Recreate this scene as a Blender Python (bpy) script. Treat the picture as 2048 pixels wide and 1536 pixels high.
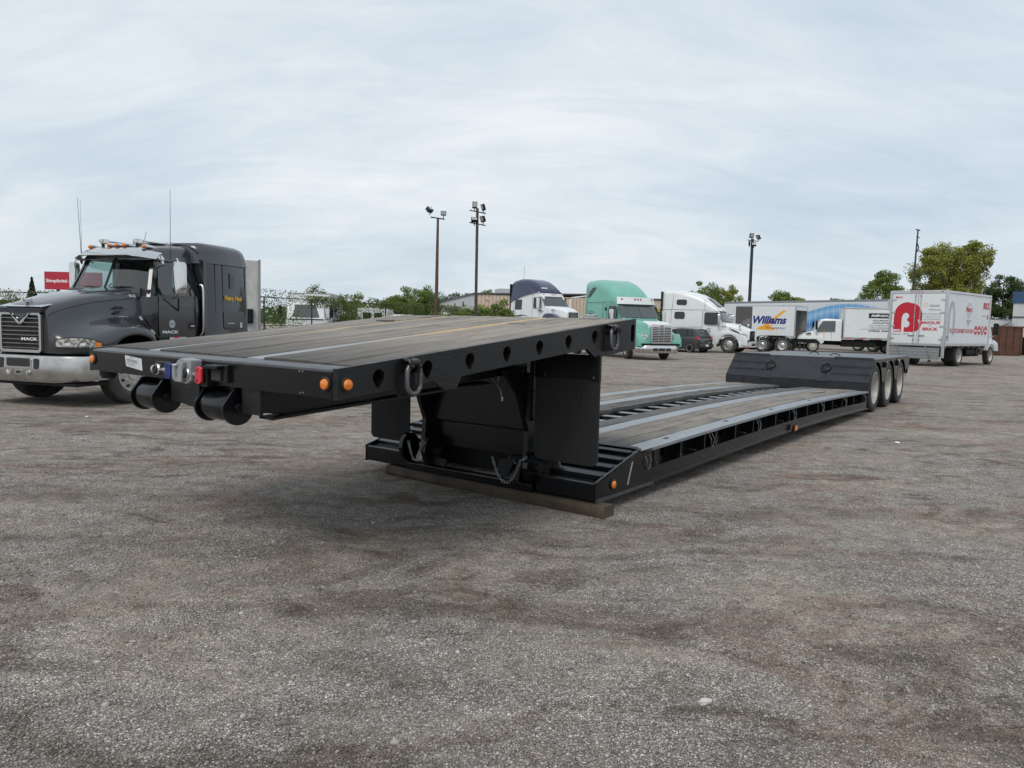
import bpy, bmesh, math, random
import numpy as np
from mathutils import Vector, Matrix
from mathutils.geometry import tessellate_polygon

for o in list(bpy.data.objects):
    bpy.data.objects.remove(o, do_unlink=True)
SC = bpy.context.scene
COL = SC.collection
PI = math.pi
RAD = math.radians

# ---------------------------------------------------------------- camera
CAMH, PITCH, ROLL, FPX = 1.5357, -0.0809, 0.0245, 1491.41
cd = bpy.data.cameras.new('camera')
cd.sensor_width = 36.0
cd.lens = 36.0 * FPX / 2048.0
cd.clip_start = 0.05
cd.clip_end = 3000.0
cam = bpy.data.objects.new('camera', cd)
COL.objects.link(cam)
SC.camera = cam
_F = Vector((0, math.cos(PITCH), math.sin(PITCH)))
_U = Vector((0, -math.sin(PITCH), math.cos(PITCH)))
_R = Vector((1, 0, 0))
_R2 = _R * math.cos(ROLL) + _U * math.sin(ROLL)
_U2 = _U * math.cos(ROLL) - _R * math.sin(ROLL)
cam.matrix_world = Matrix(((_R2.x, _U2.x, -_F.x, 0), (_R2.y, _U2.y, -_F.y, 0),
                           (_R2.z, _U2.z, -_F.z, CAMH), (0, 0, 0, 1)))

# ---------------------------------------------------------------- world, sun, exposure
SUN_EL, SUN_AZ = 52.0, 205.0        # azimuth measured clockwise from +Y
world = bpy.data.worlds.new('World')
SC.world = world
world.use_nodes = True
wn, wl = world.node_tree.nodes, world.node_tree.links
wn.clear()


def wnode(t, **kw):
    n = wn.new(t)
    for k, v in kw.items():
        setattr(n, k, v)
    return n


wout = wnode('ShaderNodeOutputWorld')
wbg = wnode('ShaderNodeBackground')
wbg.inputs['Strength'].default_value = 0.1
sky = wnode('ShaderNodeTexSky', sky_type='NISHITA')
sky.sun_disc = False
sky.sun_elevation = RAD(SUN_EL)
sky.sun_rotation = RAD(SUN_AZ)
sky.air_density = 1.0
sky.dust_density = 3.0
tc = wnode('ShaderNodeTexCoord')
sep = wnode('ShaderNodeSeparateXYZ')
wl.new(tc.outputs['Generated'], sep.inputs[0])
den = wnode('ShaderNodeMath', operation='MAXIMUM')
wl.new(sep.outputs['Z'], den.inputs[0])
den.inputs[1].default_value = 0.0
den2 = wnode('ShaderNodeMath', operation='ADD')
wl.new(den.outputs[0], den2.inputs[0])
den2.inputs[1].default_value = 0.42
dx = wnode('ShaderNodeMath', operation='DIVIDE')
dy = wnode('ShaderNodeMath', operation='DIVIDE')
wl.new(sep.outputs['X'], dx.inputs[0])
wl.new(den2.outputs[0], dx.inputs[1])
wl.new(sep.outputs['Y'], dy.inputs[0])
wl.new(den2.outputs[0], dy.inputs[1])
cmb = wnode('ShaderNodeCombineXYZ')
wl.new(dx.outputs[0], cmb.inputs[0])
wl.new(dy.outputs[0], cmb.inputs[1])
mp = wnode('ShaderNodeMapping')
mp.inputs['Rotation'].default_value = (0, 0, RAD(28))
mp.inputs['Scale'].default_value = (0.75, 1.5, 1)
mp.inputs['Location'].default_value = (2.3, 0.4, 0)
wl.new(cmb.outputs[0], mp.inputs['Vector'])
nz = wnode('ShaderNodeTexNoise')
nz.inputs['Scale'].default_value = 1.3
nz.inputs['Detail'].default_value = 9
nz.inputs['Roughness'].default_value = 0.57
nz.inputs['Distortion'].default_value = 0.55
wl.new(mp.outputs[0], nz.inputs['Vector'])
rmp = wnode('ShaderNodeValToRGB')
rmp.color_ramp.elements[0].position = 0.33
rmp.color_ramp.elements[0].color = (5.75, 6.8, 7.8, 1)
rmp.color_ramp.elements[1].position = 0.66
rmp.color_ramp.elements[1].color = (9.1, 9.4, 9.65, 1)
e = rmp.color_ramp.elements.new(0.5)
e.color = (7.15, 7.95, 8.65, 1)
mp2 = wnode('ShaderNodeMapping')
mp2.inputs['Rotation'].default_value = (0, 0, RAD(-14))
mp2.inputs['Scale'].default_value = (1.1, 3.4, 1)
wl.new(cmb.outputs[0], mp2.inputs['Vector'])
nz2 = wnode('ShaderNodeTexNoise')
nz2.inputs['Scale'].default_value = 2.6
nz2.inputs['Detail'].default_value = 9
nz2.inputs['Roughness'].default_value = 0.62
nz2.inputs['Distortion'].default_value = 0.9
wl.new(mp2.outputs[0], nz2.inputs['Vector'])
nmix = wnode('ShaderNodeMix', data_type='FLOAT')
nmix.inputs[0].default_value = 0.34
wl.new(nz.outputs['Fac'], nmix.inputs[2])
wl.new(nz2.outputs['Fac'], nmix.inputs[3])
wl.new(nmix.outputs[0], rmp.inputs[0])
wmix = wnode('ShaderNodeMix', data_type='RGBA')
wmix.inputs['Factor'].default_value = 0.88
wl.new(sky.outputs[0], wmix.inputs[6])
wl.new(rmp.outputs[0], wmix.inputs[7])
wl.new(wmix.outputs[2], wbg.inputs['Color'])
wl.new(wbg.outputs[0], wout.inputs['Surface'])

sl = bpy.data.lights.new('sun', 'SUN')
sl.energy = 1.4
sl.angle = RAD(25)
sl.color = (1.0, 0.96, 0.9)
so = bpy.data.objects.new('sun', sl)
COL.objects.link(so)
_sd = Vector((math.sin(RAD(SUN_AZ)) * math.cos(RAD(SUN_EL)), math.cos(RAD(SUN_AZ)) * math.cos(RAD(SUN_EL)), math.sin(RAD(SUN_EL))))
so.rotation_euler = _sd.to_track_quat('Z', 'Y').to_euler()
so.location = (0, 0, 30)

vs = SC.view_settings
vs.view_transform = 'Standard'
vs.look = 'None'
vs.gamma = 1.0
vs.use_curve_mapping = False
vs.exposure = 0.06
SC.cycles.max_bounces = 6
SC.cycles.transparent_max_bounces = 12
SC.cycles.use_denoising = True
SC.cycles.caustics_reflective = False
SC.cycles.caustics_refractive = False

# ---------------------------------------------------------------- materials
M = {}


class NT:
    def __init__(s, name):
        s.m = bpy.data.materials.new(name)
        s.m.use_nodes = True
        s.t = s.m.node_tree
        s.t.nodes.clear()
        s.out = s.t.nodes.new('ShaderNodeOutputMaterial')
        M[name] = s.m

    def n(s, typ, props=None, **ins):
        nd = s.t.nodes.new('ShaderNode' + typ)
        for k, v in (props or {}).items():
            setattr(nd, k, v)
        for k, v in ins.items():
            key = int(k[1:]) if k[0] == 'i' and k[1:].isdigit() else k.replace('_', ' ')
            sk = nd.inputs[key]
            if isinstance(v, bpy.types.NodeSocket):
                s.t.links.new(v, sk)
            else:
                sk.default_value = v
        return nd

    def coord(s, kind='Object'):
        return s.n('TexCoord').outputs[kind]

    def map(s, vec, scale=(1, 1, 1), rot=(0, 0, 0), loc=(0, 0, 0)):
        return s.n('Mapping', Vector=vec, Scale=scale, Rotation=rot, Location=loc).outputs[0]

    def noise(s, vec, scale, detail=4, rough=.55, dist=0.):
        return s.n('TexNoise', Vector=vec, Scale=scale, Detail=detail, Roughness=rough, Distortion=dist).outputs['Fac']

    def ramp(s, fac, *stops):
        nd = s.n('ValToRGB', i0=fac)
        cr = nd.color_ramp
        while len(cr.elements) > 1:
            cr.elements.remove(cr.elements[-1])
        for i, (p, c) in enumerate(stops):
            el = cr.elements[0] if i == 0 else cr.elements.new(p)
            el.position = p
            el.color = (c, c, c, 1) if not hasattr(c, '__len__') else tuple(c) + (1,)
        return nd.outputs[0]

    def mix(s, fac, a, b, mode='MIX'):
        nd = s.t.nodes.new('ShaderNodeMix')
        nd.data_type = 'RGBA'
        nd.blend_type = mode
        for sk, v in ((nd.inputs[0], fac), (nd.inputs[6], a), (nd.inputs[7], b)):
            if isinstance(v, bpy.types.NodeSocket):
                s.t.links.new(v, sk)
            elif hasattr(v, '__len__'):
                sk.default_value = tuple(v)[:3] + (1,)
            else:
                sk.default_value = v
        return nd.outputs[2]

    def math(s, op, a, b=0.0, clamp=False):
        return s.n('Math', dict(operation=op, use_clamp=clamp), i0=a, i1=b).outputs[0]

    def bump(s, h, strength=.3, dist=.01, normal=None):
        nd = s.n('Bump', Height=h, Strength=strength, Distance=dist)
        if normal is not None:
            s.t.links.new(normal, nd.inputs['Normal'])
        return nd.outputs[0]

    def bsdf(s, **kw):
        b = s.n('BsdfPrincipled', **kw)
        s.t.links.new(b.outputs[0], s.out.inputs['Surface'])
        return b


def surf(name, c, rough=.5, metal=0., vary=.12, vs=3., bump=0., bs=80., coat=0., dirt=None, dirt_amt=.5, spec=.5):
    t = NT(name)
    co = t.coord()
    nz_ = t.noise(co, vs, 6, .6)
    lo = [max(0, x * (1 - vary)) for x in c]
    hi = [min(1, x * (1 + vary)) for x in c]
    colr = t.mix(t.ramp(nz_, (.3, 0.), (.7, 1.)), lo, hi)
    ro = rough
    if dirt is not None:
        d = t.noise(t.map(co, (1, 1, .35)), vs * 1.7, 8, .7, .3)
        df = t.ramp(d, (.62 - .3 * dirt_amt, 0.), (.85 - .2 * dirt_amt, .9 * dirt_amt))
        colr = t.mix(df, colr, dirt)
        ro = t.math('ADD', rough, t.math('MULTIPLY', df, .4), True)
    else:
        ro = t.math('ADD', rough - .05, t.math('MULTIPLY', nz_, .1), True)
    kw = {'Base_Color': colr, 'Roughness': ro, 'Metallic': metal, 'Coat_Weight': coat, 'Coat_Roughness': .06, 'Specular_IOR_Level': spec}
    if bump:
        kw['Normal'] = t.bump(t.noise(co, bs, 5, .6), bump, .004)
    t.bsdf(**kw)
    return t.m


t = NT('black_paint')
co = t.coord()
n1 = t.noise(co, 4, 7, .65)
n2 = t.noise(t.map(co, (1, 1, 2.5)), 22, 6, .7, .4)
n3 = t.noise(co, 75, 4, .7)
chip = t.math('MULTIPLY', t.ramp(n3, (.66, 0.), (.72, 1.)), t.ramp(t.noise(co, 3.1, 4, .6), (.50, 0.), (.62, 1.)))
pc = t.mix(t.ramp(n1, (.35, 0.), (.72, 1.)), (.0045, .0047, .0053), (.0105, .0108, .0115))
pc = t.mix(t.math('MULTIPLY', chip, .55), pc, (.10, .095, .09))
dust = t.ramp(t.noise(co, 2.2, 8, .7, .5), (.55, 0.), (.8, .14))
pc = t.mix(dust, pc, (.06, .055, .05))
t.bsdf(Base_Color=pc, Roughness=t.ramp(n1, (.3, .27), (.7, .5)), Specular_IOR_Level=.4, Normal=t.bump(n2, .5, .006, t.bump(n3, .35, .003)))
surf('black_gloss', (.0045, .005, .006), .22, vary=.25, vs=4, bump=.10, bs=25, dirt=(.03, .028, .026), dirt_amt=.1, spec=.42)
surf('black_dull', (.006, .006, .0065), .6, vary=.3, vs=5, bump=.25, bs=60, dirt=(.02, .018, .016), dirt_amt=.2, spec=.25)
surf('rubber', (.010, .010, .011), .6, vary=.2, vs=6, bump=.2, bs=90, dirt=(.10, .095, .09), dirt_amt=.2)
surf('tyre_rubber', (.034, .033, .032), .75, vary=.25, vs=7, bump=.2, bs=120, dirt=(.19, .175, .16), dirt_amt=.5)
surf('steel_grey', (.30, .31, .32), .38, .7, vary=.15, vs=9, dirt=(.16, .13, .10), dirt_amt=.3)
surf('ring_steel', (.13, .13, .135), .32, .6, vary=.3, vs=20, bump=.2, bs=80)
surf('cast_grey', (.33, .34, .35), .5, .25, vary=.2, vs=14, bump=.35, bs=120, dirt=(.14, .13, .12), dirt_amt=.4)
surf('chrome', (.66, .66, .66), .09, 1., vary=.04, vs=4)
surf('aluminium', (.62, .62, .62), .28, .95, vary=.08, vs=5, dirt=(.35, .33, .30), dirt_amt=.25)
surf('rim_white', (.52, .50, .455), .48, .1, vary=.12, vs=7, dirt=(.27, .235, .19), dirt_amt=.5)
surf('rim_alu', (.66, .66, .66), .25, .9, vary=.08, vs=7, dirt=(.30, .28, .25), dirt_amt=.3)
surf('amber', (.85, .22, .01), .18, vary=.12, vs=60, coat=.6)
surf('red_lens', (.42, .02, .02), .2, vary=.1, vs=20, coat=.5)
surf('blue_plastic', (.01, .03, .17), .35, vary=.15, vs=30)
surf('red_plastic', (.62, .035, .06), .38, vary=.1, vs=30)
surf('paper', (.62, .64, .65), .6, vary=.05, vs=20)
surf('ink', (.03, .03, .035), .6, vary=.1)
surf('ink_soft', (.22, .23, .24), .6, vary=.1)
surf('white_paint', (.72, .74, .74), .32, vary=.04, vs=2, coat=.25, dirt=(.42, .40, .36), dirt_amt=.22)
surf('white_panel', (.70, .73, .74), .42, vary=.04, vs=1.2, dirt=(.46, .44, .40), dirt_amt=.25)
surf('white_old', (.50, .50, .48), .6, vary=.1, vs=2.5, dirt=(.20, .18, .16), dirt_amt=.55)
surf('grey_paint_truck', (.050, .053, .060), .26, .35, vary=.1, vs=2.5, coat=.75, dirt=(.10, .095, .09), dirt_amt=.12)
surf('black_paint_truck', (.012, .014, .018), .2, .1, vary=.15, vs=2.5, coat=.8, dirt=(.06, .058, .055), dirt_amt=.12)
surf('green_paint', (.165, .425, .335), .35, 0, vary=.07, vs=1.5, coat=.35, dirt=(.16, .34, .27), dirt_amt=.3)
surf('navy_paint', (.022, .030, .075), .28, .1, vary=.2, vs=2, coat=.5, dirt=(.13, .09, .12), dirt_amt=.35)
surf('car_paint', (.042, .044, .046), .3, .35, vary=.12, vs=3, coat=.6, dirt=(.11, .10, .09), dirt_amt=.25)
surf('yellow_plain', (.80, .42, .01), .45, vary=.06)
surf('orange_paint', (.72, .32, .03), .45, vary=.12, vs=3)
surf('red_print', (.50, .012, .03), .4, vary=.05, vs=2)
surf('blue_print', (.02, .03, .20), .4, vary=.06)
surf('orange_print', (.85, .38, .02), .4, vary=.06)
surf('grey_print', (.42, .45, .48), .5, vary=.05)
surf('white_print', (.78, .78, .78), .45, vary=.03)
surf('sign_red', (.42, .018, .04), .45, vary=.05, vs=1)
surf('grey_dark_panel', (.09, .085, .085), .6, vary=.15, vs=1.5)
surf('interior_dark', (.03, .03, .032), .8, vary=.2)
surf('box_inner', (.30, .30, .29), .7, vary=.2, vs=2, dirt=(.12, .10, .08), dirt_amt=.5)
surf('rust', (.10, .045, .028), .8, vary=.35, vs=2.2, bump=.4, bs=30, dirt=(.19, .10, .06), dirt_amt=.45)
surf('pole_wood', (.10, .055, .038), .85, vary=.35, vs=6, bump=.5, bs=40)
surf('pole_steel', (.06, .052, .048), .6, .2, vary=.25, vs=5)
surf('pole_dark', (.025, .032, .042), .5, .2, vary=.2, vs=5)
surf('lamp_face', (.50, .52, .50), .25, .2, vary=.15, vs=12)
surf('blue_siding', (.025, .07, .15), .5, vary=.12, vs=1)
surf('grey_siding', (.50, .52, .53), .55, vary=.08, vs=1, dirt=(.34, .33, .30), dirt_amt=.3)
surf('tan_siding', (.56, .44, .34), .6, vary=.07, vs=.6, dirt=(.40, .33, .27), dirt_amt=.2)
surf('beige_wall', (.52, .45, .36), .7, vary=.07, vs=.6, dirt=(.38, .33, .27), dirt_amt=.2)
surf('roof_trim', (.08, .08, .085), .6, vary=.1)
surf('bark', (.06, .048, .038), .9, vary=.35, vs=9, bump=.6, bs=30)
surf('fence_steel', (.07, .062, .055), .6, .3, vary=.3, vs=4)
surf('reflector_red', (.45, .03, .03), .35, vary=.1)
t = NT('lens_clear')
co = t.coord()
v_ = t.n('TexVoronoi', dict(feature='SMOOTH_F1'), Vector=co, Scale=26.0).outputs['Distance']
t.bsdf(Base_Color=t.ramp(v_, (.1, (.80, .79, .74)), (.4, (.55, .54, .50)), (.6, (.20, .20, .19))), Roughness=.12, Metallic=.35, Coat_Weight=.9, Coat_Roughness=.03)
surf('stone_pale', (.55, .53, .48), .8, vary=.2, vs=30, bump=.4, bs=60)
surf('sticker_grey', (.32, .33, .34), .5, vary=.1)

t = NT('glass_dark')
t.bsdf(Base_Color=(.012, .016, .017, 1), Roughness=t.ramp(t.noise(t.coord(), 6, 4), (.3, .02), (.8, .07)), IOR=1.6)
t = NT('glass_shield')
t.bsdf(Base_Color=(.035, .05, .05, 1), Roughness=t.ramp(t.noise(t.coord(), 3, 5), (.3, .03), (.8, .12)), IOR=1.9)
t = NT('glass_clear')
fr = t.math('MULTIPLY', t.math('POWER', t.n('LayerWeight', Blend=.5).outputs['Facing'], 3.0), .75)
tr = t.n('BsdfTransparent', Color=(.58, .72, .70, 1)).outputs[0]
gl = t.n('BsdfGlossy', Roughness=.02).outputs[0]
mx = t.n('MixShader', i0=t.math('ADD', fr, .11, True))
t.t.links.new(tr, mx.inputs[1])
t.t.links.new(gl, mx.inputs[2])
t.t.links.new(mx.outputs[0], t.out.inputs['Surface'])

# brushed steel bumper
t = NT('bumper_steel')
co = t.coord()
n1 = t.noise(t.map(co, (1, 1, 14)), 3, 6, .65)
n2 = t.noise(co, 2.2, 6, .7, .4)
t.bsdf(Base_Color=t.mix(t.ramp(n2, (.35, 0.), (.7, 1.)), (.42, .41, .39), (.66, .65, .63)), Metallic=.95,
       Roughness=t.math('ADD', .16, t.math('MULTIPLY', n2, .28)), Normal=t.bump(n1, .05, .003))

# black tread plate with raised lozenges
t = NT('tread_plate')
co = t.coord()
w1 = t.n('TexWave', dict(wave_type='BANDS', bands_direction='DIAGONAL'), Vector=t.map(co, (1, 1, 1)), Scale=9.0, Distortion=0.0).outputs['Fac']
w2 = t.n('TexWave', dict(wave_type='BANDS', bands_direction='DIAGONAL'), Vector=t.map(co, (1, -1, 1)), Scale=9.0, Distortion=0.0).outputs['Fac']
hh = t.math('MULTIPLY', t.ramp(w1, (.45, 0.), (.8, 1.)), t.ramp(w2, (.45, 0.), (.8, 1.)))
t.bsdf(Base_Color=t.mix(t.ramp(t.noise(co, 5, 6, .7), (.4, 0.), (.75, 1.)), (.010, .011, .015), (.026, .028, .034)), Roughness=.34,
       Normal=t.bump(hh, .9, .006, t.bump(t.noise(co, 60, 3), .1, .003)))

# steel deck strip : black painted, worn, very glossy at grazing angles
def strip_mat(name, yellow):
    t = NT(name)
    co = t.coord()
    n1 = t.noise(t.map(co, (.6, 3, 1)), 4, 7, .65)
    fine = t.noise(co, 55, 4, .6)
    base = t.mix(t.ramp(n1, (.3, 0.), (.75, 1.)), (.165, .182, .196), (.30, .322, .342))
    base = t.mix(t.ramp(fine, (.62, 0.), (.72, .75)), base, (.045, .045, .05))
    if yellow:
        sx = t.n('SeparateXYZ', Vector=co).outputs[0]
        band = t.ramp(t.n('MapRange', Value=sx, i1=-1.75, i2=-.9).outputs[0], (0., 0.), (1., 1.))
        n2 = t.noise(t.map(co, (1.2, 7, 1)), 2.4, 7, .7)
        msk = t.math('MULTIPLY', t.ramp(n2, (.30, .5), (.48, 1.)), band)
        base = t.mix(msk, base, t.mix(t.ramp(t.noise(co, 9, 5, .7), (.35, 0.), (.65, 1.)), (.33, .22, .10), (.62, .34, .045)))
    t.bsdf(Base_Color=base, Roughness=t.math('ADD', .30, t.math('MULTIPLY', n1, .15)),
           Normal=t.bump(fine, .35, .004))


strip_mat('deck_steel', False)
strip_mat('neck_steel', True)
t = NT('front_plate')
co = t.coord()
n1 = t.noise(co, 6, 7, .65)
t.bsdf(Base_Color=t.mix(t.ramp(n1, (.35, 0.), (.7, 1.)), (.04, .043, .048), (.075, .08, .085)), Roughness=.36,
       Normal=t.bump(t.noise(co, 40, 5), .25, .004))


def wood(name, lo, hi, streak, edge):
    """boards along local x; streak = black overspray colour"""
    t = NT(name)
    co = t.coord()
    rnd = t.n('ObjectInfo').outputs['Random']
    off = t.n('CombineXYZ', i0=t.math('MULTIPLY', rnd, 37.), i1=t.math('MULTIPLY', rnd, 11.)).outputs[0]
    vec = t.n('VectorMath', dict(operation='ADD'), i0=co, i1=off).outputs[0]
    grain = t.noise(t.map(vec, (.9, 26, 26)), 2.2, 9, .7, .6)
    blot = t.noise(t.map(vec, (.8, 2.2, 1)), 1.6, 6, .62)
    fine = t.noise(t.map(vec, (3, 120, 60)), 2, 5, .7)
    c = t.mix(t.ramp(grain, (.28, 0.), (.72, 1.)), lo, hi)
    c = t.mix(t.ramp(blot, (.42, 0.), (.68, .85)), c, streak)
    c = t.mix(t.math('MULTIPLY', t.ramp(grain, (.20, 1.), (.36, 0.)), .85), c, (.02, .018, .016))
    c = t.mix(t.ramp(t.noise(t.map(vec, (2.5, 16, 4)), 2.3, 7, .75, .8), (.615, 0.), (.69, .85)), c, (.022, .019, .017))
    tone = t.mix(rnd, (.86, .86, .86), (1.10, 1.08, 1.05))
    c = t.mix(1.0, c, tone, 'MULTIPLY')
    if edge:
        a, b = edge
        sx = t.n('SeparateXYZ', Vector=co).outputs[0]
        m_ = t.n('MapRange', Value=t.math('ADD', sx, t.math('MULTIPLY', t.math('SUBTRACT', blot, .5), 1.6)), i1=a, i2=b, i3=1., i4=0.).outputs[0]
        c = t.mix(t.math('MULTIPLY', m_, .8, True), c, (.028, .028, .030))
    h = t.math('ADD', t.math('MULTIPLY', grain, .7), t.math('MULTIPLY', fine, .3))
    t.bsdf(Base_Color=c, Roughness=.78, Normal=t.bump(h, .55, .006))


wood('wood_neck', (.18, .155, .130), (.385, .342, .292), (.145, .136, .126), (-2.6, -1.3))
wood('wood_deck', (.15, .13, .108), (.33, .295, .255), (.105, .099, .093), (.8, 1.3))
wood('wood_dark', (.07, .066, .062), (.17, .16, .15), (.05, .05, .05), None)
wood('wood_timber', (.038, .027, .018), (.115, .084, .054), (.022, .017, .013), None)

# reefer trailer side with blue wave print
t = NT('wave_print')
co = t.coord()
xs = t.n('SeparateXYZ', Vector=co)
X, Z = xs.outputs[0], xs.outputs[2]
arc = t.math('SUBTRACT', Z, t.math('SUBTRACT', 3.85, t.math('MULTIPLY', t.math('POWER', t.math('ABSOLUTE', t.math('SUBTRACT', X, 3.4)), 2.0), .040)))
arcn = t.math('ADD', arc, t.math('MULTIPLY', t.noise(t.map(co, (.25, 1, 2.2)), 1.1, 5, .6), .35))
bl = t.ramp(t.n('MapRange', Value=arcn, i1=-2.6, i2=.35).outputs[0],
            (0., (.62, .70, .74)), (.16, (.42, .58, .72)), (.34, (.20, .42, .66)), (.5, (.06, .19, .45)), (.62, (.14, .34, .62)), (.74, (.30, .52, .74)), (.88, (.12, .34, .64)), (.935, (.64, .68, .70)))
xm = t.ramp(t.n('MapRange', Value=X, i1=9.6, i2=10.2).outputs[0], (0., 1.), (1., 0.))
rib = t.n('TexWave', dict(wave_type='BANDS', bands_direction='Z'), Vector=co, Scale=1.45).outputs['Fac']
t.bsdf(Base_Color=t.mix(xm, (.64, .68, .70), bl), Roughness=.45, Normal=t.bump(t.ramp(rib, (.0, 0.), (.12, 1.)), .5, .02))

# foliage
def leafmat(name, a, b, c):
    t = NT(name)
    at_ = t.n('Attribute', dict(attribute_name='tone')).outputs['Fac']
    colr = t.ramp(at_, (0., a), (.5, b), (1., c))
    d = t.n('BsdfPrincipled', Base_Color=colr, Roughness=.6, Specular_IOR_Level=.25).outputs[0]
    tl = t.n('BsdfTranslucent', Color=t.mix(1.0, colr, (1.1, 1.2, .6), 'MULTIPLY')).outputs[0]
    mx_ = t.n('MixShader', i0=.32)
    t.t.links.new(d, mx_.inputs[1])
    t.t.links.new(tl, mx_.inputs[2])
    t.t.links.new(mx_.outputs[0], t.out.inputs['Surface'])


leafmat('leaf_green', (.062, .098, .022), (.145, .205, .050), (.25, .31, .095))
leafmat('leaf_olive', (.105, .120, .028), (.25, .265, .062), (.42, .40, .11))
leafmat('leaf_dark', (.036, .064, .026), (.08, .125, .046), (.135, .18, .075))
leafmat('leaf_vine', (.048, .070, .022), (.11, .145, .040), (.20, .215, .075))
leafmat('leaf_fir', (.012, .026, .016), (.022, .042, .024), (.04, .06, .035))

# gravel yard
t = NT('gravel_ground')
co = t.coord()
big = t.noise(t.map(co, (1, 1, 1)), .32, 6, .62, .5)
med = t.noise(t.map(co, (1, 1, 1)), 1.5, 7, .68, .8)
trk = t.noise(t.map(co, (.16, 1.3, 1), (0, 0, RAD(-52))), 1.2, 6, .62, .7)
v1 = t.n('TexVoronoi', dict(feature='F1', voronoi_dimensions='2D'), Vector=co, Scale=95.0, Randomness=1.0)
v2 = t.n('TexVoronoi', dict(feature='F1', voronoi_dimensions='2D'), Vector=co, Scale=210.0, Randomness=1.0)
v3 = t.n('TexVoronoi', dict(feature='F1', voronoi_dimensions='2D'), Vector=co, Scale=42.0, Randomness=1.0)
b1 = t.n('SeparateColor', Color=v1.outputs['Color']).outputs[0]
b2 = t.n('SeparateColor', Color=v2.outputs['Color']).outputs[1]
b3 = t.n('SeparateColor', Color=v3.outputs['Color']).outputs[2]
fines = t.mix(t.ramp(b2, (0., 0.), (1., 1.)), (.060, .052, .045), (.20, .183, .165))
c1 = t.ramp(b1, (0., (.11, .102, .095)), (.45, (.215, .203, .191)), (.82, (.33, .315, .30)), (.97, (.50, .485, .46)), (1., (.66, .64, .61)))
m1 = t.ramp(v1.outputs['Distance'], (.30, 1.), (.52, 0.))
base = t.mix(m1, fines, c1)
stone = t.math('MULTIPLY', t.ramp(b3, (.70, 0.), (.72, 1.)), t.ramp(v3.outputs['Distance'], (.26, 1.), (.38, 0.)))
base = t.mix(stone, base, t.ramp(b1, (0., (.17, .162, .155)), (.8, (.30, .288, .272)), (1., (.50, .48, .45))))
# sandy fines, reddish patches, damp dark patches, wheel tracks
sand = t.ramp(t.noise(co, .8, 7, .66, .6), (.45, 0.), (.62, .9))
base = t.mix(sand, base, t.mix(.6, base, (.225, .190, .158)))
red = t.ramp(t.noise(t.map(co, (1, 1.5, 1), (0, 0, .4), (7, 3, 0)), .55, 7, .68, .9), (.53, 0.), (.65, .80))
base = t.mix(red, base, t.mix(.62, base, (.170, .105, .078)))
damp = t.math('MULTIPLY', t.ramp(t.noise(t.map(co, (1, 1.7, 1), (0, 0, -.35), (3, 9, 0)), .95, 8, .72, 1.1), (.50, 0.), (.62, 1.)), t.ramp(big, (.36, .45), (.55, 1.)))
clus = t.ramp(t.noise(co, 6.5, 6, .7, .6), (.32, .74), (.5, 1.0), (.68, 1.28))
base = t.mix(1.0, base, clus, 'MULTIPLY')
base = t.mix(t.math('MULTIPLY', damp, .80), base, t.mix(1.0, base, (.42, .365, .325), 'MULTIPLY'))
trk_m = t.math('MULTIPLY', t.ramp(trk, (.52, 0.), (.62, 1.)), t.ramp(med, (.38, .2), (.6, 1.)))
base = t.mix(t.math('MULTIPLY', trk_m, .66), base, t.mix(1.0, base, (.44, .40, .365), 'MULTIPLY'))
pale = t.ramp(t.noise(t.map(co, (1, 1, 1), (0, 0, 0), (5, 2, 0)), .42, 6, .62, .5), (.50, 0.), (.70, .55))
base = t.mix(pale, base, t.mix(1.0, base, (1.40, 1.36, 1.30), 'MULTIPLY'))
base = t.mix(1.0, base, (1.88, 1.82, 1.76), 'MULTIPLY')
hgt = t.math('ADD', t.math('MULTIPLY', m1, .55), t.math('ADD', t.math('MULTIPLY', t.math('SUBTRACT', 1., v2.outputs['Distance']), .22), t.math('MULTIPLY', stone, .8)))
nb = t.bump(hgt, .9, .010, t.bump(t.noise(co, 3.2, 7, .66, .5), .8, .20))
t.bsdf(Base_Color=base, Roughness=.88, Normal=nb, Specular_IOR_Level=.25)

t = NT('pebble')
co = t.coord()
at_ = t.n('Attribute', dict(attribute_name='tone')).outputs['Fac']
pc = t.ramp(at_, (0., (.15, .14, .13)), (.4, (.275, .26, .244)), (.75, (.40, .382, .36)), (.93, (.54, .52, .49)), (1., (.68, .66, .62)))
pc = t.mix(t.ramp(t.noise(t.map(co, (1, 1.5, 1), (0, 0, .4), (7, 3, 0)), .55, 7, .68, .9), (.52, 0.), (.64, .6)), pc, t.mix(.5, pc, (.17, .11, .085)))
pd = t.math('MULTIPLY', t.ramp(t.noise(t.map(co, (1, 1.7, 1), (0, 0, -.35), (3, 9, 0)), .95, 8, .72, 1.1), (.50, 0.), (.62, 1.)), .78)
pc = t.mix(pd, pc, t.mix(1.0, pc, (.46, .41, .37), 'MULTIPLY'))
t.bsdf(Base_Color=pc, Roughness=.85, Specular_IOR_Level=.3)


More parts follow.
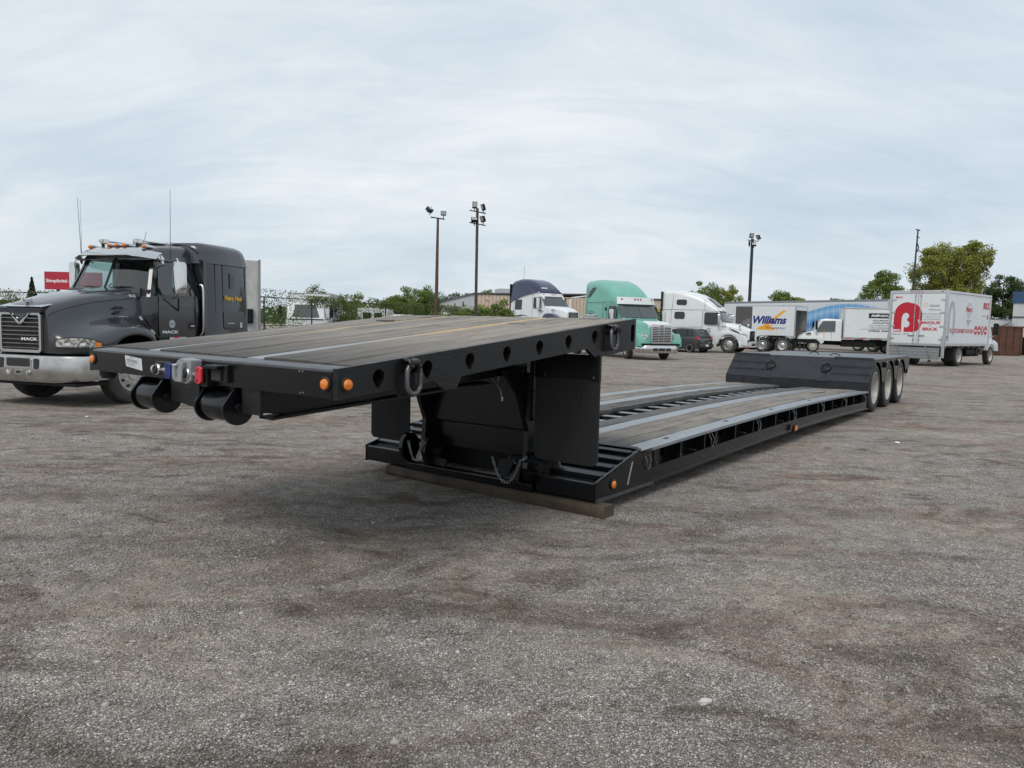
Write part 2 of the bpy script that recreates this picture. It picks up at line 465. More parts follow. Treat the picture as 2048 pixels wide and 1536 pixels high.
# ---------------------------------------------------------------- mesh helpers
class MB:
    def __init__(s):
        s.v, s.f = [], []

    def add(s, vs_, fs):
        o = len(s.v)
        s.v += [tuple(p) for p in vs_]
        s.f += [tuple(i + o for i in f) for f in fs]
        return s

    def box(s, x0, x1, y0, y1, z0, z1):
        if x0 > x1: x0, x1 = x1, x0
        if y0 > y1: y0, y1 = y1, y0
        if z0 > z1: z0, z1 = z1, z0
        return s.add([(x, y, z) for z in (z0, z1) for y in (y0, y1) for x in (x0, x1)],
                     [(0, 2, 3, 1), (4, 5, 7, 6), (0, 1, 5, 4), (2, 6, 7, 3), (0, 4, 6, 2), (1, 3, 7, 5)])

    def obox(s, c, h, mat3):
        pts = [Vector(c) + mat3 @ Vector((a * h[0], b * h[1], d * h[2])) for d in (-1, 1) for b in (-1, 1) for a in (-1, 1)]
        return s.add(pts, [(0, 2, 3, 1), (4, 5, 7, 6), (0, 1, 5, 4), (2, 6, 7, 3), (0, 4, 6, 2), (1, 3, 7, 5)])

    def bar(s, a, b, w, h, up=(0, 0, 1)):
        """square bar from a to b"""
        a, b = Vector(a), Vector(b)
        d = (b - a)
        L = d.length
        d.normalize()
        upv = Vector(up)
        if abs(d.dot(upv)) > .98:
            upv = Vector((1, 0, 0))
        sd = d.cross(upv).normalized()
        u2 = sd.cross(d)
        m = Matrix((d, sd, u2)).transposed()
        return s.obox((a + b) / 2, (L / 2, w / 2, h / 2), m)

    def loft(s, rings, closed=True, cap0=True, cap1=True, loop=False):
        n = len(rings[0])
        o = len(s.v)
        for r in rings:
            s.v += [tuple(p) for p in r]
        m = len(rings)
        for i in range(m if loop else m - 1):
            j = (i + 1) % m
            for k in range(n if closed else n - 1):
                l = (k + 1) % n
                s.f.append((o + i * n + k, o + i * n + l, o + j * n + l, o + j * n + k))
        if cap0 and not loop:
            s.f.append(tuple(o + k for k in reversed(range(n))))
        if cap1 and not loop:
            s.f.append(tuple(o + (m - 1) * n + k for k in range(n)))
        return s

    def tube(s, path, r, n=8, loop=False):
        path = [Vector(p) for p in path]
        m = len(path)
        rs = r if hasattr(r, '__len__') else [r] * m
        rings = []
        ref = None
        for i, p in enumerate(path):
            if loop:
                d = path[(i + 1) % m] - path[i - 1]
            else:
                d = path[min(i + 1, m - 1)] - path[max(i - 1, 0)]
            d.normalize()
            if ref is None:
                ref = Vector((0, 0, 1)) if abs(d.z) < .9 else Vector((1, 0, 0))
            a = d.cross(ref)
            if a.length < 1e-4:
                a = d.cross(Vector((.3, .8, .5)))
            a.normalize()
            b = d.cross(a).normalized()
            ref = -b if (-b).dot(ref) > 0 else b
            b = a.cross(d)
            rings.append([p + a * math.cos(2 * PI * k / n) * rs[i] + b * math.sin(2 * PI * k / n) * rs[i] for k in range(n)])
        return s.loft(rings, True, not loop, not loop, loop)

    def cyl(s, a, b, r, r2=None, n=16):
        return s.tube([a, b], [r, r if r2 is None else r2], n)

    def lathe(s, prof, c, axis, n=24, loop=False):
        """prof: (radius, along axis)"""
        ax = Vector(axis).normalized()
        ref = Vector((0, 0, 1)) if abs(ax.z) < .9 else Vector((1, 0, 0))
        a = ax.cross(ref).normalized()
        b = ax.cross(a)
        c = Vector(c)
        rings = [[c + ax * h + (a * math.cos(2 * PI * k / n) + b * math.sin(2 * PI * k / n)) * r for k in range(n)] for r, h in prof]
        return s.loft(rings, True, not loop, not loop, loop)

    def prism(s, poly, fn0, fn1, holes=()):
        """poly: 2d points, fn0/fn1 map 2d point to 3d for the two faces"""
        loops = [list(poly)] + [list(h) for h in holes]
        flat = [q for lp in loops for q in lp]
        tri = tessellate_polygon([[Vector((q[0], q[1], 0)) for q in lp] for lp in loops])
        n = len(flat)
        o = len(s.v)
        s.v += [tuple(fn0(q)) for q in flat] + [tuple(fn1(q)) for q in flat]
        for f in tri:
            s.f.append(tuple(o + i for i in f))
            s.f.append(tuple(o + n + i for i in reversed(f)))
        st = 0
        for lp in loops:
            m = len(lp)
            for i in range(m):
                j = (i + 1) % m
                s.f.append((o + st + i, o + st + j, o + n + st + j, o + n + st + i))
            st += m
        return s

    def prism_y(s, poly, y0, y1, holes=()):
        return s.prism(poly, lambda q: (q[0], y0, q[1]), lambda q: (q[0], y1, q[1]), holes)

    def prism_x(s, poly, x0, x1, holes=()):
        return s.prism(poly, lambda q: (x0, q[0], q[1]), lambda q: (x1, q[0], q[1]), holes)

    def mesh(s, name, smooth=None, bevel=0., subsurf=0):
        me = bpy.data.meshes.new(name)
        me.from_pydata(s.v, [], s.f)
        bm = bmesh.new()
        bm.from_mesh(me)
        bmesh.ops.recalc_face_normals(bm, faces=bm.faces)
        if bevel:
            ed = [e_ for e_ in bm.edges if len(e_.link_faces) == 2 and e_.calc_face_angle(0) > .6]
            bmesh.ops.bevel(bm, geom=ed, offset=bevel, segments=2, profile=.6, affect='EDGES', clamp_overlap=True)
        if subsurf:
            bmesh.ops.subdivide_edges(bm, edges=bm.edges, cuts=subsurf, use_grid_fill=True, smooth=1.0)
        bm.to_mesh(me)
        bm.free()
        if smooth:
            me.polygons.foreach_set('use_smooth', [True] * len(me.polygons))
            me.set_sharp_from_angle(angle=RAD(smooth))
        me.update()
        return me

    def build(s, name, mat, parent=None, smooth=None, bevel=0.):
        return link(name, s.mesh(name, smooth, bevel), mat, parent)


def link(name, me, mat, parent=None):
    if mat is not None and not me.materials:
        me.materials.append(M[mat] if isinstance(mat, str) else mat)
    o = bpy.data.objects.new(name, me)
    COL.objects.link(o)
    if parent is not None:
        o.parent = parent
    return o


def tag(o, label=None, cat=None, group=None, kind=None):
    if label: o['label'] = label
    if cat: o['category'] = cat
    if group: o['group'] = group
    if kind: o['kind'] = kind
    return o


def thing(name, label, cat, loc=(0, 0, 0), rz=0., group=None):
    o = bpy.data.objects.new(name, None)
    o.empty_display_size = .3
    COL.objects.link(o)
    o.location = loc
    o.rotation_euler = (0, 0, rz)
    return tag(o, label, cat, group)


def np_mesh(name, V, Fc, tone=None):
    me = bpy.data.meshes.new(name)
    nv, (nf, k) = len(V), Fc.shape
    me.vertices.add(nv)
    me.vertices.foreach_set('co', np.ascontiguousarray(V, dtype=np.float32).ravel())
    me.loops.add(nf * k)
    me.loops.foreach_set('vertex_index', np.ascontiguousarray(Fc, dtype=np.int32).ravel())
    me.polygons.add(nf)
    me.polygons.foreach_set('loop_start', np.arange(0, nf * k, k, dtype=np.int32))
    me.update(calc_edges=True)
    if tone is not None:
        a = me.attributes.new('tone', 'FLOAT', 'POINT')
        a.data.foreach_set('value', np.ascontiguousarray(tone, dtype=np.float32))
    return me


_fonts = {}


def text(parent, name, body, mat, o, xd, zd, width=None, height=None, bold=0., shear=0., depth=.002):
    """flat lettering; o = lower-left corner, xd reading direction, zd up; fitted to width x height"""
    key = (body, bold, shear)
    if key not in _fonts:
        cu = bpy.data.curves.new('lettering', 'FONT')
        cu.body = body
        cu.size = 1.0
        cu.resolution_u = 3
        cu.offset = bold
        cu.shear = shear
        cu.extrude = 0
        ob = bpy.data.objects.new('lettering_source', cu)
        COL.objects.link(ob)
        bpy.context.view_layer.update()
        me = bpy.data.meshes.new_from_object(ob)
        bpy.data.objects.remove(ob, do_unlink=True)
        bpy.data.curves.remove(cu)
        vs_ = np.array([v.co[:] for v in me.vertices])
        fs = [tuple(p.vertices) for p in me.polygons]
        bpy.data.meshes.remove(me)
        _fonts[key] = (vs_, fs)
    vs_, fs = _fonts[key]
    lo, hi = vs_.min(0), vs_.max(0)
    w0, h0 = hi[0] - lo[0], hi[1] - lo[1]
    sx = width / w0 if width else (height / h0)
    sz = height / h0 if height else sx
    xd, zd, o = Vector(xd).normalized(), Vector(zd).normalized(), Vector(o)
    nrm = xd.cross(zd)
    mb = MB()
    P = [o + xd * ((v[0] - lo[0]) * sx) + zd * ((v[1] - lo[1]) * sz) + nrm * depth for v in vs_]
    mb.add(P, fs)
    me = bpy.data.meshes.new(name)
    me.from_pydata(mb.v, [], mb.f)
    me.update()
    return link(name, me, mat, parent)


def stadium(cx, cz, hw, hh_, n=8):
    """rounded loop points (x,z), taller than wide"""
    pts = []
    for k in range(n + 1):
        a = PI * k / n
        pts.append((cx + hw * math.cos(a), cz + (hh_ - hw) + hw * math.sin(a)))
    for k in range(n + 1):
        a = PI + PI * k / n
        pts.append((cx + hw * math.cos(a), cz - (hh_ - hw) + hw * math.sin(a)))
    return pts


def rrect(x0, x1, z0, z1, r, n=4):
    pts = []
    for cx, cz, a0 in ((x1 - r, z1 - r, 0), (x0 + r, z1 - r, 90), (x0 + r, z0 + r, 180), (x1 - r, z0 + r, 270)):
        for k in range(n + 1):
            a = RAD(a0 + 90 * k / n)
            pts.append((cx + r * math.cos(a), cz + r * math.sin(a)))
    return pts


# ---------------------------------------------------------------- ground
gm = MB()
gm.add([(-700, -60, 0), (700, -60, 0), (700, 900, 0), (-700, 900, 0)], [(0, 1, 2, 3)])
tag(gm.build('ground', 'gravel_ground'), kind='structure')

# ================================================================= lowbed trailer
# local axes: x = along the trailer towards its rear (u), y = across (v, 0 = side facing us), z up
T = thing('lowbed_trailer', 'long black lowbed trailer with plank decks standing detached in the foreground', 'trailer',
          (0.7111, 5.9617, 0), PI / 2 - 0.6449)
NU0, NU1, NW = -2.678, 0.563, 2.78
SLOPE = (1.592 - 1.2747) / (0.5165 + 2.678)


def zn(u):
    return 1.2747 + SLOPE * (u + 2.678)


def nk(u, v, h):
    return (u, v, zn(u) + h)


def nbox(mb, u0, u1, v0, v1, h0, h1):
    return mb.add([nk(u, v, h) for h in (h0, h1) for v in (v0, v1) for u in (u0, u1)],
                  [(0, 2, 3, 1), (4, 5, 7, 6), (0, 1, 5, 4), (2, 6, 7, 3), (0, 4, 6, 2), (1, 3, 7, 5)])


# --- neck beams
nbox(MB(), NU0, -2.545, 0.037, NW - .037, -.155, 0).build('neck_front_beam', 'front_plate', T, 40, .010)
mb = MB()
for v0, v1 in ((.04, NW - .04),):
    nbox(mb, NU0 - .004, NU0 + .001, v0, v1, -.150, -.014)
mb.build('front_beam_face', 'black_gloss', T)


def keyhole(u):
    pts = []
    for k in range(13):
        a = RAD(-20 + 220 * k / 12)
        pts.append((u + .043 * math.cos(a), -.075 + .043 * math.sin(a)))
    pts += [(u - .012, -.133), (u, -.138), (u + .012, -.133)]
    return pts


outer = [(NU0, 0.006), (NU0, -.158), (-1.96, -.16), (-1.845, -.232), (-1.745, -.236), (-1.705, -.168), (-.225, -.166), (-.09, -.252), (NU1, -.252), (NU1, .006)]
kh = [keyhole(u) for u in (-2.393, -2.01, -1.626, -1.247, -.868, -.494, -.116, .256)]
slot = rrect(.478, .54, -.185, -.04, .02, 3)
for nm, va, vb in (('neck_side_beam', 0., .034), ('neck_side_beam', NW, NW - .034)):
    MB().prism(outer, lambda q: nk(q[0], va, q[1]), lambda q: nk(q[0], vb, q[1]), kh + [slot]).build(nm, 'black_paint', T, None, 0)
nbox(MB(), -2.54, .44, .10, .125, -.165, -.02).build('neck_inner_rail', 'black_dull', T)
nbox(MB(), NU1 - .012, NU1 - .002, .036, NW - .036, -.25, -.002).build('neck_rear_plate', 'black_paint', T)
# inner gooseneck frame seen below the deck
mb = MB()
mb.prism([(-2.62, -.16), (-2.62, -.30), (-2.45, -.335), (-.3, -.40), (.35, -.42), (.35, -.16)],
         lambda q: nk(q[0], .72, q[1]), lambda q: nk(q[0], .76, q[1]))
mb.prism([(-2.62, -.16), (-2.62, -.30), (-2.45, -.335), (-.3, -.40), (.35, -.42), (.35, -.16)],
         lambda q: nk(q[0], 2.02, q[1]), lambda q: nk(q[0], 2.06, q[1]))
nbox(mb, -2.62, -.4, .761, 2.019, -.30, -.285)
nbox(mb, -2.60, -2.575, .761, 2.019, -.28, -.16)
mb.build('gooseneck_frame', 'black_gloss', T, None, .004)
mb = MB()
for v in (.66, 2.0):
    mb.prism([(-2.60, -.325), (-2.60, -.34), (-.6, -.425), (-.6, -.41)], lambda q: nk(q[0], v, q[1]), lambda q: nk(q[0], v + .13, q[1]))
mb.build('frame_flange', 'black_gloss', T)
for u in (-2.1, -1.6, -1.1, -.6, -.1):
    nbox(MB(), u, u + .05, .126, .719, -.15, -.03).build('neck_cross_member', 'black_dull', T)
    nbox(MB(), u, u + .05, 2.061, NW - .036, -.15, -.03).build('neck_cross_member', 'black_dull', T)

# --- neck deck strips and boards
nbox(MB(), -2.544, .545, .835, .995, -.03, .003).build('neck_deck_strip', 'neck_steel', T, None, .003)
nbox(MB(), -2.544, .545, 2.035, 2.180, -.03, .003).build('neck_deck_strip', 'neck_steel', T, None, .003)
nbox(MB(), .50, .549, .036, .834, -.03, .004).build('neck_end_strip', 'front_plate', T)
nbox(MB(), .50, .549, .996, 2.034, -.03, .004).build('neck_end_strip', 'front_plate', T)
nbox(MB(), .50, .549, 2.181, NW - .036, -.03, .004).build('neck_end_strip', 'front_plate', T)
rng = random.Random(4)


def board(fn, u0, u1, v0, v1, h0, h1, mat, name='plank', seg=10, rag=0.0):
    """a slightly worn deck board, top subdivided and dished"""
    mb = MB()
    rings = []
    for i in range(seg + 1):
        u = u0 + (u1 - u0) * i / seg
        d = rng.uniform(-.003, .002)
        e0 = rng.uniform(0, .004) + (rng.uniform(0, rag) if rag else 0)
        e1 = rng.uniform(0, .004)
        vm = (v0 + v1) / 2
        rings.append([fn(u, v0 + e0, h0), fn(u, v0 + e0, h1 - .005 + d), fn(u, v0 + e0 + .006, h1 + d), fn(u, vm, h1 - .002 + d),
                      fn(u, v1 - e1 - .006, h1 + d), fn(u, v1 - e1, h1 - .005 + d), fn(u, v1 - e1, h0)])
    mb.loft(rings)
    return mb.build(name, mat, T, 40)


bays = [(.037, .832, 4), (.998, 2.032, 5), (2.183, NW - .037, 3)]
for b, (va, vb, n) in enumerate(bays):
    for i in range(n):
        w = (vb - va) / n
        v0, v1 = va + i * w + .0012, va + (i + 1) * w - .0012
        if (b, i) == (0, 3):
            cuts = [-2.538, -.19, .498]
        elif (b, i) == (2, 0):
            cuts = [-2.538, -.16, .498]
        elif (b, i) in ((1, 1), (1, 3)):
            cuts = [-2.538, -.75 + i * .3, .498]
        else:
            cuts = [-2.538, .498]
        for a, c in zip(cuts[:-1], cuts[1:]):
            gap = .022 if c in (-.19, -.16) else .004
            board(nk, a, c - gap, v0, v1, -.035, .010 + rng.uniform(-.003, .003), 'wood_neck')
nbox(MB(), -.21, -.135, 2.20, 2.40, .008, .016).build('broken_splinter', 'wood_dark', T, None, .002)
nbox(MB(), -.225, -.17, .63, .80, .009, .016).build('broken_splinter', 'wood_dark', T, None, .002)
# small grey housing bolted at the rear edge of the neck
mb = MB()
nbox(mb, .43, .49, .335, .455, .010, .046)
nbox(mb, .42, .50, .31, .48, .010, .018)
mb.build('junction_box', 'sticker_grey', T, None, .004)

# --- lamps
def lamp(p, nrm, r, bez='rubber', parent=T, name='marker_lamp'):
    b = MB().lathe([(r * .6, 0), (r * 1.38, 0), (r * 1.38, .006), (r * 1.2, .012), (r * 1.02, .010), (r * 1.0, .004), (r * .6, .004)], p, nrm, 24)
    b = b.build(name, bez, parent, 40)
    q = Vector(p) + Vector(nrm).normalized() * .004
    MB().lathe([(r * .98, 0), (r * .98, .008), (r * .85, .014), (r * .4, .018), (.001, .019)], q, nrm, 24).build('lens', 'amber', b, 40)
    return b


lamp((NU0 - .004, .085, 1.197), (-1, 0, 0), .030)
lamp((NU0 - .004, 2.705, 1.204), (-1, 0, 0), .030)
lamp((-2.615, 0, 1.197), (0, -1, 0), .030)
lamp((.256, -.002, .212), (0, -1, 0), .034)
mb = MB().lathe([(.001, 0), (.06, 0), (.058, -.03), (.045, -.055), (.001, -.06)], (-2.60, 2.66, 1.118), (0, 0, 1), 18)
mb.build('side_lamp_cup', 'rubber', T, 40)
mb = MB().box(5.22, 5.34, -.03, .0, .16, .24).build('marker_lamp', 'black_dull', T, None, .004)
MB().box(5.235, 5.325, -.042, -.031, .165, .235).build('lens', 'amber', mb, None, .004)

# --- hanging lashing rings on the neck side
for uc, hc in ((-2.172, -.115), (.106, -.118)):
    pts = [(uc + a - uc, c) for a, c in stadium(uc, zn(uc) + hc, .053, .084, 8)]
    r_ = MB().tube([(a, -.048 - .02 * ((zn(uc) + hc + .09 - c)), c) for a, c in pts], .0145, 8, True).build('lashing_ring', 'ring_steel', T, 60)
    mb = MB()
    mb.tube([(uc - .03, .0, zn(uc) + hc + .045), (uc - .03, -.04, zn(uc) + hc + .05), (uc - .03, -.066, zn(uc) + hc + .072), (uc - .03, -.05, zn(uc) + hc + .10), (uc - .03, 0, zn(uc) + hc + .105)], .016, 8)
    mb.tube([(uc + .03, .0, zn(uc) + hc + .045), (uc + .03, -.04, zn(uc) + hc + .05), (uc + .03, -.066, zn(uc) + hc + .072), (uc + .03, -.05, zn(uc) + hc + .10), (uc + .03, 0, zn(uc) + hc + .105)], .016, 8)
    mb.tube([(uc - .035, -.052, zn(uc) + hc + .09), (uc + .035, -.052, zn(uc) + hc + .09)], .022, 8)
    mb.build('ring_lug', 'black_gloss', r_, 50)
    MB().box(uc - .085, uc + .055, -.006, -.001, zn(uc) + hc - .10, zn(uc) + hc + .085).build('ring_back_plate', 'black_dull', r_)

# --- rollers under the front beam
for va, vb in ((.95, 1.225), (1.765, 2.02)):
    uc, zc = -2.645, .995
    ro = MB().lathe([(.03, 0), (.082, .0), (.088, .02), (.086, .12), (.089, .2), (.088, vb - va - .03), (.082, vb - va - .014), (.03, vb - va - .014)],
                    (uc, va + .007, zc), (0, 1, 0), 28).build('roller', 'black_gloss', T, 40)
    for v, s_ in ((va - .012, -1), (vb + .012, 1)):
        poly = [(-2.54, 1.115), (-2.672, 1.115)]
        for k in range(13):
            a = RAD(168 + 175 * k / 12)
            poly.append((uc + .105 * math.cos(a), zc + .105 * math.sin(a)))
        poly += [(-2.50, zc + .04)]
        br = MB().prism_y(poly, v - .010, v + .010).build('roller_bracket', 'black_gloss', T, None, .003)
        mb = MB()
        mb.cyl((uc, v - .03, zc), (uc, v + .03, zc), .026, n=12)
        mb.cyl((uc + .02, v - .022, zc + .095), (uc + .02, v + .022, zc + .095), .013, n=6)
        mb.cyl((uc + .075, v - .018, zc + .01), (uc + .075, v + .018, zc + .01), .010, n=6)
        mb.build('bolt', 'black_paint', br, 40)
MB().prism_x([(1.34, .955), (1.34, 1.118), (1.68, 1.118), (1.68, .985)], -2.655, -2.635).build('hitch_plate', 'black_paint', T)
MB().prism_x([(.70, .97), (.70, 1.118), (.88, 1.118), (.88, .97)], -2.655, -2.635).build('hitch_plate', 'black_paint', T)

# --- electrical socket box, air couplings, paper
hexa = [(v_ - .10, z_) for v_, z_ in [(1.355, 1.268), (1.46, 1.275), (1.50, 1.26), (1.535, 1.225), (1.535, 1.145), (1.50, 1.125), (1.40, 1.118), (1.355, 1.14)]]
sb = MB().prism_x(hexa, NU0 - .085, NU0 - .003).build('socket_box', 'cast_grey', T, None, .008)
MB().prism_x([(1.295, 1.255), (1.40, 1.24), (1.42, 1.215), (1.42, 1.15), (1.39, 1.13), (1.31, 1.13)], NU0 - .112, NU0 - .086).build('box_lid', 'cast_grey', sb, None, .006)
mb = MB()
mb.cyl((NU0 - .118, 1.345, 1.232), (NU0 - .118, 1.395, 1.232), .008, n=8)
mb.box(NU0 - .128, NU0 - .112, 1.362, 1.378, 1.17, 1.235)
mb.build('lid_latch', 'aluminium', sb, None, .002)
for v, z, m_ in ((1.625, 1.187, 'blue_plastic'), (1.275, 1.180, 'red_plastic')):
    g_ = MB()
    g_.cyl((NU0 - .003, v - .06, z), (NU0 - .06, v - .06, z), .018, n=12)
    g_.cyl((NU0 - .06, v - .072, z), (NU0 - .06, v + .02, z), .017, n=12)
    ga = g_.build('air_coupling', 'aluminium', T, 40)
    MB().lathe([(.001, 0), (.030, 0), (.036, .008), (.036, .03), (.03, .036), (.024, .030), (.001, .030)], (NU0 - .06, v + .02, z), (-1, 0, .1), 22).build('coupling_face', 'aluminium', ga, 40)
    MB().lathe([(.001, 0), (.028, 0), (.028, .010), (.02, .016), (.012, .010), (.001, .010)], (NU0 - .092, v + .02, z + .003), (-1, 0, .1), 18).build('rubber_seal', 'rubber', ga, 40)
    MB().lathe([(.001, 0), (.022, 0), (.03, .012), (.026, .022), (.001, .024)], (NU0 - .07, v + .062, z), (-.5, 1, 0), 14).build('coupling_flange', 'aluminium', ga, 40)
    tag_poly = [(v - .125, z - .036), (v - .125, z + .04), (v - .10, z + .052), (v - .066, z + .048), (v - .055, z + .02), (v - .062, z - .01), (v - .055, z - .036), (v - .075, z - .052), (v - .11, z - .05)]
    MB().prism_x(tag_poly, NU0 - .078, NU0 - .062).build('name_tag', m_, ga, None, .003)
    mb = MB()
    mb.cyl((NU0 - .081, v - .085, z + .03), (NU0 - .077, v - .085, z + .03), .008, n=8)
    mb.cyl((NU0 - .081, v - .085, z - .032), (NU0 - .077, v - .085, z - .032), .008, n=8)
    mb.build('tag_hole', 'ink', ga)
mb = MB()
mb.box(NU0 - .06, NU0 - .003, 1.55, 1.72, 1.228, 1.238)
mb.box(NU0 - .05, NU0 - .003, 1.13, 1.20, 1.11, 1.235)
mb.build('coupling_bracket', 'black_paint', T, None, .003)
so_ = MB().box(NU0 - .03, NU0 - .003, .955, 1.115, 1.145, 1.250).build('socket', 'black_paint', T, None, .006)
MB().box(NU0 - .075, NU0 - .031, .985, 1.11, 1.225, 1.247).build('socket_flap', 'black_gloss', so_, None, .004)
MB().box(NU0 - .045, NU0 - .031, 1.0, 1.095, 1.155, 1.22).build('socket_face', 'interior_dark', so_, None, .004)
ps = MB().add([(NU0 - .006, 2.231, 1.253), (NU0 - .006, 2.0, 1.238), (NU0 - .006, 1.99, 1.157), (NU0 - .006, 2.215, 1.178)], [(0, 1, 2, 3)]).build('paper_sheet', 'paper', T)


def sheet_pt(a, b):      # a along 0..1 (viewer left to right), b 0..1 down
    P0, P1, P2, P3 = Vector((2.231, 1.253)), Vector((2.0, 1.238)), Vector((1.99, 1.157)), Vector((2.215, 1.178))
    q = (P0 * (1 - a) + P1 * a) * (1 - b) + (P3 * (1 - a) + P2 * a) * b
    return (NU0 - .0075, q[0], q[1])


def sheet_quad(mb, a0, a1, b0, b1):
    mb.add([sheet_pt(a0, b0), sheet_pt(a1, b0), sheet_pt(a1, b1), sheet_pt(a0, b1)], [(0, 1, 2, 3)])


mb = MB()
sheet_quad(mb, .30, .52, .06, .115)
rr = random.Random(9)
for b_ in (.26, .33, .40):
    a_ = .1
    while a_ < .72:
        w_ = rr.uniform(.02, .05)
        sheet_quad(mb, a_, a_ + w_, b_, b_ + .05)
        a_ += w_ + .02
for k in range(6):
    sheet_quad(mb, .08, rr.uniform(.55, .76), .52 + k * .065, .535 + k * .065)
sheet_quad(mb, .79, .795, .05, .95)
sheet_quad(mb, .05, .79, .48, .488)
mb.build('printed_lines', 'ink_soft', ps)
mb = MB()
for v, z in ((.300, 1.252), (.272, 1.2535), (.292, 1.137), (.268, 1.139)):
    mb.cyl((NU0 - .004, v, z), (NU0 - .010, v, z), .005, n=8)
mb.build('rivet', 'steel_grey', T)

# --- mud flaps
def flap(v0, v1, z0, z1, u):
    n = int((v1 - v0) / .0075)
    front, back = [], []
    r = .06
    for i in range(n + 1):
        v = v0 + (v1 - v0) * i / n
        d = .004 if i % 2 else 0
        e_ = min(v - v0, v1 - v)
        zz = z0 + (r - math.sqrt(max(0, r * r - (r - e_) ** 2)) if e_ < r else 0)
        front.append((v, zz, d))
    mb = MB()
    rings = []
    for (v, zz, d) in front:
        bow = .012 * math.sin(PI * (v - v0) / (v1 - v0))
        rings.append([(u - d - bow - .03 * (1 if False else 0), v, zz), (u - d - bow, v, z1), (u + .012 - bow, v, z1), (u + .012 - bow, v, zz)])
    mb.loft(rings)
    return mb.build('mud_flap', 'rubber', T)


flap(-.022, .602, .402, 1.10, -.05)
MB().box(-.058, -.03, -.022, .610, 1.09, 1.30).build('flap_bracket', 'black_paint', T, None, .003)
flap(2.085, 2.625, .360, 1.16, -.05)
MB().box(-.058, -.03, 2.085, 2.64, 1.15, 1.30).build('flap_bracket', 'black_paint', T, None, .003)
mb = MB()
for v in (.03, .50):
    mb.cyl((-.058, v, 1.12), (-.066, v, 1.12), .012, n=6)
mb.build('flap_bolt', 'ring_steel', T)

# --- rear leg of the gooseneck
prof = [(-.42, 1.16), (.38, 1.22), (.40, .40), (.30, .14), (-.02, .14), (-.08, .30), (-.06, .62), (-.20, .95)]
for v in (.655, 1.855):
    MB().prism_y(prof, v, v + .05).build('neck_leg_plate', 'black_gloss', T, None, .004)
MB().box(.02, .26, .71, 1.85, .60, 1.26).build('neck_tank', 'black_gloss', T, None, .02)
MB().box(.06, .10, .71, 1.85, .37, .59).build('neck_cross_plate', 'black_gloss', T, None, .004)
MB().box(.20, .24, .71, 1.85, .17, .36).build('neck_lower_plate', 'black_dull', T)
MB().box(-.055, .055, .61, 2.125, .100, .166).build('front_cross_beam', 'black_gloss', T, None, .006)
mb = MB()
mb.prism_y([(-.05, .17), (.15, .17), (.06, .36), (.02, .38)], .76, .92)
mb.build('coupling_wedge', 'black_gloss', T, None, .006)
MB().prism_x([(.80, .36), (.98, .33), (1.0, .21), (.90, .17)], -.045, -.03).build('coupling_guide', 'black_paint', T, None, .003)
MB().prism_x([(1.60, .24), (1.86, .30), (1.80, .19), (1.62, .18)], -.045, -.03).build('coupling_guide', 'black_paint', T, None, .003)
for v in (.60, 1.78):
    mb = MB()
    poly = [(-.03 + .12 * math.cos(RAD(a)), .32 + .14 * math.sin(RAD(a))) for a in range(0, 360, 20)]
    mb.prism_y(poly, v, v + .05)
    mb.prism_y(poly, v + .30, v + .35) if v > 1 else None
    mb.build('coupling_hook', 'black_gloss', T, None, .004)
    MB().cyl((-.03, v - .06, .32), (-.03, v + .10, .32), .045, n=16).build('coupling_pin', 'black_paint', T, 40)
mb = MB()
mb.box(-.12, -.06, .61, .645, .72, 1.24)
mb.box(-.125, -.055, .605, .65, .96, .985)
mb.box(-.125, -.055, .605, .65, .72, .745)
mb.build('hose_post', 'black_paint', T, None, .003)
MB().box(-.1265, -.1215, .612, .642, 1.13, 1.235).build('sticker', 'sticker_grey', T)
mb = MB()
mb.tube([(-.3, .86, 1.26), (-.31, .875, 1.18), (-.30, .88, 1.08), (-.31, .83, 1.04), (-.30, .78, .98), (-.305, .765, .91)], .0045, 6)
mb.tube([(-.30, .765, .925), (-.305, .762, .89)], .011, 6)
mb.tube([(-.3, .79, 1.22), (-.302, .80, 1.12), (-.302, .812, 1.05)], .004, 6)
mb.build('hanging_wire', 'steel_grey', T, 50)
mb = MB().tube([(-.9, .95, 1.20), (-.9, .955, 1.14), (-.89, .95, 1.09)], .004, 6)
mb.build('hanging_wire', 'steel_grey', T, 50)


def chain(pts, parent=T, link_l=.040, r=.0038, name='chain'):
    pts = [Vector(p) for p in pts]
    L = sum((b - a).length for a, b in zip(pts[:-1], pts[1:]))
    n = int(L / (link_l * .78))

    def along(d):
        for a, b in zip(pts[:-1], pts[1:]):
            l = (b - a).length
            if d <= l:
                return a.lerp(b, d / l), (b - a).normalized()
            d -= l
        return pts[-1], (pts[-1] - pts[-2]).normalized()
    mb = MB()
    for i in range(n):
        c, d = along((i + .5) * L / n)
        sd = d.cross(Vector((1, 0, 0)) if i % 2 else Vector((.2, .3, .9)))
        sd.normalize()
        loop_ = []
        for k in range(10):
            a = 2 * PI * k / 10
            loop_.append(c + d * math.cos(a) * link_l * .5 + sd * math.sin(a) * link_l * .27)
        mb.tube(loop_, r, 5, True)
    return mb.build(name, 'steel_grey', parent, 60)


def sag(a, b, d, n=10):
    a, b = Vector(a), Vector(b)
    return [a.lerp(b, i / n) - Vector((0, 0, d * 4 * (i / n) * (1 - i / n))) for i in range(n + 1)]


chain(sag((-.16, .965, .375), (-.16, .66, .385), .21))
chain(sag((-.16, .66, .385), (-.14, .615, .42), .01, 3))
chain(sag((-.16, 1.985, .40), (-.16, 1.80, .43), .19))
mb = MB().cyl((-.10, .78, .37), (-.18, .70, .36), .010, n=8)
mb.build('pin_handle', 'ring_steel', T, 40)

# --- lower deck, front end
CL0, CL1 = .75, 9.85


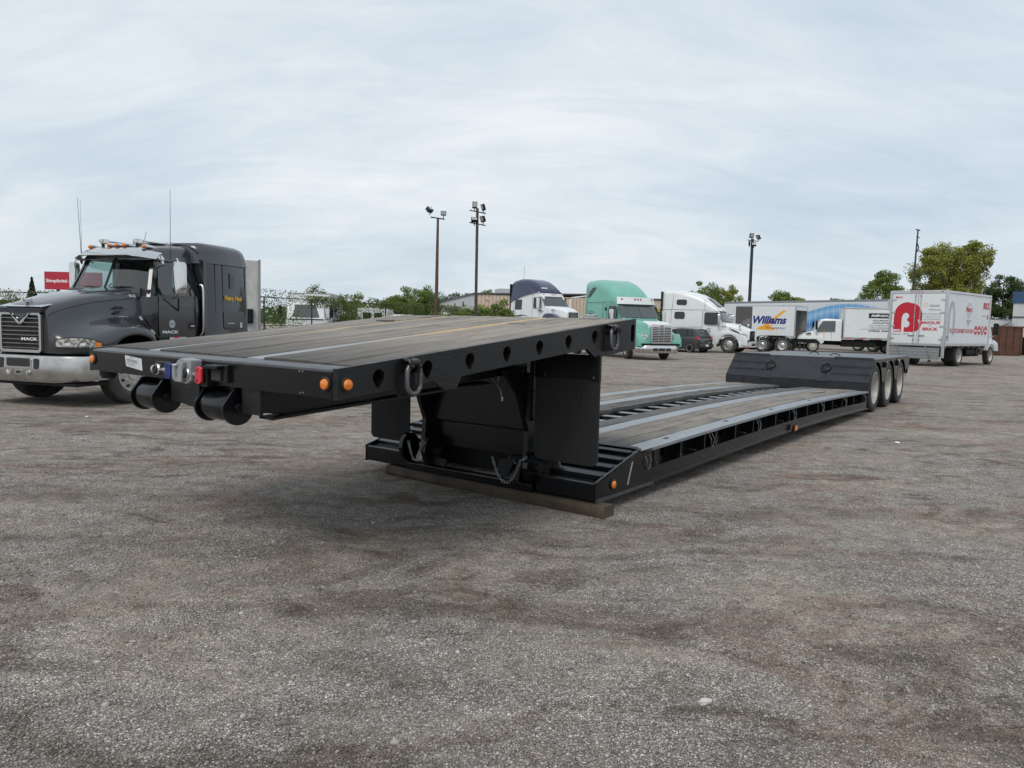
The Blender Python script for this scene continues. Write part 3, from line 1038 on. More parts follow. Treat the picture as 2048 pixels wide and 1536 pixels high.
def cam_(u):
    return .06 * math.sin(PI * min(1, max(0, (u - CL0) / (CL1 - CL0))))


ZD = .4367


def dk(u, v, z):
    return (u, v, z + cam_(u))


def dbox(mb, u0, u1, v0, v1, z0, z1, seg=14):
    rings = []
    for i in range(seg + 1):
        u = u0 + (u1 - u0) * i / seg
        rings.append([dk(u, v0, z0), dk(u, v0, z1), dk(u, v1, z1), dk(u, v1, z0)])
    return mb.loft(rings)


def zr(u):
    return .265 + (u - .10) / (.70 - .10) * (.432 - .265)


for v0, v1 in ((.022, .60), (2.128, 2.718)):
    MB().box(-.022, .10, v0, v1, .105, .255).build('front_bumper', 'black_gloss', T, None, .012)
    rp = MB().prism_y([(.09, .242), (.09, .258), (.70, .430), (.80, .430), (.80, .415), (.70, .412)], v0, v1).build('ramp_plate', 'black_gloss', T, None, .003)
    for u in (.13, .30, .46, .62, .74):
        zz = min(zr(u), .430)
        mb = MB()
        mb.prism_y([(u - .012, zz - .01), (u - .012, zz + .022), (u + .03, zz + .036), (u + .03, zz + .0)], v0 + .015, v1 - (.05 if v0 < 1 else .02))
        mb.build('ramp_rib', 'black_gloss', T, None, .003)
# side plate with sloping nose, both sides
side = [(-.022, .098), (-.022, .262), (.02, .275), (.66, .434), (.74, .4365), (.98, .4365 + cam_(.98)), (.98, .24), (1.0, .132), (1.0, .10)]
MB().prism_y(side, 0, .02).build('nose_side_plate', 'black_gloss', T, None, .003)
MB().prism_y(side, 2.72, 2.74).build('nose_side_plate', 'black_gloss', T, None, .003)
MB().bar((.512, -.003, .168), (.588, -.003, .362), .006, .012, (0, 1, 0)).build('grey_stripe', 'sticker_grey', T)
mb = MB()
for i in range(14):
    t0 = i / 13
    u = .0 + t0 * .70
    mb.bar((u, .012, zr(u + .1) + .004 - .025), (u + .045, .012, zr(u + .145) + .004 - .025 + rng.uniform(-.002, .003)), .03 + rng.uniform(0, .006), .012)
mb.build('weld_seam', 'black_gloss', T)

# --- side rail, outriggers
for sgn, vb_ in ((1, 0.), (-1, 2.74)):
    def V(v):
        return vb_ + sgn * v
    dbox(MB(), .985, 9.90, V(-.008), V(.05), .100, .128).build('rail_flange', 'black_gloss', T, None, .003)
    dbox(MB(), .985, 9.90, V(.028), V(.045), .129, .236).build('rail_web', 'black_gloss', T)
    dbox(MB(), .985, 9.85, V(.006), V(.16), .237, .249).build('rail_ledge', 'black_gloss', T)
    dbox(MB(), .985, 9.85, V(.19), V(.21), .250, .405).build('rail_back_web', 'black_gloss', T)
    dbox(MB(), .75, 9.85, V(.0), V(.205), .406, ZD).build('deck_edge_strip', 'deck_steel' if sgn > 0 else 'deck_steel', T, None, .003)
MB().prism_y([(-.02, .098), (-.02, .128), (1.0, .128), (1.0, .100)], -.010, -.001).build('nose_flange', 'front_plate', T)
ups = [1.03, 1.61, 2.20, 2.50, 3.085, 3.67, 3.94, 4.51, 5.09, 5.40, 5.93, 6.50, 6.84, 7.33, 7.95, 8.27, 8.76, 9.42]
for u in ups:
    c = cam_(u)
    MB().box(u - .010, u + .010, .006, .189, .2495 + c, .4055 + c).build('outrigger', 'black_gloss', T)
for i in range(0, 18, 3):
    u0, u1 = ups[i], ups[i + 1]
    c = cam_((u0 + u1) / 2)
    ph = []
    ucs = [u0 + (u1 - u0) * k for k in (.3, .68)]
    for uc in ucs:
        ph.append([(uc + .055 * math.cos(a * PI / 6), .325 + c + .055 * math.sin(a * PI / 6)) for a in range(12)])
    MB().prism_y([(u0 + .012, .252 + c), (u1 - .012, .252 + c), (u1 - .012, .402 + c), (u0 + .012, .402 + c)], .115, .125, ph).build('pocket_plate', 'black_gloss', T)
    u0, u1 = ups[i + 1], ups[i + 2]
    MB().box(u0 + .012, u1 - .012, .14, .15, .252 + c, .39 + c).build('pocket_plate', 'black_gloss', T)
    mb = MB()
    for k in (.2, .8):
        uu = u0 + (u1 - u0) * k
        mb.cyl((uu, .05, .262 + c), (uu, .135, .262 + c), .012, n=8)
    mb.cyl((ups[i] + .14, .05, .262 + c), (ups[i] + .14, .11, .262 + c), .012, n=8)
    mb.build('bolt', 'ring_steel', T, 40)
for u in (.855, 2.335, 3.80, 5.24, 6.68, 8.10, 9.55):
    c = cam_(u)
    pts = []
    for k in range(13):
        a = PI + PI * k / 12
        pts.append((u + .042 * math.cos(a) + .02, -.022 - .010 * math.sin(a), .335 + c + .085 * math.sin(a)))
    pts = [(u - .01, .02, .40 + c)] + pts + [(u + .062, .02, .40 + c)]
    MB().tube(pts, .0052, 8).build('tie_down_loop', 'ring_steel', T, 60)
    MB().box(u - .07, u + .13, .10, .11, .25 + c, .40 + c).build('pocket_back', 'black_dull', T)

# --- deck strips, boards and open bay with rungs
dbox(MB(), .80, 9.845, .745, .955, .40, ZD).build('deck_strip', 'deck_steel', T, None, .003)
dbox(MB(), .80, 9.845, 1.955, 2.190, .40, ZD).build('deck_strip', 'deck_steel', T, None, .003)
MB().box(.755, .798, .206, 2.534, .40, ZD + .004).build('deck_front_lip', 'deck_steel', T, None, .003)
for u in (1.517, 3.084, 4.667, 6.437):
    mb = MB()
    mb.prism([(u + .05 * math.cos(a * PI / 8), .125 + .022 * math.sin(a * PI / 8)) for a in range(16)],
             lambda q: dk(q[0], q[1], ZD - .02), lambda q: dk(q[0], q[1], ZD + .0025))
    mb.build('lashing_slot', 'interior_dark', T)
rows = [(.208, .385, 'wood_deck'), (.388, .563, 'wood_deck'), (.566, .742, 'wood_deck'), (.958, 1.185, 'wood_dark'),
        (1.60, 1.76, 'wood_dark'), (1.763, 1.952, 'wood_dark'),
        (2.193, 2.30, 'wood_deck'), (2.303, 2.415, 'wood_deck'), (2.418, 2.532, 'wood_deck')]
for i, (v0, v1, m_) in enumerate(rows):
    cuts = [.80] + sorted(rng.uniform(a, a + 1.2) for a in (2.6, 5.4)) + [9.843]
    if i == 3: cuts = [.80, 5.1, 9.843]
    for a, c in zip(cuts[:-1], cuts[1:]):
        board(dk, a + .002, c - .004, v0 + .001, v1 - .001, .395, ZD + .009 + rng.uniform(-.004, .003), m_, seg=16, rag=.05 if i == 4 else 0.)
dbox(MB(), 8.0, 8.55, .42, .53, ZD + .011, ZD + .026, 3).build('loose_board', 'wood_deck', T, None, .002)
for v in (1.178, 1.592):
    dbox(MB(), .85, 9.84, v, v + .014, .13, .394).build('centre_beam', 'black_dull', T)
u = 1.15
while u < 9.7:
    c = cam_(u)
    mb = MB()
    mb.box(u - .055, u + .055, 1.193, 1.591, .385 + c, .395 + c)
    mb.box(u - .006, u + .006, 1.193, 1.591, .22 + c, .384 + c)
    mb.build('cross_rung', 'deck_steel' if True else '', T)
    u += .42
dbox(MB(), .9, 9.8, 1.193, 1.591, .13, .14).build('bay_shade_sheet', 'black_dull', T)  # dark sheet standing in for the shaded ground below the open bay

# --- rear riser with tread plate
US, ZS, UT, ZT = 9.852, .600, 10.332, 1.026
UE = 13.95


def sp(t_, v, off=0.):
    """point on the sloping plate, t 0..1 up the slope"""
    L = math.hypot(UT - US, ZT - ZS)
    nx, nz_ = -(ZT - ZS) / L, (UT - US) / L
    return (US + (UT - US) * t_ + nx * off, v, ZS + (ZT - ZS) * t_ + nz_ * off)


MB().box(US - .004, US + .008, 0.0, 2.74, .30, ZS - .001).build('riser_plate', 'tread_plate', T)
mb = MB()
mb.add([sp(0, 0), sp(0, 2.74), sp(1, 2.74), sp(1, 0), sp(0, 0, -.012), sp(0, 2.74, -.012), sp(1, 2.74, -.012), sp(1, 0, -.012)],
       [(0, 3, 2, 1), (4, 5, 6, 7), (0, 1, 5, 4), (2, 3, 7, 6), (0, 4, 7, 3), (1, 2, 6, 5)])
mb.build('slope_plate', 'tread_plate', T)
for t_ in (.30, .61, .965):
    for v0, v1 in ((.03, .74), (2.0, 2.71)):
        mb = MB()
        mb.add([sp(t_ - .035, v0, .001), sp(t_ + .015, v0, .030), sp(t_ + .03, v0, .030), sp(t_ + .03, v0, .001),
                sp(t_ - .035, v1, .001), sp(t_ + .015, v1, .030), sp(t_ + .03, v1, .030), sp(t_ + .03, v1, .001)],
               [(0, 1, 2, 3), (4, 7, 6, 5), (0, 4, 5, 1), (1, 5, 6, 2), (2, 6, 7, 3), (3, 7, 4, 0)])
        mb.build('slope_rib', 'tread_plate', T)
for v in (.835, 1.91):
    lp = []
    for k in range(16):
        a = 2 * PI * k / 16
        lp.append(sp(.52 + .145 * math.sin(a), v + .082 * math.cos(a), .028 + .012 * math.sin(a)))
    rg = MB().tube(lp, .018, 8, True).build('lashing_ring', 'black_gloss', T, 60)
    mb = MB()
    mb.add([sp(.30, v - .05, .002), sp(.30, v + .05, .002), sp(.42, v + .05, .002), sp(.42, v - .05, .002), sp(.31, v - .04, .03), sp(.31, v + .04, .03), sp(.41, v + .04, .04), sp(.41, v - .04, .04)],
           [(0, 3, 2, 1), (4, 5, 6, 7), (0, 1, 5, 4), (2, 3, 7, 6), (0, 4, 7, 3), (1, 2, 6, 5)])
    mb.build('ring_lug', 'black_gloss', rg)
    mb = MB()
    mb.add([sp(-.06, v - .10, .010), sp(-.06, v + .10, .010), sp(.09, v + .055, .010), sp(.09, v - .055, .010)], [(0, 1, 2, 3)])
    mb.add([sp(.09, v - .055, .006), sp(.09, v + .055, .006), sp(.98, v + .06, .006), sp(.98, v - .06, .006)], [(0, 1, 2, 3)])
    mb.build('patch_plate', 'tread_plate', T)
# rear deck over the wheels
MB().box(UT + .001, UE, .0, 2.74, ZT - .035, ZT).build('rear_deck', 'front_plate', T, None, .006)
WU = (10.525, 11.80, 13.075)
WR = .465
for va in (0.0, 2.728):
    poly = [(UT - .01, ZT - .037), (UE, ZT - .037), (UE, .74), (UE - .10, .72), (WU[2] + .53, .74)]
    for wu in reversed(WU):
        for k in range(13):
            a = RAD(12 + 156 * k / 12)
            x = wu + .525 * math.cos(a)
            z = .45 + .52 * math.sin(a)
            if wu == WU[0] and x < UT - .20:
                continue
            poly.append((x, z))
    poly.append((UT - .14, .86))
    MB().prism_y(poly, va, va + .012).build('fender_skirt', 'black_gloss', T)
for va in (.0, 2.04):
    MB().box(UT + .05, UE - .05, va + .012, va + .70, .962, .975).build('fender_top', 'black_dull', T)
    MB().box(UT, UE - .05, va + .70 if va < 1 else va - .012, (va + .70 if va < 1 else va - .012) + .012, .35, .96).build('rear_frame_rail', 'black_dull', T)
MB().box(UE - .02, UE, .02, 2.72, .62, ZT - .037).build('rear_cross_plate', 'black_gloss', T)
for wu in WU:
    MB().cyl((wu, .1, WR), (wu, 2.64, WR), .07, n=12).build('axle', 'black_dull', T, 40)
mb = MB()
for v, u in ((.95, 11.2), (1.55, 11.9)):
    mb.tube([(u, v + .10 * math.cos(k * PI / 12), ZT + .05 * math.sin(k * PI / 12)) for k in range(13)], .010, 6)
mb.build('deck_handle', 'black_gloss', T, 60)
for u in (11.17, 12.44):
    c_ = MB().box(u - .045, u + .045, -.05, -.001, .84, .955).build('fender_bracket', 'black_gloss', T, None, .006)
    MB().tube([(u - .04, -.055, .93), (u - .02, -.06, .962), (u + .03, -.055, .955)], .008, 6).build('bracket_pin', 'steel_grey', c_, 50)
lamp((12.52, -.014, .945), (0, -1, 0), .035)


# wheels (shared by every vehicle) ---------------------------------------------
_wc = {}


def wheel(parent, x, y, z, r, w, side, style='white', steer=0., n=36):
    """tyre as the part, rim as its sub-part. side: +1 the outer face looks to +y"""
    key = (r, w, style, n)
    if key not in _wc:
        rr_ = min(.302, r * .65)
        hw = w / 2
        prof = [(rr_, -hw * .80), (rr_ * 1.05, -hw * .93), (r * .82, -hw * .98), (r * .90, -hw * .96), (r * .965, -hw * .86), (r * .985, -hw * .80)]
        for g in (-.55, -.2, .2, .55):
            prof += [(r, (g - .10) * hw), (r, (g - .045) * hw), (r - .014, (g - .04) * hw), (r - .014, (g + .04) * hw), (r, (g + .045) * hw), (r, (g + .10) * hw)]
        prof += [(r * .985, hw * .80), (r * .965, hw * .86), (r * .90, hw * .96), (r * .82, hw * .98), (rr_ * 1.05, hw * .93), (rr_, hw * .80)]
        ty = MB().lathe(prof, (0, 0, 0), (0, 1, 0), n, loop=True).mesh('wheel', 50)
        mb = MB()
        if style in ('white', 'alu_dish', 'dual'):
            deep = {'white': .85, 'dual': .8}.get(style, .25)
            pr = [(rr_ * 1.02, -hw * .8), (rr_ * 1.02, hw * .80), (rr_ * 1.05, hw * .90), (rr_ * .99, hw * .93), (rr_ * .96, hw * .80), (rr_ * .94, hw * (.6 - deep)), (rr_ * .60, hw * (.45 - deep)),
                  (rr_ * .52, hw * (.40 - deep)), (rr_ * .50, hw * (.75 - deep)), (rr_ * .32, hw * (.95 - deep)), (.001, hw * (.95 - deep))]
        else:   # steer axle: dish bulging outwards
            pr = [(rr_ * 1.02, -hw * .8), (rr_ * 1.02, hw * .80), (rr_ * 1.05, hw * .90), (rr_ * .99, hw * .93), (rr_ * .95, hw * .70), (rr_ * .86, hw * .55), (rr_ * .62, hw * .80),
                  (rr_ * .55, hw * .82), (rr_ * .40, hw * .80), (rr_ * .38, hw * 1.02), (rr_ * .22, hw * 1.10), (.001, hw * 1.10)]
        mb.lathe(pr, (0, 0, 0), (0, 1, 0), n)
        zc = hw * (.80 if style in ('alu', 'steer_white') else .42 - ({'white': .85, 'dual': .8}.get(style, .25)))
        for k in range(10):
            a = 2 * PI * k / 10
            c = (rr_ * .57 * math.cos(a), zc, rr_ * .57 * math.sin(a))
            mb.cyl(c, (c[0], zc + .03, c[2]), .016, n=6)
        ri = mb.mesh('rim', 40)
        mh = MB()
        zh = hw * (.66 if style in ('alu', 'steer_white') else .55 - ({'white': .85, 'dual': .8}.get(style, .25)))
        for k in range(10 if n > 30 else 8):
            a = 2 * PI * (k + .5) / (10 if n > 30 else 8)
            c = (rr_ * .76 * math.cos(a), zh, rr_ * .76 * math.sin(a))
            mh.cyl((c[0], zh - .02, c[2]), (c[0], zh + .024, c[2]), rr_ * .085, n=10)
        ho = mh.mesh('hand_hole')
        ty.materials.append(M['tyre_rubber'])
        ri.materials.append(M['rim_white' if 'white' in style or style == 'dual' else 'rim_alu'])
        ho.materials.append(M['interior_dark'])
        _wc[key] = (ty, ri, ho)
    ty, ri, ho = _wc[key]
    a = link('wheel', ty, None, parent)
    a.location = (x, y, z)
    a.rotation_euler = (0, random.Random(x * 7 + y).uniform(0, 6), (0 if side > 0 else PI) + steer)
    link('rim', ri, None, a)
    link('hand_hole', ho, None, a)
    return a


for wu in WU:
    wheel(T, wu, .14, WR, WR, .255, -1, 'white', n=48)
    wheel(T, wu, .44, WR, WR, .255, 1, 'white', n=48)
    wheel(T, wu, 2.30, WR, WR, .255, -1, 'white', n=48)
    wheel(T, wu, 2.60, WR, WR, .255, 1, 'white', n=48)

# timber under the front end
tb = thing('timber_beam', 'weathered square timber lying on the gravel under the front of the low deck', 'timber', (0.7111, 5.9617, 0), PI / 2 - 0.6449)
mb = MB()
rings = []
for i in range(13):
    v = -.115 + i * (2.40 + .115) / 12
    j = lambda: rng.uniform(-.009, .009)
    uo = .0 + .035 * i / 12
    rings.append([(uo - .085 + j(), v, .001), (uo - .09 + j(), v, .03), (uo - .088 + j(), v, .075 + j()), (uo - .07, v, .096), (uo + .07, v, .096), (uo + .085 + j(), v, .08), (uo + .085, v, .001)])
mb.loft(rings)
mb.build('timber', 'wood_timber', tb, 30)


# ================================================================= tractor helpers
def sec(x, zb, zt, hb, ht, r, n=5, r2=None):
    """rounded cross-section ring at station x"""
    r2 = r if r2 is None else r2
    pts = [(x, -hb, zb), (x, hb, zb)]
    for k in range(n + 1):
        a = PI / 2 * k / n
        pts.append((x, ht - r + r * math.cos(a), zt - r2 + r2 * math.sin(a)))
    for k in range(n + 1):
        a = PI / 2 + PI / 2 * k / n
        pts.append((x, -ht + r + r * math.cos(a), zt - r2 + r2 * math.sin(a)))
    return pts


def body(name, st, mat, parent, smooth=40, n=5):
    return MB().loft([sec(*s_, n=n) for s_ in st]).build(name, mat, parent, smooth)


def panel(name, poly, y, th, mat, parent, taper=0., z0=1.5, bevel=0.):
    """thin plate on a side wall; poly (x,z); y signed, taper = inward lean per metre of height"""
    s_ = 1 if y > 0 else -1
    f = lambda q, o: (q[0], y - s_ * taper * max(0, q[1] - z0) + s_ * o, q[1])
    return MB().prism(poly, lambda q: f(q, 0.), lambda q: f(q, th)).build(name, mat, parent, None, bevel)


def mirror(parent, x, y, z0, z1, s_, hous='chrome', w=.24, arm='black_paint_truck', root=None):
    h = MB()
    yc = y
    h.loft([[(x + a * .06, yc + b * w / 2 * k, z) for a, b in ((1, -.7), (1.3, 0), (1, .7), (.4, 1), (-1, 1), (-1, -1), (.4, -1))]
            for z, k in ((z0, .72), (z0 + .04, .95), (z0 + .12, 1), (z1 - .12, 1), (z1 - .04, .95), (z1, .72))])
    m_ = h.build('mirror', hous, parent, 50)
    MB().prism_x(rrect(yc - w * .42, yc + w * .42, z0 + .05, z1 - .05, .04), x - .065, x - .061).build('mirror_glass', 'glass_dark', m_)
    rx, ry = root if root else (x - .25, y - s_ * .34)
    mb = MB()
    mb.tube([(rx, ry, z1 + .02), (x - .02, yc - s_ * .05, z1 + .06), (x, yc, z1 - .02)], .016, 8)
    mb.tube([(rx, ry, z0 - .10), (x - .02, yc - s_ * .08, z0 - .06), (x, yc, z0 + .02)], .016, 8)
    mb.build('mirror_arm', arm, m_, 50)
    return m_


# ================================================================= dark grey road tractor, left
K = thing('semi_tractor', 'dark grey sleeper road tractor with chrome sun visor standing behind the trailer neck', 'truck',
          (-7.60, 13.18, 0), RAD(-107.5))
G = 'grey_paint_truck'
# hood with integral fenders: half sections (y,z), mirrored
HS = [
    (1.13, [(.50, .88), (.52, .98), (.525, 1.08), (.525, 1.18), (.52, 1.30), (.49, 1.47), (.44, 1.575), (.26, 1.615), (0, 1.625)]),
    (1.08, [(.68, .87), (.71, .97), (.70, 1.08), (.62, 1.17), (.55, 1.31), (.515, 1.50), (.455, 1.605), (.27, 1.65), (0, 1.66)]),
    (.98, [(.88, .87), (.915, .98), (.89, 1.09), (.70, 1.19), (.575, 1.34), (.535, 1.55), (.47, 1.65), (.28, 1.695), (0, 1.71)]),
    (.82, [(1.05, .87), (1.08, 1.0), (1.04, 1.12), (.78, 1.23), (.60, 1.38), (.555, 1.60), (.49, 1.70), (.29, 1.75), (0, 1.765)]),
    (.62, [(1.15, .88), (1.18, 1.03), (1.13, 1.18), (.86, 1.29), (.63, 1.41), (.58, 1.655), (.51, 1.755), (.31, 1.805), (0, 1.82)]),
    (.48, [(1.19, .98), (1.205, 1.08), (1.16, 1.23), (.90, 1.33), (.65, 1.44), (.60, 1.69), (.53, 1.79), (.33, 1.84), (0, 1.855)]),
    (.30, [(1.20, 1.13), (1.21, 1.17), (1.17, 1.29), (.93, 1.37), (.67, 1.46), (.62, 1.725), (.55, 1.825), (.35, 1.878), (0, 1.895)]),
    (.00, [(1.20, 1.19), (1.21, 1.22), (1.175, 1.32), (.95, 1.395), (.70, 1.485), (.655, 1.765), (.58, 1.87), (.38, 1.925), (0, 1.945)]),
    (-.28, [(1.20, 1.13), (1.21, 1.17), (1.17, 1.285), (.95, 1.37), (.74, 1.48), (.69, 1.795), (.62, 1.90), (.42, 1.96), (0, 1.98)]),
    (-.44, [(1.18, 1.02), (1.19, 1.08), (1.14, 1.20), (.94, 1.31), (.77, 1.45), (.72, 1.81), (.65, 1.925), (.46, 1.985), (0, 2.005)]),
    (-.54, [(1.12, .98), (1.13, 1.03), (1.08, 1.14), (.92, 1.26), (.79, 1.42), (.74, 1.82), (.68, 1.94), (.48, 2.0), (0, 2.02)]),
]


def smooth_half(pts, m=3):
    """Catmull-Rom densify"""
    out = []
    for i in range(len(pts) - 1):
        p0 = Vector(pts[max(i - 1, 0)])
        p1 = Vector(pts[i])
        p2 = Vector(pts[i + 1])
        p3 = Vector(pts[min(i + 2, len(pts) - 1)])
        for k in range(m):
            t_ = k / m
            out.append(.5 * ((2 * p1) + (p2 - p0) * t_ + (2 * p0 - 5 * p1 + 4 * p2 - p3) * t_ ** 2 + (3 * p1 - p0 - 3 * p2 + p3) * t_ ** 3))
    out.append(Vector(pts[-1]))
    return out


cols = [smooth_half([(x,) + p for p in pts], 3) for x, pts in HS]
rows_ = list(zip(*cols))
rows_ = [smooth_half([tuple(p) for p in r_], 4) for r_ in rows_]
nst = len(rows_[0])
rings = []
for i in range(nst):
    half = [rows_[j][i] for j in range(len(rows_))]
    ring = [(p[0], p[1], p[2]) for p in half] + [(p[0], -p[1], p[2]) for p in reversed(half[:-1])]
    rings.append(ring)
mb = MB().loft(rings, closed=False, cap0=False, cap1=False)
hood = mb.build('hood', G, K, 55)
mb = MB()
mb.add([p for p in rings[0]], [tuple(range(len(rings[0])))])
mb.build('grille_backing', 'interior_dark', hood)
# seam line along the hood side
for s_ in (1, -1):
    j = 5 * 3
    mb = MB().tube([(rows_[j][i][0], s_ * (rows_[j][i][1] + .002), rows_[j][i][2] + .002) for i in range(2, nst)], .0045, 5)
    mb.build('hood_seam', 'black_dull', hood)
# grille
gx = 1.145
mb = MB()
mb.prism_x(rrect(-.455, .425, .88, 1.53, .06), gx - .01, gx + .035, [rrect(-.415, .385, .925, 1.485, .04)])
gr = mb.build('grille_surround', 'aluminium', hood, None, .006)
MB().box(gx - .012, gx - .004, -.43, .43, .925, 1.485).build('grille_mesh', 'interior_dark', gr)
for k in range(8):
    z = .955 + k * .068
    MB().prism_y([(gx - .005, z), (gx + .030, z - .006), (gx + .034, z + .008), (gx - .005, z + .020)], -.415, .385).build('grille_slat', 'chrome', gr)
for s_ in (1, -1):
    MB().prism_x([(s_ * .20, 1.505), (s_ * .235, 1.535), (s_ * .01, 1.375), (s_ * .01, 1.33), (s_ * .05, 1.355)], gx + .036, gx + .055).build('emblem_chevron', 'aluminium', gr, None, .003)
MB().prism_x([(-.18, 1.525), (.18, 1.525), (0, 1.40)], gx + .034, gx + .040).build('emblem_field', 'grey_paint_truck', gr)
text(gr, 'lettering', 'MACK', 'white_print', (gx + .037, .02, 1.075), (0, 1, 0), (0, 0, 1), .34, .05, .03)
MB().prism_y([(gx - .10, 1.615), (gx + .05, 1.60), (gx + .07, 1.52), (gx - .02, 1.545)], -.47, .47).build('bug_shield', 'black_gloss', hood, None, .006)
MB().prism_y([(gx - .16, 1.655), (gx + .045, 1.612), (gx + .055, 1.618), (gx - .155, 1.67)], -.46, .46).build('bug_shield_lip', 'aluminium', hood)
# ornament
mb = MB()
mb.prism_y([(1.02, 1.68), (1.10, 1.69), (1.12, 1.745), (1.08, 1.76), (1.06, 1.735), (.98, 1.76), (.96, 1.73)], -.022, .022)
mb.build('hood_ornament', 'chrome', hood, None, .006)
# headlights
for s_ in (1, -1):
    def hp(a, b, off=0.):
        # a 0..1 outward along the fender corner, b 0..1 upward
        u_ = [(1.10, .60), (1.055, .74), (.985, .875), (.88, .995), (.745, 1.085), (.64, 1.14)]
        f = a * (len(u_) - 1)
        i = min(int(f), len(u_) - 2)
        q = Vector(u_[i]).lerp(Vector(u_[i + 1]), f - i)
        lo = .985 + .0 * a
        hi = 1.085 + .045 * math.sin(PI * min(1, a * 1.15)) - .10 * max(0, a - .75) * 4 * .25
        z = lo + (hi - lo) * b
        return (q[0] + off * .75, s_ * (q[1] + off * .6), z)
    def hl(name, a0, a1, b0, b1, o0, o1, mat, par):
        N_ = 12
        rg = []
        for i in range(N_ + 1):
            a = a0 + (a1 - a0) * i / N_
            rg.append([hp(a, b0, o0), hp(a, b1, o0), hp(a, b1, o1), hp(a, b0, o1)])
        return MB().loft(rg).build(name, mat, par, 50)
    rim_ = hl('headlight', .02, .98, -.12, 1.14, -.02, .040, 'grey_paint_truck', hood)
    hl('headlight_lens', .06, .80, .02, 1.0, .03, .048, 'lens_clear', rim_)
    hl('turn_signal', .81, .95, .05, .88, .03, .048, 'amber', rim_)
    for a in (.30, .58):
        p = Vector(hp(a, .5, .046))
        MB().lathe([(.001, 0), (.03, .002), (.048, .012), (.05, .016), (.042, .016), (.02, .006), (.001, .005)], p, (.7, s_ * .7, 0), 18).build('reflector', 'chrome', rim_, 50)
# hood side vents
for z in (1.565, 1.645):
    for s_ in (1, -1):
        yb = .70
        v_ = MB().prism_y(rrect(-.37, -.03, z - .020, z + .020, .02), s_ * .60, s_ * (.695)).build('hood_vent', 'interior_dark', hood, None, .003)
        MB().prism_y([(-.38, z - .03), (-.02, z - .026), (.02, z - .012), (-.02, z - .018), (-.38, z - .022)], s_ * .64, s_ * .712).build('vent_lip', G, v_, None, .003)
text(K, 'unit_number', '15-47', 'white_print', (-.44, .752, 1.835), (1, -.06, 0), (0, -.25, 1), None, .05, .03)
for s_ in (1, -1):
    mb = MB().bar((-.42, s_ * .87, 1.47), (-.58, s_ * 1.0, 1.22), .022, .028)
    lt = mb.build('hood_latch', 'rubber', hood)
    mb = MB()
    mb.bar((-.405, s_ * .862, 1.50), (-.44, s_ * .885, 1.435), .034, .036)
    mb.build('latch_clip', 'aluminium', lt, None, .004)
    MB().bar((-.55, s_ * .975, 1.265), (-.60, s_ * 1.015, 1.19), .034, .036).build('latch_clip', 'aluminium', lt, None, .004)
# fender rear flap
for s_ in (1, -1):
    MB().prism_y([(-.52, 1.14), (-.60, 1.13), (-.72, .96), (-.64, .95)], s_ * .86, s_ * 1.17).build('fender_extension', 'rubber', hood, None, .01)
# bumper
path = [(1.20, 0), (1.20, .25), (1.20, .5), (1.185, .72), (1.13, .93), (1.02, 1.10), (.86, 1.185), (.66, 1.215)]
rings = []
for s_ in (-1, 1):
    for (x, y) in (reversed(path) if s_ < 0 else path[1:]):
        kx = .0 if abs(y) < .8 else (abs(y) - .8) * .10
        rings.append([(x - .03, s_ * y, .425 + kx), (x + .0, s_ * y, .41 + kx), (x + .03, s_ * y, .45 + kx), (x + .035, s_ * y, .62), (x + .025, s_ * y, .79), (x + .005, s_ * y, .835), (x - .04, s_ * y, .845), (x - .04, s_ * y, .60)])
bp = MB().loft(rings).build('bumper', 'bumper_steel', K, 45)
bx = 1.2345
MB().prism_x(rrect(-.245, .245, .655, .785, .03), bx - .01, bx + .004).build('bumper_recess', 'interior_dark', bp)
MB().prism_x(rrect(-.275, .275, .635, .80, .04), bx - .012, bx + .003, [rrect(-.25, .25, .65, .79, .03)]).build('recess_trim', 'aluminium', bp)
for s_ in (1, -1):
    MB().prism_x(rrect(min(s_ * .32, s_ * .43), max(s_ * .32, s_ * .43), .62, .79, .03), bx - .02, bx + .003).build('tow_opening', 'interior_dark', bp)
    MB().lathe([(.001, 0), (.045, 0), (.045, .012), (.03, .02), (.001, .022)], (bx - .004, s_ * .215, .555), (1, 0, 0), 18).build('fog_lamp', 'lens_clear', bp, 40)
MB().prism_x(rrect(-.075, .075, .525, .60, .01), bx - .01, bx + .006, [rrect(-.055, .055, .54, .585, .006)]).build('step_frame', 'aluminium', bp)
MB().prism_x(rrect(-.054, .054, .541, .584, .006), bx - .012, bx + .002).build('step_hole', 'interior_dark', bp)
MB().box(.55, 1.16, -1.10, 1.10, .36, .405).build('air_dam', 'black_dull', K)
MB().box(-3.6, 1.05, -.45, .45, .55, .85).build('chassis_frame', 'black_dull', K)
MB().box(-.52, .9, -.62, .62, .86, 1.30).build('engine_block', 'black_dull', K)
for s_ in (1, -1):
    wheel(K, 0, s_ * 1.0, .52, .52, .29, s_, 'steer_white', steer=RAD(-4), n=48)
    mb = MB()
    arc_ = [(.66 * math.cos(RAD(a)), .52 + .66 * math.sin(RAD(a))) for a in range(0, 181, 12)]
    mb.loft([[(x, s_ * .55, z), (x, s_ * 1.17, z), (x, s_ * 1.17, z + .015), (x, s_ * .55, z + .015)] for x, z in arc_])
    mb.build('wheel_well', 'black_dull', K, 50)
for xx in (-4.1, -5.4):
    for s_ in (1, -1):
        wheel(K, xx, s_ * 1.08, .52, .52, .27, s_, 'white', n=36)
        wheel(K, xx, s_ * .76, .52, .52, .27, -s_, 'white', n=36)
MB().box(-6.2, -3.55, -.42, .42, .62, .95).build('rear_frame', 'black_dull', K)
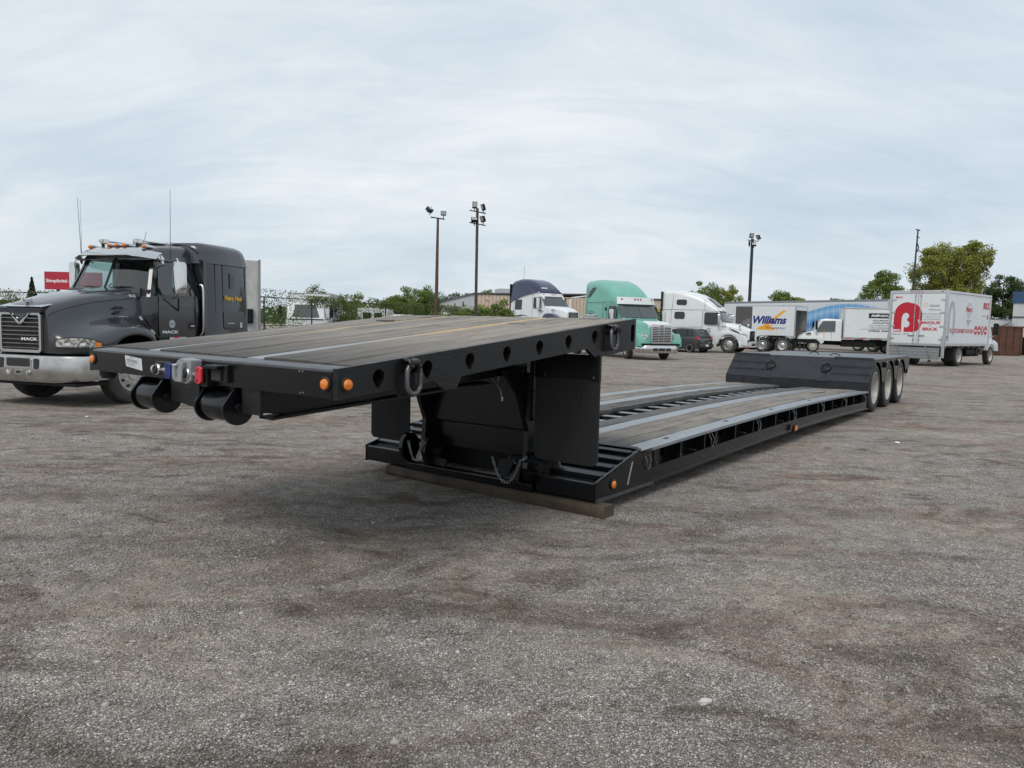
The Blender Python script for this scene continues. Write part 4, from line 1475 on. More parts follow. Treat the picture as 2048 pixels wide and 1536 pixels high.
for s_ in (1, -1):
    MB().cyl((-1.0, s_ * .92, .62), (-2.6, s_ * .92, .62), .31, n=28).build('fuel_tank', 'aluminium', K, 40)
    MB().box(-1.3, -.65, s_ * .65, s_ * 1.12, .42, .50).build('cab_step', 'aluminium', K, None, .01)

# cab shell: lower body, pillars, roof; open window holes with real glass
lower = []
for z, xf, hw in ((1.06, -.53, 1.00), (1.10, -.52, 1.03), (1.62, -.53, 1.05), (1.87, -.545, 1.04)):
    lower.append([(xf, -hw + .12, z), (xf, hw - .12, z), (xf - .08, hw - .02, z), (xf - .16, hw, z), (-1.72, hw, z), (-1.72, -hw, z), (xf - .16, -hw, z), (xf - .08, -hw + .02, z)])
cabl = MB().loft(lower, cap1=False).build('cab', 'black_paint_truck', K, 40)
MB().box(-1.70, -.58, -1.0, 1.0, 1.10, 1.13).build('cab_floor', 'interior_dark', cabl)
MB().prism_y([(-.56, 1.62), (-.56, 1.99), (-.78, 1.95), (-.92, 1.80), (-.86, 1.62)], -.94, .94).build('dashboard', 'interior_dark', cabl, None, .02)
MB().prism_y([(-.50, 1.84), (-.50, 2.0), (-.58, 2.01), (-.60, 1.84)], -.78, .78).build('cowl', G, cabl, None, .01)


def cp(s_, z, y_in=0.):      # A-pillar line
    t_ = (z - 1.87) / (2.56 - 1.87)
    return Vector((-.56 - .28 * t_, s_ * (.96 - .17 * t_ - y_in), z))


for s_ in (1, -1):
    mb = MB()
    mb.loft([[tuple(cp(s_, z) + Vector(d)) for d in ((.02, -s_ * .06, 0), (.0, 0, 0), (-.09, s_ * .012, 0), (-.09, -s_ * .04, 0))] for z in (1.85, 2.1, 2.35, 2.58)])
    mb.build('front_pillar', 'black_paint_truck', cabl, 40)
    mb = MB()
    mb.loft([[(-1.62 + a, s_ * (1.045 - .23 * max(0, (z - 1.87) / .7) + b), z) for a, b in ((0, 0), (-.12, 0), (-.12, -.05), (0, -.05))] for z in (1.86, 2.2, 2.58)])
    mb.build('rear_pillar', 'black_paint_truck', cabl, 40)
    # door window
    MB().add([(-.70, s_ * 1.012, 1.87), (-1.62, s_ * 1.032, 1.87), (-1.62, s_ * .835, 2.52), (-.90, s_ * .812, 2.52)], [(0, 1, 2, 3)]).build('door_window', 'glass_clear', cabl)
    mb = MB()
    mb.loft([[(-.66, s_ * 1.045, 1.86), (-.66, s_ * 1.0, 1.86), (-.66, s_ * 1.0, 1.90), (-.66, s_ * 1.045, 1.90)], [(-1.64, s_ * 1.055, 1.86), (-1.64, s_ * 1.0, 1.86), (-1.64, s_ * 1.0, 1.90), (-1.64, s_ * 1.055, 1.90)]])
    mb.build('window_sill', 'black_paint_truck', cabl)
    # door outline
    dpoly = rrect(-1.60, -.66, 1.13, 1.84, .08)
    dr = panel('door', dpoly, s_ * 1.048, .008, 'black_paint_truck', cabl, bevel=.004)
    panel('door_upper_band', [(-1.60, 1.70), (-.66, 1.70), (-.66, 1.855), (-1.60, 1.855)], s_ * 1.0562, .004, G, dr)
    hd = panel('door_handle', rrect(-1.56, -1.40, 1.27, 1.40, .03), s_ * 1.0565, .006, 'interior_dark', dr)
    MB().box(-1.54, -1.44, s_ * 1.063, s_ * 1.080, 1.325, 1.35).build('handle_bar', 'chrome', hd, None, .004)
    pts = [(-1.70, s_ * 1.075, 2.13), (-1.70, s_ * 1.13, 2.12), (-1.69, s_ * 1.155, 2.02), (-1.69, s_ * 1.155, 1.33), (-1.70, s_ * 1.13, 1.22), (-1.70, s_ * 1.075, 1.16)]
    MB().tube(pts, .019, 10).build('grab_handle', 'aluminium', cabl, 50)
    mirror(K, -.92, s_ * (1.27 if s_ > 0 else 1.18), 1.93, 2.50, s_, 'chrome', .25 if s_ > 0 else .16, 'aluminium', (-1.12, s_ * .90))
    MB().cyl((-1.14, s_ * 1.06, 1.62), (-.94, s_ * 1.24, 1.84), .014, n=8).build('mirror_stay', 'rubber', cabl, 40)
text(dr if False else cabl, 'lettering', 'MACK', 'white_print', (-.74, 1.058, 1.20), (-1, 0, 0), (0, 0, 1), .40, .055, .035)
MB().prism_y([(-.98 + .075 * math.cos(a * PI / 10), 1.375 + .075 * math.sin(a * PI / 10)) for a in range(20)], 1.0565, 1.059).build('round_sticker', 'grey_print', cabl)
MB().prism_y(rrect(-1.03, -.93, 1.36, 1.39, .01), 1.0592, 1.0602).build('sticker_mark', 'ink_soft', cabl)
pl_ = MB().prism_y([(-.92, 1.07), (-1.35, 1.07), (-1.35, 1.155), (-.92, 1.155)], 1.050, 1.054).build('sill_plate', 'paper', cabl)
MB().prism_y([(-1.02, 1.115), (-1.16, 1.115), (-1.16, 1.15), (-1.02, 1.15)], 1.0545, 1.056).build('plate_print', 'red_print', pl_)
MB().prism_y([(-1.02, 1.085), (-1.25, 1.085), (-1.25, 1.10), (-1.02, 1.10)], 1.0545, 1.056).build('plate_print', 'ink_soft', pl_)
# windshield, two panes
for s_ in (1, -1):
    a, b = cp(s_, 1.90, .05), cp(s_, 2.53, .05)
    mb = MB()
    N_ = 6
    rg = []
    for i in range(N_ + 1):
        t_ = i / N_
        bl = Vector((-.495, s_ * .012, 2.0)).lerp(a, t_) + Vector((.02 * math.sin(PI * t_), 0, 0))
        tl = Vector((-.75, s_ * .012, 2.55)).lerp(b, t_) + Vector((.02 * math.sin(PI * t_), 0, 0))
        rg.append((tuple(bl), tuple(tl)))
    vs_ = [p for q in rg for p in q]
    mb.add(vs_, [(2 * i, 2 * i + 2, 2 * i + 3, 2 * i + 1) for i in range(N_)])
    mb.build('windshield_pane', 'glass_clear', cabl, 60)
    MB().bar((-.50, s_ * .12, 2.02), (-.535, s_ * .58, 2.035), .014, .012).build('wiper', 'rubber', cabl)
    MB().bar((-.49, s_ * .28, 2.015), (-.515, s_ * .36, 2.035), .02, .02).build('wiper_arm', 'rubber', cabl)
MB().bar((-.485, 0, 1.99), (-.745, 0, 2.56), .035, .02, (1, 0, .7)).build('windshield_post', 'rubber', cabl)
# seats and wheel
for s_ in (1, -1):
    st_ = MB().box(-1.60, -1.10, s_ * .30, s_ * .80, 1.40, 1.58).build('seat', 'interior_dark', cabl, None, .04)
    MB().box(-1.66, -1.52, s_ * .32, s_ * .78, 1.58, 2.15).build('seat_back', 'interior_dark', st_, None, .05)
MB().tube([(-1.0 - .06 * math.sin(a * PI / 8), .55 + .22 * math.cos(a * PI / 8), 1.93 + .20 * math.sin(a * PI / 8)) for a in range(16)], .016, 8, True).build('steering_wheel', 'interior_dark', cabl, 50)
# roof of the cab
rf = body('cab_roof', [(-1.74, 2.53, 2.86, .84, .80, .16), (-1.45, 2.53, 2.845, .85, .80, .16), (-1.10, 2.53, 2.80, .85, .79, .15), (-.86, 2.53, 2.72, .84, .76, .10), (-.76, 2.53, 2.61, .82, .72, .05)], G, K)
MB().box(-1.735, -1.715, -.86, .86, 1.13, 2.52).build('cab_back_wall', 'interior_dark', K)
# sun visor
vis = []
for y in (-1.02, -.82, -.55, -.2, .2, .55, .78, .90, .94):
    k = max(0, abs(y) - .55) / .43
    xo = -.46 - .32 * k ** 1.6
    zo = 2.595 - .06 * k
    vis.append([(xo, y, zo), (xo - .14 + .03 * k, y * .97, zo + .10 - .01 * k), (xo - .27 + .06 * k, y * .93, zo + .155 - .03 * k), (xo - .27 + .06 * k, y * .93, zo + .148 - .03 * k), (xo - .14 + .03 * k, y * .97, zo + .092 - .01 * k), (xo - .006, y, zo - .008)])
vz = MB().loft(vis).build('sun_visor', 'chrome', K, 60)
for s_ in (1, -1):
    MB().prism_y([(-.75, 2.57), (-.86, 2.62), (-.92, 2.56), (-.90, 2.46), (-.87, 2.46), (-.84, 2.53)], s_ * .945, s_ * .953).build('visor_bracket', 'chrome', vz)
# roof lamps and horns
for y in (-.62, -.18, 0., .18, .62):
    z = 2.80 if abs(y) < .5 else 2.775
    lb = MB().loft([[(x, y + .05 * r_ * math.cos(a * PI / 5), z + .045 * r_ * math.sin(a * PI / 5)) for a in range(10)] for x, r_ in ((-.78, .9), (-.86, 1.), (-1.02, .6), (-1.14, .15))]).build('roof_lamp', 'chrome', K, 50)
    MB().lathe([(.001, .042), (.018, .038), (.033, .018), (.037, 0), (.001, 0)], (-.78, y, z), (1, 0, 0), 14).build('lens', 'amber', lb, 50)
for y in (-.40, .40):
    fl = MB().box(-.97, -.87, y - .12, y + .02, 2.84, 2.93).build('work_light', 'chrome', K, None, .012)
    MB().box(-.869, -.864, y - .10, y, 2.85, 2.92).build('light_face', 'lens_clear', fl)
    MB().box(-.93, -.90, y - .08, y - .03, 2.775, 2.84).build('light_foot', 'black_paint', fl)
    hr = MB().tube([(-.98, y + .02, 2.89), (-1.45, y + .03, 2.895), (-1.66, y + .03, 2.90)], [.018, .016, .016], 10).build('air_horn', 'chrome', K, 40)
    MB().box(-1.70, -1.60, y - .04, y + .08, 2.865, 2.94).build('horn_base', 'aluminium', hr, None, .01)
for p, q, r_ in (((-.95, 1.06, 2.55), (-.92, 1.10, 3.80), .006), ((-.95, -1.02, 2.55), (-.92, -1.06, 3.72), .006), ((-.80, -.85, 2.66), (-.80, -.86, 3.66), .0035), ((-1.3, .10, 2.82), (-1.38, .12, 3.12), .006)):
    MB().tube([p, q], [r_, r_ * .5], 6).build('antenna', 'rubber', K, 40)
# sleeper
sl_ = body('sleeper', [(-1.78, .95, 2.62, 1.10, 1.06, .05), (-1.92, .95, 2.62, 1.14, 1.10, .05), (-3.02, .95, 2.62, 1.14, 1.10, .05), (-3.10, .95, 2.62, 1.11, 1.07, .05)], 'black_paint_truck', K)
body('sleeper_roof', [(-1.745, 2.55, 2.875, .93, .86, .18), (-1.80, 2.55, 2.945, 1.06, 1.0, .26), (-1.95, 2.56, 2.965, 1.135, 1.07, .24), (-2.55, 2.56, 2.97, 1.135, 1.07, .22), (-2.88, 2.56, 2.965, 1.135, 1.07, .22), (-3.03, 2.56, 2.93, 1.13, 1.07, .20), (-3.12, 2.56, 2.72, 1.11, 1.06, .10)], G, K)
MB().tube([(-1.765, -.99 * math.cos(RAD(a)) * 1.0, 2.60 + .33 * math.sin(RAD(a)) ** .5) for a in range(8, 173, 8)], .022, 6).build('roof_gasket', 'rubber', K, 50)
MB().box(-2.35, -2.15, -.1, .25, 2.955, 2.975).build('roof_hatch', 'red_lens', K, None, .006)
for s_ in (1, -1):
    panel('side_fairing', [(-1.76, 1.0), (-1.84, 1.0), (-1.84, 2.60), (-1.76, 2.60)], s_ * 1.10, .03, 'black_paint_truck', sl_, .02, 1.5)
    for xx in (-2.08, -2.30, -3.0):
        panel('panel_seam', [(xx - .006, 1.0), (xx + .006, 1.0), (xx + .006, 2.58), (xx - .006, 2.58)], s_ * 1.131, .003, 'black_dull', sl_, .024, 1.5)
    hat = panel('luggage_door', rrect(-2.95, -2.30, 1.27, 1.64, .07), s_ * 1.131, .012, 'black_paint_truck', sl_, .024, 1.5, .004)
    panel('door_latch', rrect(-2.86, -2.79, 1.31, 1.42, .01), s_ * 1.144, .005, 'aluminium', hat, .024, 1.5)
    panel('slot_vent', rrect(-2.66, -2.52, 2.10, 2.40, .015), s_ * 1.128, .01, 'black_paint_truck', sl_, .024, 1.5)
    panel('slot_shadow_gap', [(-2.52, 2.10), (-2.50, 2.10), (-2.50, 2.41), (-2.52, 2.41)], s_ * 1.126, .008, 'interior_dark', sl_, .024, 1.5)
text(sl_, 'lettering', 'Heavy Haul', 'yellow_plain', (-2.34, 1.136, 1.835), (-1, 0, 0), (0, -.024, 1), .52, .12, .045)
MB().box(-2.61, -2.42, 1.147, 1.149, 1.395, 1.407).build('door_mark', 'white_print', sl_)


# ================================================================= other road tractors
def tractor(root, c):
    """x forward from the front axle; c holds colours and profile"""
    P, Wt = c['paint'], c.get('lower', c['paint'])
    hw = c.get('hw', 1.18)
    main = body('cab', c['cab'], P, root, 45, 6)
    body('hood', c['hood'], c.get('hood_paint', Wt), root, 45, 6)
    fx = c['front']
    for s_ in (1, -1):
        # fender with wheel arch
        poly = c['fender'](fx)
        fd = MB().prism_y(poly, s_ * .70, s_ * (hw + .01)).build('fender', c.get('fender_paint', Wt), root, 40, .05)
        hl_ = MB().loft([[(fx - .02 - q[0], s_ * q[1], q[2]) for q in ring_] for ring_ in c['lamp']]).build('headlight', 'lens_clear', fd, 50, .0)
        wheel(root, 0, s_ * (hw - .17), .52, .52, .29, s_, 'alu' if c.get('alu') else 'steer_white', steer=RAD(c.get('steer', 0)), n=32)
        for xx in c.get('rear_axles', (-5.2, -6.5)):
            wheel(root, xx, s_ * 1.06, .52, .52, .27, s_, 'white', n=28)
        MB().cyl((-1.3, s_ * .90, .62), (-2.9, s_ * .90, .62), .30, n=20).build('fuel_tank', 'aluminium', root, 40)
        if c.get('skirt'):
            MB().box(-4.2, -.75, s_ * (hw - .04), s_ * (hw - .01), .38, 1.0).build('side_skirt', Wt, root, None, .01)
        for w_ in c['windows']:
            panel('window', w_, s_ * (hw + .002), .006, 'glass_dark', root, c.get('lean', .06), c.get('z0', 1.75))
        mirror(root, c['mir'][0], s_ * (hw + .30), c['mir'][1], c['mir'][2], s_, c.get('mirror_mat', 'chrome'), .22, 'black_dull', (c['mir'][0] - .2, s_ * (hw - .12)))
        for po in c.get('seams', ()):
            MB().tube([(x, s_ * (hw + .003 - c.get('lean', .06) * max(0, z - c.get('z0', 1.75))), z) for x, z in po], .008, 4).build('panel_seam', 'black_dull', root)
    MB().box(-6.9, .9, -.42, .42, .55, .92).build('chassis_frame', 'black_dull', root)
    MB().box(-.7, .8, -.6, .6, .6, 1.2).build('engine_bay', 'interior_dark', root)
    # windshield: two panes over the sloping nose of the cab
    (xb, zb_, wb), (xt, zt_, wt) = c['shield']
    for s_ in (1, -1):
        rg = []
        for i in range(7):
            t_ = i / 6
            back = .13 * t_ ** 2.6
            rg.append([(xb - back, s_ * (.01 + wb * t_), zb_), (xt - back * .7, s_ * (.01 + wt * t_), zt_), (xt - back * .7 - .02, s_ * (.01 + wt * t_), zt_ - .01), (xb - back - .02, s_ * (.01 + wb * t_), zb_ - .01)])
        MB().loft(rg).build('windshield_pane', 'glass_shield', root, 60)
    # visor
    if 'visor' in c:
        vx, vz, vh, vw, vm = c['visor']
        rg = []
        for i in range(13):
            y = -vw + 2 * vw * i / 12
            b_ = .30 * max(0, abs(y) / vw - .55) ** 1.5 * 2.2
            rg.append([(vx - b_, y, vz), (vx - .10 - b_, y * .97, vz + vh), (vx - .13 - b_, y * .97, vz + vh), (vx - .03 - b_, y, vz - .005)])
        vz_ = MB().loft(rg).build('sun_visor', vm, root, 60)
        for y in (-vw * .8, -.16, 0, .16, vw * .8):
            xx = vx - .05 - .30 * max(0, abs(y) / vw - .55) ** 1.5 * 2.2
            MB().box(xx - .05, xx + .022, y - .035, y + .035, vz + vh * .62, vz + vh * .80).build('marker_lamp', 'red_lens', vz_, None, .008)
    # grille
    gx_, g0, g1, gw = c['grille']
    gs = MB().prism_x(rrect(-gw, gw, g0, g1, .08), gx_ - .05, gx_ + .02, [rrect(-gw + .06, gw - .06, g0 + .05, g1 - .06, .05)]).build('grille_surround', c.get('grille_mat', 'chrome'), root, None, .008)
    MB().box(gx_ - .045, gx_ - .02, -gw + .05, gw - .05, g0 + .04, g1 - .05).build('grille_backing', 'interior_dark', gs)
    if c.get('mesh_grille'):
        mb = MB()
        k = -gw - .6
        while k < gw + .6:
            for d in (1, -1):
                a = [(gx_ - .012, k, g0 + .06), (gx_ - .012, k + d * (g1 - g0 - .13) * .6, g1 - .07)]
                if all(abs(q[1]) < gw - .05 for q in a):
                    mb.bar(a[0], a[1], .014, .012)
            k += .085
        tag(mb.build('grille_mesh', 'aluminium' if c['mesh_grille'] == 1 else 'ring_steel', gs), kind='stuff')
        if c['mesh_grille'] == 2:
            MB().bar((gx_ + .0, -gw * .55, g0 + .1), (gx_ + .0, gw * .5, g1 - .12), .06, .03).build('grille_bar', 'chrome', gs)
    else:
        n = c.get('slats', 8)
        for k in range(n):
            z = g0 + .07 + (g1 - g0 - .16) * k / (n - 1)
            MB().box(gx_ - .018, gx_ + .012, -gw + .055, gw - .055, z - .014, z + .018).build('grille_slat', 'chrome', gs, None, .004)
        for y in (-.14, .14):
            MB().box(gx_ - .016, gx_ + .010, y - .012, y + .012, g0 + .055, g1 - .065).build('grille_bar', 'chrome', gs)
    # bumper
    rg = []
    b0, b1, bw, bx_ = c['bumper']
    for i in range(17):
        y = -bw + 2 * bw * i / 16
        k = max(0, abs(y) / bw - .5) / .5
        xx = bx_ - .55 * k ** 2.4
        rg.append([(xx - .05, y, b0), (xx, y, b0 + .02), (xx + .02, y, (b0 + b1) / 2), (xx, y, b1 - .02), (xx - .05, y, b1)])
    bp_ = MB().loft(rg).build('bumper', c.get('bumper_mat', 'chrome'), root, 60)
    for y0, y1 in ((-.95, -.75), (-.48, -.22), (-.18, .18), (.22, .48), (.75, .95)):
        xx = bx_ + .012 - .55 * (max(0, max(abs(y0), abs(y1)) / bw - .5) / .5) ** 2.4
        MB().prism_x(rrect(y0, y1, b0 + .10, b0 + .24, .04), xx - .05, xx + .012).build('bumper_opening', 'interior_dark', bp_)
    MB().box(.3, bx_ - .06, -bw * .85, bw * .85, b1 - .01, b1 + .07).build('bumper_gap', 'black_dull', root)
    return main


def arch_fender(top, front_z, back=-.85, r=.64, base=.62):
    def f(fx):
        pts = [(back, base), (back, base + .35), (back + .12, top - .22), (back + .40, top - .04), (-.05, top), (.35, top - .05), (.75, top - .20), (fx - .28, front_z), (fx - .10, front_z - .28), (fx - .08, base)]
        pts += [(r * math.cos(RAD(a)), .52 + r * math.sin(RAD(a))) for a in range(6, 175, 12)]
        return pts
    return f


LAMP = [[(.06, .70, 1.0), (.06, .70, 1.16), (.10, .70, 1.16), (.10, .70, 1.0)],
        [(.10, .85, .98), (.12, .85, 1.22), (.2, .85, 1.22), (.2, .85, .98)],
        [(.22, 1.02, .98), (.26, 1.02, 1.24), (.34, 1.02, 1.24), (.34, 1.02, .98)],
        [(.42, 1.17, 1.02), (.46, 1.17, 1.20), (.5, 1.15, 1.20), (.5, 1.15, 1.02)]]

# teal green one
FR = thing('semi_tractor', 'teal green high roof sleeper tractor with white sun visor and chrome grille', 'truck',
           (6.40, 35.88, 0), math.atan2(-.927, .375), 'parked road tractors')
tractor(FR, dict(
    paint='green_paint', hw=1.17, front=1.30, lean=.055, z0=1.9, steer=-14,
    cab=[(-4.45, .95, 3.72, 1.17, 1.0, .30), (-4.30, .95, 3.86, 1.18, 1.06, .32), (-3.6, .95, 3.90, 1.18, 1.06, .40), (-2.9, .95, 3.86, 1.18, 1.06, .50), (-2.3, .95, 3.70, 1.18, 1.04, .55), (-1.8, .95, 3.42, 1.18, 1.02, .50),
         (-1.45, .95, 3.12, 1.18, 1.0, .40), (-1.22, .95, 2.84, 1.18, 1.0, .25), (-1.10, .95, 2.68, 1.17, .99, .15), (-.62, .95, 1.98, 1.14, 1.0, .12), (-.5, .95, 1.85, 1.10, .98, .12)],
    hood=[(-.62, .80, 1.96, 1.05, .92, .22), (-.2, .80, 1.90, 1.02, .86, .25), (.4, .80, 1.80, .98, .76, .25), (.85, .70, 1.76, .90, .66, .22), (1.12, .70, 1.70, .78, .60, .18), (1.24, .70, 1.64, .70, .56, .12)],
    fender=arch_fender(1.40, 1.24), lamp=LAMP, shield=((-.50, 1.97, 1.06), (-1.0, 2.64, 1.0)), visor=(-.86, 2.62, .34, 1.06, 'white_paint'),
    grille=(1.27, .76, 1.62, .56), slats=10, bumper=(.32, .70, 1.20, 1.36),
    windows=[rrect(-1.75, -.95, 1.78, 2.52, .14), [(-4.05, 2.95), (-3.85, 3.30), (-3.55, 3.48), (-3.25, 3.50), (-3.32, 3.38), (-3.75, 3.08)], rrect(-3.9, -3.45, 1.62, 2.18, .12)],
    mir=(-.85, 1.70, 2.35), seams=[[(-4.15, 1.0), (-4.12, 3.5)], [(-4.12, 2.72), (-1.3, 2.72)], [(-1.95, 1.0), (-1.95, 2.62), (-1.15, 2.62)], [(-2.35, 1.0), (-2.35, 2.7)],
           [(-3.8, 2.2), (-3.9, 2.28), (-3.4, 2.28), (-3.3, 2.2), (-3.3, 1.4)]]))
body('nose_cap', [(.55, 1.45, 1.815, .60, .60, .12), (.95, 1.45, 1.765, .62, .60, .14), (1.15, 1.45, 1.715, .61, .59, .12), (1.275, 1.55, 1.665, .60, .58, .05)], 'white_paint', FR)
MB().prism_x([(.10 * math.cos(a * PI / 8), 1.585 + .026 * math.sin(a * PI / 8)) for a in range(16)], 1.288, 1.30).build('badge', 'ring_steel', FR)
MB().box(-2.0, -1.9, -1.22, -1.17, 2.3, 2.45).build('hook', 'black_dull', FR, None, .01)
MB().box(-4.4, -3.9, -.35, .35, 3.87, 3.93).build('roof_vent', 'black_dull', FR, None, .01)

# white one with the bull bar
a_ = RAD(-33)
VO = thing('semi_tractor', 'white aerodynamic sleeper tractor with bull bar behind the small dark hatchback', 'truck', (14.3, 48.45, 0), a_, 'parked road tractors')
tractor(VO, dict(
    paint='white_paint', hw=1.18, front=1.28, lean=.05, z0=1.9, alu=1, skirt=1, mirror_mat='aluminium', grille_mat='black_dull', mesh_grille=2, bumper_mat='white_paint',
    cab=[(-4.55, .50, 3.88, 1.18, 1.06, .25), (-4.35, .50, 3.98, 1.20, 1.10, .28), (-3.6, .50, 3.99, 1.20, 1.10, .32), (-2.9, .50, 3.92, 1.20, 1.08, .42), (-2.2, .50, 3.74, 1.19, 1.05, .46), (-1.7, .50, 3.48, 1.19, 1.03, .44),
         (-1.25, .6, 3.15, 1.18, 1.0, .36), (-.95, .7, 2.88, 1.18, 1.0, .22), (-.80, .8, 2.66, 1.17, 1.0, .12), (-.42, .9, 1.98, 1.14, 1.0, .10), (-.3, .9, 1.86, 1.10, .96, .10)],
    hood=[(-.45, .70, 1.95, 1.05, .92, .28), (.1, .70, 1.86, 1.02, .84, .30), (.6, .70, 1.70, .98, .74, .28), (.95, .70, 1.56, .86, .62, .22), (1.15, .70, 1.44, .72, .52, .14)],
    fender=arch_fender(1.38, 1.12, -.95, .66, .45), lamp=[[(q[0] + .12, q[1], q[2] + .02) for q in ring_] for ring_ in LAMP], shield=((-.29, 1.98, 1.06), (-.75, 2.64, 1.02)), visor=(-.68, 2.66, .10, 1.04, 'white_paint'),
    grille=(1.20, .82, 1.42, .42), bumper=(.38, .76, 1.20, 1.30),
    windows=[rrect(-1.62, -.72, 1.80, 2.56, .12), rrect(-3.55, -2.85, 3.02, 3.38, .12), rrect(-3.65, -2.95, 2.12, 2.58, .12)],
    mir=(-.55, 1.74, 2.44), seams=[[(-3.95, .9), (-3.85, 2.7), (-3.75, 3.8)], [(-4.4, 2.72), (-1.3, 2.72)], [(-1.75, 1.05), (-1.75, 2.62), (-.9, 2.62)], [(-1.75, 1.05), (-.9, 1.05)], [(-1.62, 2.72), (-1.65, 3.4)], [(-4.0, 1.55), (-1.8, 1.62)]]))
MB().box(-4.62, -4.50, -1.24, -1.02, .75, 3.90).build('cab_extender', 'rubber', VO, None, .03)
MB().box(-4.62, -4.50, 1.02, 1.24, .75, 3.90).build('cab_extender', 'rubber', VO, None, .03)
MB().prism_y([(-2.05, 3.57), (-1.2, 3.02), (-.95, 2.98), (-1.55, 3.47)], -.45, .45).build('skylight', 'glass_shield', VO)
for s_ in (1, -1):
    MB().prism_y([(-.1, 1.62), (.50, 1.38), (.85, 1.12), (.62, 1.17), (.2, 1.42)], s_ * .93, s_ * .99).build('hood_intake', 'interior_dark', VO, None, .01)
    MB().lathe([(.001, -.09), (.05, -.08), (.09, -.02), (.1, .03), (.001, .04)], (.65, s_ * .92, 1.78), (1, 0, 0), 14).build('hood_mirror', 'white_paint', VO, 50)
    MB().cyl((.55, s_ * .86, 1.6), (.63, s_ * .9, 1.72), .02, n=6).build('hood_mirror_arm', 'black_dull', VO)
bb = MB()
for s_ in (1, -1):
    bb.tube([(1.45, s_ * .42, .45), (1.52, s_ * .42, .60), (1.52, s_ * .42, 1.05), (1.52, s_ * .36, 1.12), (1.52, 0, 1.12)], .035, 8)
    bb.tube([(1.28, s_ * 1.05, .70), (1.45, s_ * .85, .72), (1.52, s_ * .4, .72), (1.52, 0, .72)], .03, 8)
    bb.tube([(1.30, s_ * .98, .42), (1.46, s_ * .8, .42), (1.52, s_ * .4, .44), (1.52, 0, .44)], .03, 8)
bb.build('bull_bar', 'chrome', VO, 50)
text(VO, 'unit_number', '434', 'ink', (-.45, -1.19, 1.60), (1, 0, 0), (0, 0, 1), .30, .12, .02)
text(VO, 'door_logo', 'G', 'ink', (-1.45, -1.187, 1.30), (1, 0, 0), (0, 0, 1), .28, .26, .0, .2)
MB().box(1.30, 1.36, -1.30, -1.2, .30, .42).build('tow_reflector', 'red_lens', VO, None, .02)

# navy and white one
a_ = RAD(-53)
IN = thing('semi_tractor', 'white sleeper tractor with navy blue roof and dark hood fender left of the green one', 'truck', (3.60, 56.2, .80), a_, 'parked road tractors')
IN.scale = (1.08, 1.08, 1.08)
tractor(IN, dict(
    paint='white_panel', fender_paint='navy_paint', hw=1.18, front=1.25, lean=.05, z0=1.9, mirror_mat='white_paint', grille_mat='white_paint', mesh_grille=1,
    cab=[(-4.4, .9, 2.95, 1.18, 1.12, .08), (-3.4, .9, 2.95, 1.2, 1.13, .08), (-1.5, .9, 2.95, 1.18, 1.08, .10), (-1.15, .9, 2.86, 1.18, 1.05, .15), (-1.0, .9, 2.70, 1.17, 1.0, .12), (-.58, .9, 1.98, 1.14, 1.0, .10), (-.45, .9, 1.86, 1.10, .96, .10)],
    hood=[(-.6, .80, 1.97, 1.02, .90, .22), (.0, .80, 1.90, .98, .80, .24), (.6, .80, 1.80, .92, .70, .22), (1.0, .80, 1.66, .80, .60, .18), (1.18, .80, 1.52, .70, .52, .12)],
    fender=arch_fender(1.45, 1.20, -.80, .66, .62), lamp=LAMP, shield=((-.44, 1.98, 1.06), (-.94, 2.66, 1.0)), visor=(-.86, 2.62, .22, 1.05, 'white_paint'),
    grille=(1.22, .88, 1.58, .50), bumper=(.42, .80, 1.20, 1.34),
    windows=[rrect(-1.72, -.92, 1.80, 2.55, .10), rrect(-3.85, -3.05, 1.70, 2.42, .03)],
    mir=(-.80, 1.75, 2.50), seams=[[(-1.85, 1.0), (-1.85, 2.8)], [(-4.0, 1.0), (-4.0, 2.3)]]))
body('roof_fairing', [(-4.42, 2.20, 3.66, 1.205, 1.08, .30), (-4.2, 2.32, 3.80, 1.21, 1.10, .34), (-3.5, 2.52, 3.92, 1.21, 1.08, .42), (-2.8, 2.70, 3.88, 1.21, 1.06, .50), (-2.2, 2.82, 3.72, 1.2, 1.04, .50), (-1.7, 2.88, 3.45, 1.17, 1.0, .42), (-1.35, 2.88, 3.18, 1.12, .95, .30), (-1.1, 2.86, 2.93, 1.05, .9, .06)], 'navy_paint', IN, 45, 6)
MB().box(-4.50, -4.40, -1.2, -1.05, .9, 3.55).build('cab_extender', 'black_dull', IN, None, .02)
for s_ in (1, -1):
    panel('swoosh_print', [(-4.3, 1.20), (-3.6, 1.30), (-2.9, 1.34), (-2.2, 1.22), (-2.9, 1.26), (-3.4, 1.18), (-3.8, 1.22)], s_ * 1.19, .004, 'grey_dark_panel', IN)
    panel('swoosh_print', [(-4.3, 1.05), (-3.8, 1.12), (-3.3, 1.14), (-2.9, 1.08), (-3.4, 1.02)], s_ * 1.19, .004, 'grey_dark_panel', IN)
    panel('swoosh_print', [(-1.3, 1.62), (-.9, 1.66), (-.5, 1.58), (-.9, 1.56)], s_ * 1.185, .004, 'grey_dark_panel', IN)
text(IN, 'unit_number', '2808', 'ink', (-.1, -.93, 1.62), (1, 0, 0), (0, .3, 1), .40, .12, .02, .2)
MB().box(-1.42, -1.30, -.75, -.25, 3.15, 3.26).build('roof_light_bar', 'white_paint', IN, None, .02)

mb = MB()
mb.loft([[(-2.2 - k, 52 - k, z), (6.4 + k, 52 - k, z), (6.4 + k, 65 + k, z), (-2.2 - k, 65 + k, z)] for k, z in ((2.2, -.05), (.9, .45), (0, .80))])
tag(mb.build('embankment', 'gravel_ground'), kind='structure')

